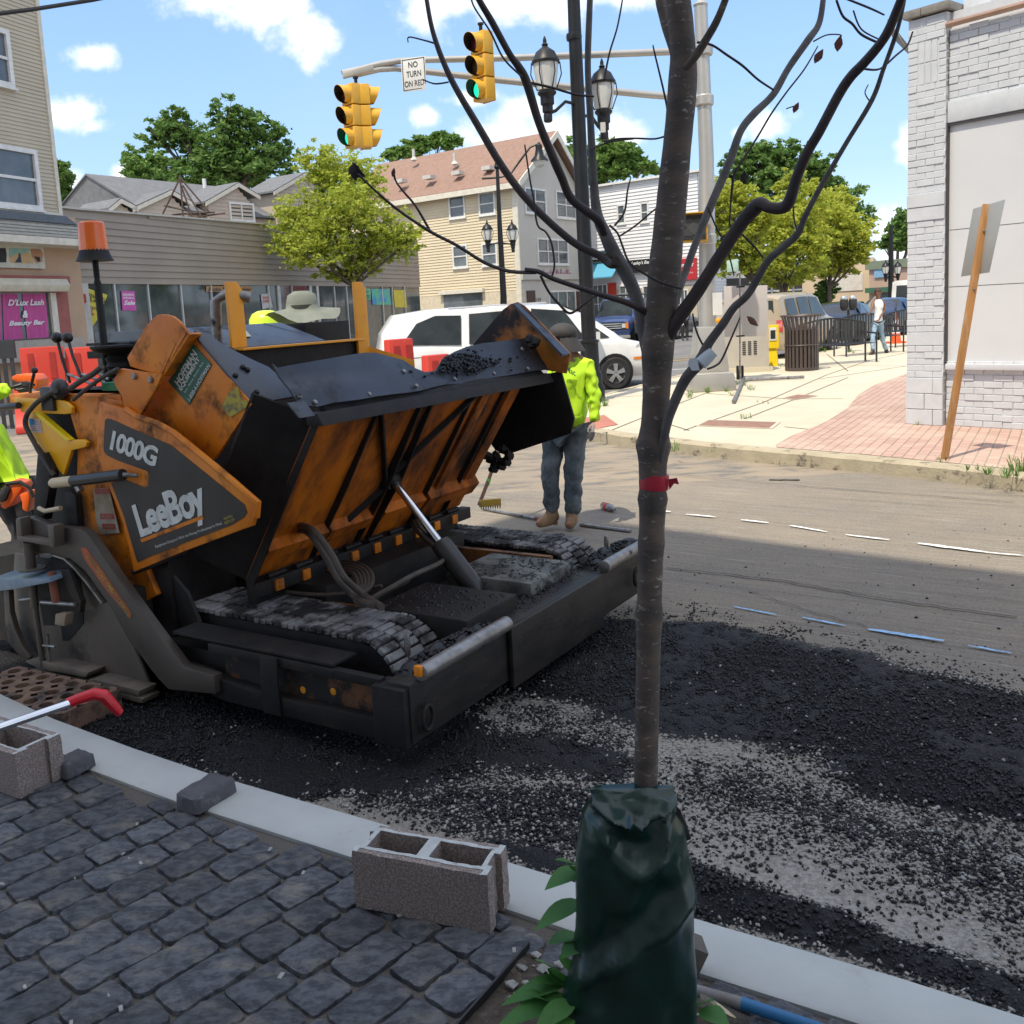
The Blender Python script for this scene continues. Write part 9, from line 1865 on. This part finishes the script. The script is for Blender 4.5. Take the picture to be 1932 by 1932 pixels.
def person(label, J, c, loc, sc_=1., group=None, shirt=None, trous=None, shoe=None, skinm=None, hands=True, glove=None, long_sleeve=True, amp=.012, look=(-1, -.3, 0), tor=1., leg_r=1., barearm=False):
    T = Thing('person', label, 'person', loc, 0, group); k = sc_
    names = ['pelvis', 'waist', 'chest', 'neck', 'head', 'headtop', 'shL', 'elL', 'wrL', 'shR', 'elR', 'wrR', 'hiL', 'knL', 'anL', 'toL', 'hiR', 'knR', 'anR', 'toR']
    J = {a: V(b_) for a, b_ in J.items()}; J.setdefault('headtop', J['head']+(J['head']-J['neck']).normalized()*.10*k)
    P = [J[n_] for n_ in names]; I = {n_: i for i, n_ in enumerate(names)}
    ed = [('pelvis', 'waist'), ('waist', 'chest'), ('chest', 'neck'), ('neck', 'head'), ('head', 'headtop'), ('chest', 'shL'), ('shL', 'elL'), ('elL', 'wrL'), ('chest', 'shR'), ('shR', 'elR'), ('elR', 'wrR'), ('pelvis', 'hiL'), ('hiL', 'knL'), ('knL', 'anL'), ('anL', 'toL'), ('pelvis', 'hiR'), ('hiR', 'knR'), ('knR', 'anR'), ('anR', 'toR')]
    cl = .78 if trous else 1
    R = dict(pelvis=.13*cl, waist=.10*tor, chest=.115*tor, neck=.052, head=.088, headtop=.065, shL=.055, elL=.043, wrL=.028, shR=.055, elR=.043, wrR=.028, hiL=.07, knL=.05, anL=.038, toL=.03, hiR=.07, knR=.05, anR=.038, toR=.03)
    b = skin(P, [(I[a], I[q]) for a, q in ed], [R[n_]*k for n_ in names], 0, 2); b.build('body', skinm or M_skin1, T, ang=80)
    # face
    lk = V(look).normalized(); rt = lk.cross(V((0, 0, 1))).normalized(); hd = J['head']; b = MB(); b.ball(hd+lk*.088*k+V((0, 0, -.01*k)), (.014*k, .016*k, .024*k), 8, 6); b.build('nose', skinm or M_skin1, T)
    for s_ in (-1, 1):
        b = MB(); b.ball(hd+lk*.078*k+rt*s_*.032*k+V((0, 0, .018*k)), .011*k, 8, 6); b.build('eye', M_txk, T); b = MB(); b.ball(hd+rt*s_*.088*k, (.016*k, .022*k, .03*k), 8, 6); b.build('ear', skinm or M_skin1, T)
    b = MB(); b.ball(hd+lk*.080*k+V((0, 0, -.045*k)), (.020*k, .014*k, .007*k), 8, 5); b.build('mouth', mat('lips', (.28, .10, .08), rough=.5), T)
    if shirt:
        nn = ['pelvis', 'waist', 'chest', 'neck', 'shL', 'shR']+([] if barearm else ['elL', 'elR']+(['wrL', 'wrR'] if long_sleeve else [])); pts = [J[n_] for n_ in nn]
        nk = J['chest'].lerp(J['neck'], .75); pts[3] = nk; pts[0] = pts[0]-V((0, 0, .05*k)); rr = dict(pelvis=.165, waist=.155*tor, chest=.165*tor, neck=.075, shL=.080, shR=.080, elL=.062, elR=.062, wrL=.045, wrR=.045)
        ii_ = {n_: i for i, n_ in enumerate(nn)}; ee = [(a, q) for a, q in ed if a in ii_ and q in ii_]; b = skin(pts, [(ii_[a], ii_[q]) for a, q in ee], [rr[n_]*k for n_ in nn], 1, 3); folds(b, amp*k, 11/k, 1); folds(b, amp*.8*k, 24/k, 5); b.build('shirt', shirt, T, ang=80)
    if trous:
        pts = [J['pelvis']+V((0, 0, .03*k)), J['hiL'], J['knL'], J['anL']-V((0, 0, .01*k)), J['hiR'], J['knR'], J['anR']-V((0, 0, .01*k))]; b = skin(pts, [(0, 1), (1, 2), (2, 3), (0, 4), (4, 5), (5, 6)], [q*k*leg_r for q in (.145, .108, .082, .068, .108, .082, .068)], 0, 3); folds(b, .016*k, 13/k, 3); folds(b, .010*k, 30/k, 7); b.build('trousers', trous, T, ang=80)
    if shoe:
        for s_ in 'LR':
            an = J['an'+s_]; to = J['to'+s_]; hl = an-(to-an)*.25; hl.z = to.z; b = skin([an+V((0, 0, .08*k)), V((an.x, an.y, to.z+.02*k)), to, hl], [(0, 1), (1, 2), (1, 3)], [.055*k, .052*k, .042*k, .045*k], 1, 2); b.build('shoe', shoe, T, ang=80)
    if hands:
        for s_ in 'LR':
            w = J['wr'+s_]; d_ = (w-J['el'+s_]).normalized(); b = MB(); hand(b, w, w+d_*.155*k, .0105*k, 1.0, lk); b.build('glove' if glove else 'hand', glove or skinm or M_skin1, T, ang=80)
    return T, J
# worker behind the hopper
Yw = 7.62
def aw(x, y, dy=0): return at(x, y, Yw+dy)
J = dict(pelvis=aw(1066, 800), waist=aw(1070, 752), chest=aw(1078, 700), neck=aw(1072, 664), head=aw(1062, 640, -.02), headtop=aw(1060, 622), shL=aw(1108, 690, -.10), elL=aw(1122, 748, -.12), wrL=aw(1119, 798, -.16), shR=aw(1050, 694, .12), elR=aw(1036, 746, .12), wrR=aw(1022, 790, .0), hiL=aw(1086, 818, -.05), knL=aw(1082, 898, -.05), anL=aw(1079, 972, -.02), toL=aw(1072, 993, -.14), hiR=aw(1046, 818, .05), knR=aw(1038, 898, .0), anR=aw(1042, 968, .03), toR=aw(1012, 990, -.08))
T, J = person('worker in a lime green long sleeved shirt and worn jeans standing behind the hopper', J, None, (aw(1060, 995).x, Yw, 0), .96, None, M_hiv, M_jean, M_boot, M_skin1, True, M_glove, look=(-.9, -.25, -.35), tor=1.12, amp=.024)
M_cap = mat('cap_grey', (.045, .042, .042), (.03, .028, .028), rough=.8, ns=8); hd = J['head']; b = MB(); b.ball(hd+V((.0, 0, .045)), (.115, .12, .085), 16, 10); b.prism([hd+V((-.06, -.10, .03)), hd+V((-.16, -.06, -.03)), hd+V((-.16, .05, -.03)), hd+V((-.06, .10, .03))], (0, 0, .012)); b.build('cap', M_cap, T)
b = MB(); vs = []
for i in range(9):
    a = -1.9+i*(3.8/8); d_ = V((math.cos(a)*.115, math.sin(a)*.115, 0)); vs.append((hd+d_*.95+V((0, 0, .02)), hd+V((.02, 0, 0))+d_*1.35+V((0, 0, -.10))))
for i in range(8): b.poly([vs[i][0], vs[i+1][0], vs[i+1][1], vs[i][1]])
b.build('neck_shade', M_cap, T, ang=80)
a_ = aw(1058, 690, -.18); c_ = aw(1082, 700, -.2); u_ = (aw(1082, 699, -.2)-aw(1058, 688, -.16)); text('eMac', aw(1062, 699, -.195), u_, V((0, 0, .05)), M_grn, T, 'shirt_lettering', bold=.02)
# worker at the left edge
Yl = 6.3
def al(x, y, dy=0): return at(x, y, Yl+dy)
J = dict(pelvis=al(12, 915), waist=al(-6, 868), chest=al(-45, 815), neck=al(-85, 770), head=al(-105, 735), headtop=al(-120, 712), shL=al(-45, 800, -.15), elL=al(-40, 860, -.2), wrL=al(-12, 925, -.25), shR=al(-45, 765, .18), elR=al(-12, 742, .22), wrR=al(20, 732, .25), hiL=al(10, 930, -.08), knL=al(50, 1010, -.1), anL=at(20, 1110, 6.4), toL=at(5, 1130, 6.3), hiR=al(30, 930, .1), knR=al(66, 1000, .1), anR=at(50, 1095, 6.7), toR=at(70, 1110, 6.6))
for q in ('anL', 'anR'): J[q].z = .10
for q in ('toL', 'toR'): J[q].z = .05
M_dkt = mat('dark_trousers', (.035, .035, .04), (.02, .02, .024), rough=.9, ns=6)
T, J = person('worker in a lime green shirt bending in from the left edge behind the machine', J, None, (al(10, 900).x, Yl, 0), 1., None, M_hiv, M_dkt, M_boot, M_skin1, True, M_decal, look=(.8, -.3, -.5), tor=1.15, amp=.018)
BL_ = Thing('cut_off_saw', 'orange and black power saw carried low at the left edge by the bending worker', 'power saw', al(30, 960)); M_sto = mat('saw_orange', (.88, .14, .01), (.78, .11, .01), rough=.4); Ys = 5.9
def as_(x, y, dy=0): return at(x, y, Ys+dy)
b = MB(); b.prism([as_(*c2(x, y)) for x, y in [(10, 1990), (150, 1790), (330, 1830), (360, 1900), (300, 1990), (150, 2200), (60, 2250), (0, 2200)]], (0, .16, 0)); b.build('housing', M_sto, BL_, bevel=.02)
b = MB(); b.prism([as_(*c2(x, y), -.02) for x, y in [(-60, 2000), (60, 1850), (170, 1900), (80, 2120), (-60, 2150)]], (0, .2, 0)); b.build('engine_cover', M_decal, BL_, bevel=.02)
b = MB(); b.prism([as_(*c2(x, y), -.0) for x, y in [(300, 2000), (450, 1960), (480, 2060), (440, 2300), (350, 2250), (340, 2120)]], (0, .12, 0)); b.build('guard', M_sto, BL_, bevel=.015)
b = MB(); b.tube([as_(*c2(100, 1830)), as_(*c2(330, 1800)), as_(*c2(480, 1900)), as_(*c2(540, 2050))], .012, 8); b.build('handle', M_decal, BL_)
GB = Thing('leaf_blower', 'orange and black tool unit behind the levers near the lime sleeve', 'power tool', at(45, 735, 6.9)); b = MB(); b.prism([at(*c2(x, y), 6.9) for x, y in [(180, 110), (250, 75), (520, 80), (590, 160), (600, 260), (550, 330), (480, 270), (400, 220), (250, 190), (190, 160)]], (0, .2, 0)); b.build('top_cover', M_or2 if False else M_sto, GB, bevel=.02)
b = MB(); b.prism([at(*c2(x, y), 6.88) for x, y in [(170, 160), (250, 190), (400, 220), (470, 330), (420, 420), (330, 420), (190, 260)]], (0, .22, 0)); b.build('engine', M_decal, GB, bevel=.02)
b = MB(); b.tube([at(*c2(500, 320), 6.9), at(*c2(620, 400), 6.9), at(*c2(760, 440), 6.9)], .018, 8); b.build('shaft', M_worn, GB)
# two workers behind the operator deck
def standing(x, ytop, Y, k, hatm, label, shirt, kind, lookv=(.3, -1, 0), crouch=0.):
    tp = at(x, ytop, Y); hz = tp.z-.07; X = tp.x; s_ = hz/1.68*1.0
    def q(dx, dy, z): return V((X+dx*k, Y+dy*k, z))
    J = dict(pelvis=q(0, 0, .95*hz/1.68), waist=q(0, 0, 1.12*hz/1.68), chest=q(0, 0, 1.33*hz/1.68), neck=q(0, 0, 1.50*hz/1.68), head=q(0, 0, 1.60*hz/1.68), headtop=q(0, 0, hz), shL=q(.19, 0, 1.42*hz/1.68), elL=q(.25, -.05, 1.12*hz/1.68), wrL=q(.22, -.18, .92*hz/1.68), shR=q(-.19, 0, 1.42*hz/1.68), elR=q(-.25, -.05, 1.12*hz/1.68), wrR=q(-.22, -.18, .92*hz/1.68), hiL=q(.09, 0, .90*hz/1.68), knL=q(.1, -.03, .5*hz/1.68), anL=q(.1, 0, .09), toL=q(.1, -.16, .04), hiR=q(-.09, 0, .90*hz/1.68), knR=q(-.1, -.03, .5*hz/1.68), anR=q(-.1, 0, .09), toR=q(-.1, -.16, .04))
    return person(label, J, None, (X, Y, 0), 1.05, None, shirt, M_dkt, M_boot, M_skin1, True, M_glove, look=lookv)
T, J = standing(568, 552, 8.6, 1, None, 'worker in a wide grey green sun hat behind the engine deck', M_hiv, 'boonie'); hd = J['head']; M_hat = mat('hat_olive', (.20, .215, .18), (.15, .165, .135), rough=.9, ns=6, bump=.4)
b = MB(); n_ = 28; prof = [(.0, .16), (.06, .155), (.11, .12), (.125, .05), (.13, .0), (.20, -.025), (.30, -.07)]
for i, (r_, z_) in enumerate(prof):
    for k_ in range(n_): a = 2*PI*k_/n_; wv = (.05*math.sin(a*2+.6)*(r_/.3)**2+.02*math.sin(a*5)*(r_/.3)**2); b.v.append(hd+V((r_*math.cos(a)*1.12, r_*math.sin(a), z_+wv+.02)))
for i in range(len(prof)-1):
    for k_ in range(n_): b.f.append((i*n_+k_, i*n_+(k_+1) % n_, (i+1)*n_+(k_+1) % n_, (i+1)*n_+k_))
b.build('sun_hat', M_hat, T, ang=80, fixn=False); b = MB(); b.lathe([(.132, .02), (.134, .055)], hd, 24); b.build('hat_band', mat('hat_band', (.05, .05, .045), rough=.8), T)
T, J = standing(500, 588, 8.9, 1, None, 'worker whose lime yellow hard hat dome just shows over the engine deck', M_hiv, 'hard'); hd = J['head']; b = MB(); b.lathe([(.175, -.0), (.165, .015), (.155, .03), (.15, .08), (.12, .13), (.07, .155), (.0, .162)], hd+V((0, 0, .01)), 24); b.build('hard_hat', mat('hat_lime', (.62, .85, .03), rough=.35, coat=.2), T)
# walking woman
Yp = 24.6; k = Yp/1800
def ap(x, y, dy=0): return at(x, y, Yp+dy)
J = dict(pelvis=ap(1656, 605), waist=ap(1657, 592), chest=ap(1658, 574), neck=ap(1657, 562), head=ap(1656, 553), headtop=ap(1657, 547), shL=ap(1666, 567, -.05), elL=ap(1668, 585, .0), wrL=ap(1660, 600, -.15), shR=ap(1648, 567, .05), elR=ap(1645, 583, -.1), wrR=ap(1641, 590, -.22), hiL=ap(1661, 610, -.02), knL=ap(1664, 636, .05), anL=ap(1672, 660, .15), toL=ap(1675, 665, .2), hiR=ap(1651, 610, .02), knR=ap(1646, 638, -.1), anR=ap(1647, 662, -.15), toR=ap(1640, 668, -.22))
M_top = mat('white_top', (.80, .80, .80), rough=.8); M_lj = mat('light_jeans', (.30, .42, .52), (.22, .32, .42), rough=.9, ns=5)
T, J = person('woman in a white sleeveless top and light jeans walking towards us past the benches', J, None, (ap(1655, 668).x, Yp, .15), .92, None, M_top, M_lj, M_decal, M_skin2, True, None, look=(-.5, -.85, -.3), tor=.72, amp=.006, barearm=True, leg_r=.86)
hd = J['head']; b = MB(); b.ball(hd+V((.015, .03, .035)), (.095, .10, .095), 12, 8); b.ball(hd+V((.05, .08, .07)), (.05, .05, .045), 10, 7); b.build('hair', mat('hair_brown', (.06, .022, .015), rough=.7), T)
# distant person in white
Yq = 43; q0 = at(1291, 592, Yq)
def ad(dx, z, dy=0): return V((q0.x+dx, Yq+dy, z))
J = dict(pelvis=ad(0, .95), waist=ad(0, 1.1), chest=ad(0, 1.32), neck=ad(0, 1.5), head=ad(0, 1.62), headtop=ad(0, 1.7), shL=ad(.19, 1.42), elL=ad(.25, 1.15), wrL=ad(.22, .92), shR=ad(-.19, 1.42), elR=ad(-.25, 1.15), wrR=ad(-.22, .92), hiL=ad(.09, .9), knL=ad(.1, .5), anL=ad(.1, .09), toL=ad(.1, .04, -.15), hiR=ad(-.09, .9), knR=ad(-.1, .5), anR=ad(-.1, .09), toR=ad(-.1, .04, -.15))
T, J = person('distant person in a white shirt standing by the dark grey sedan', J, None, (q0.x, Yq, 0), 1, None, M_top, M_dkt, M_decal, M_skin2, False, None, long_sleeve=False, look=(0, 1, 0)); b = MB(); b.ball(J['head']+V((0, -.01, .03)), (.098, .1, .10), 10, 7); b.build('hair', M_txk, T)
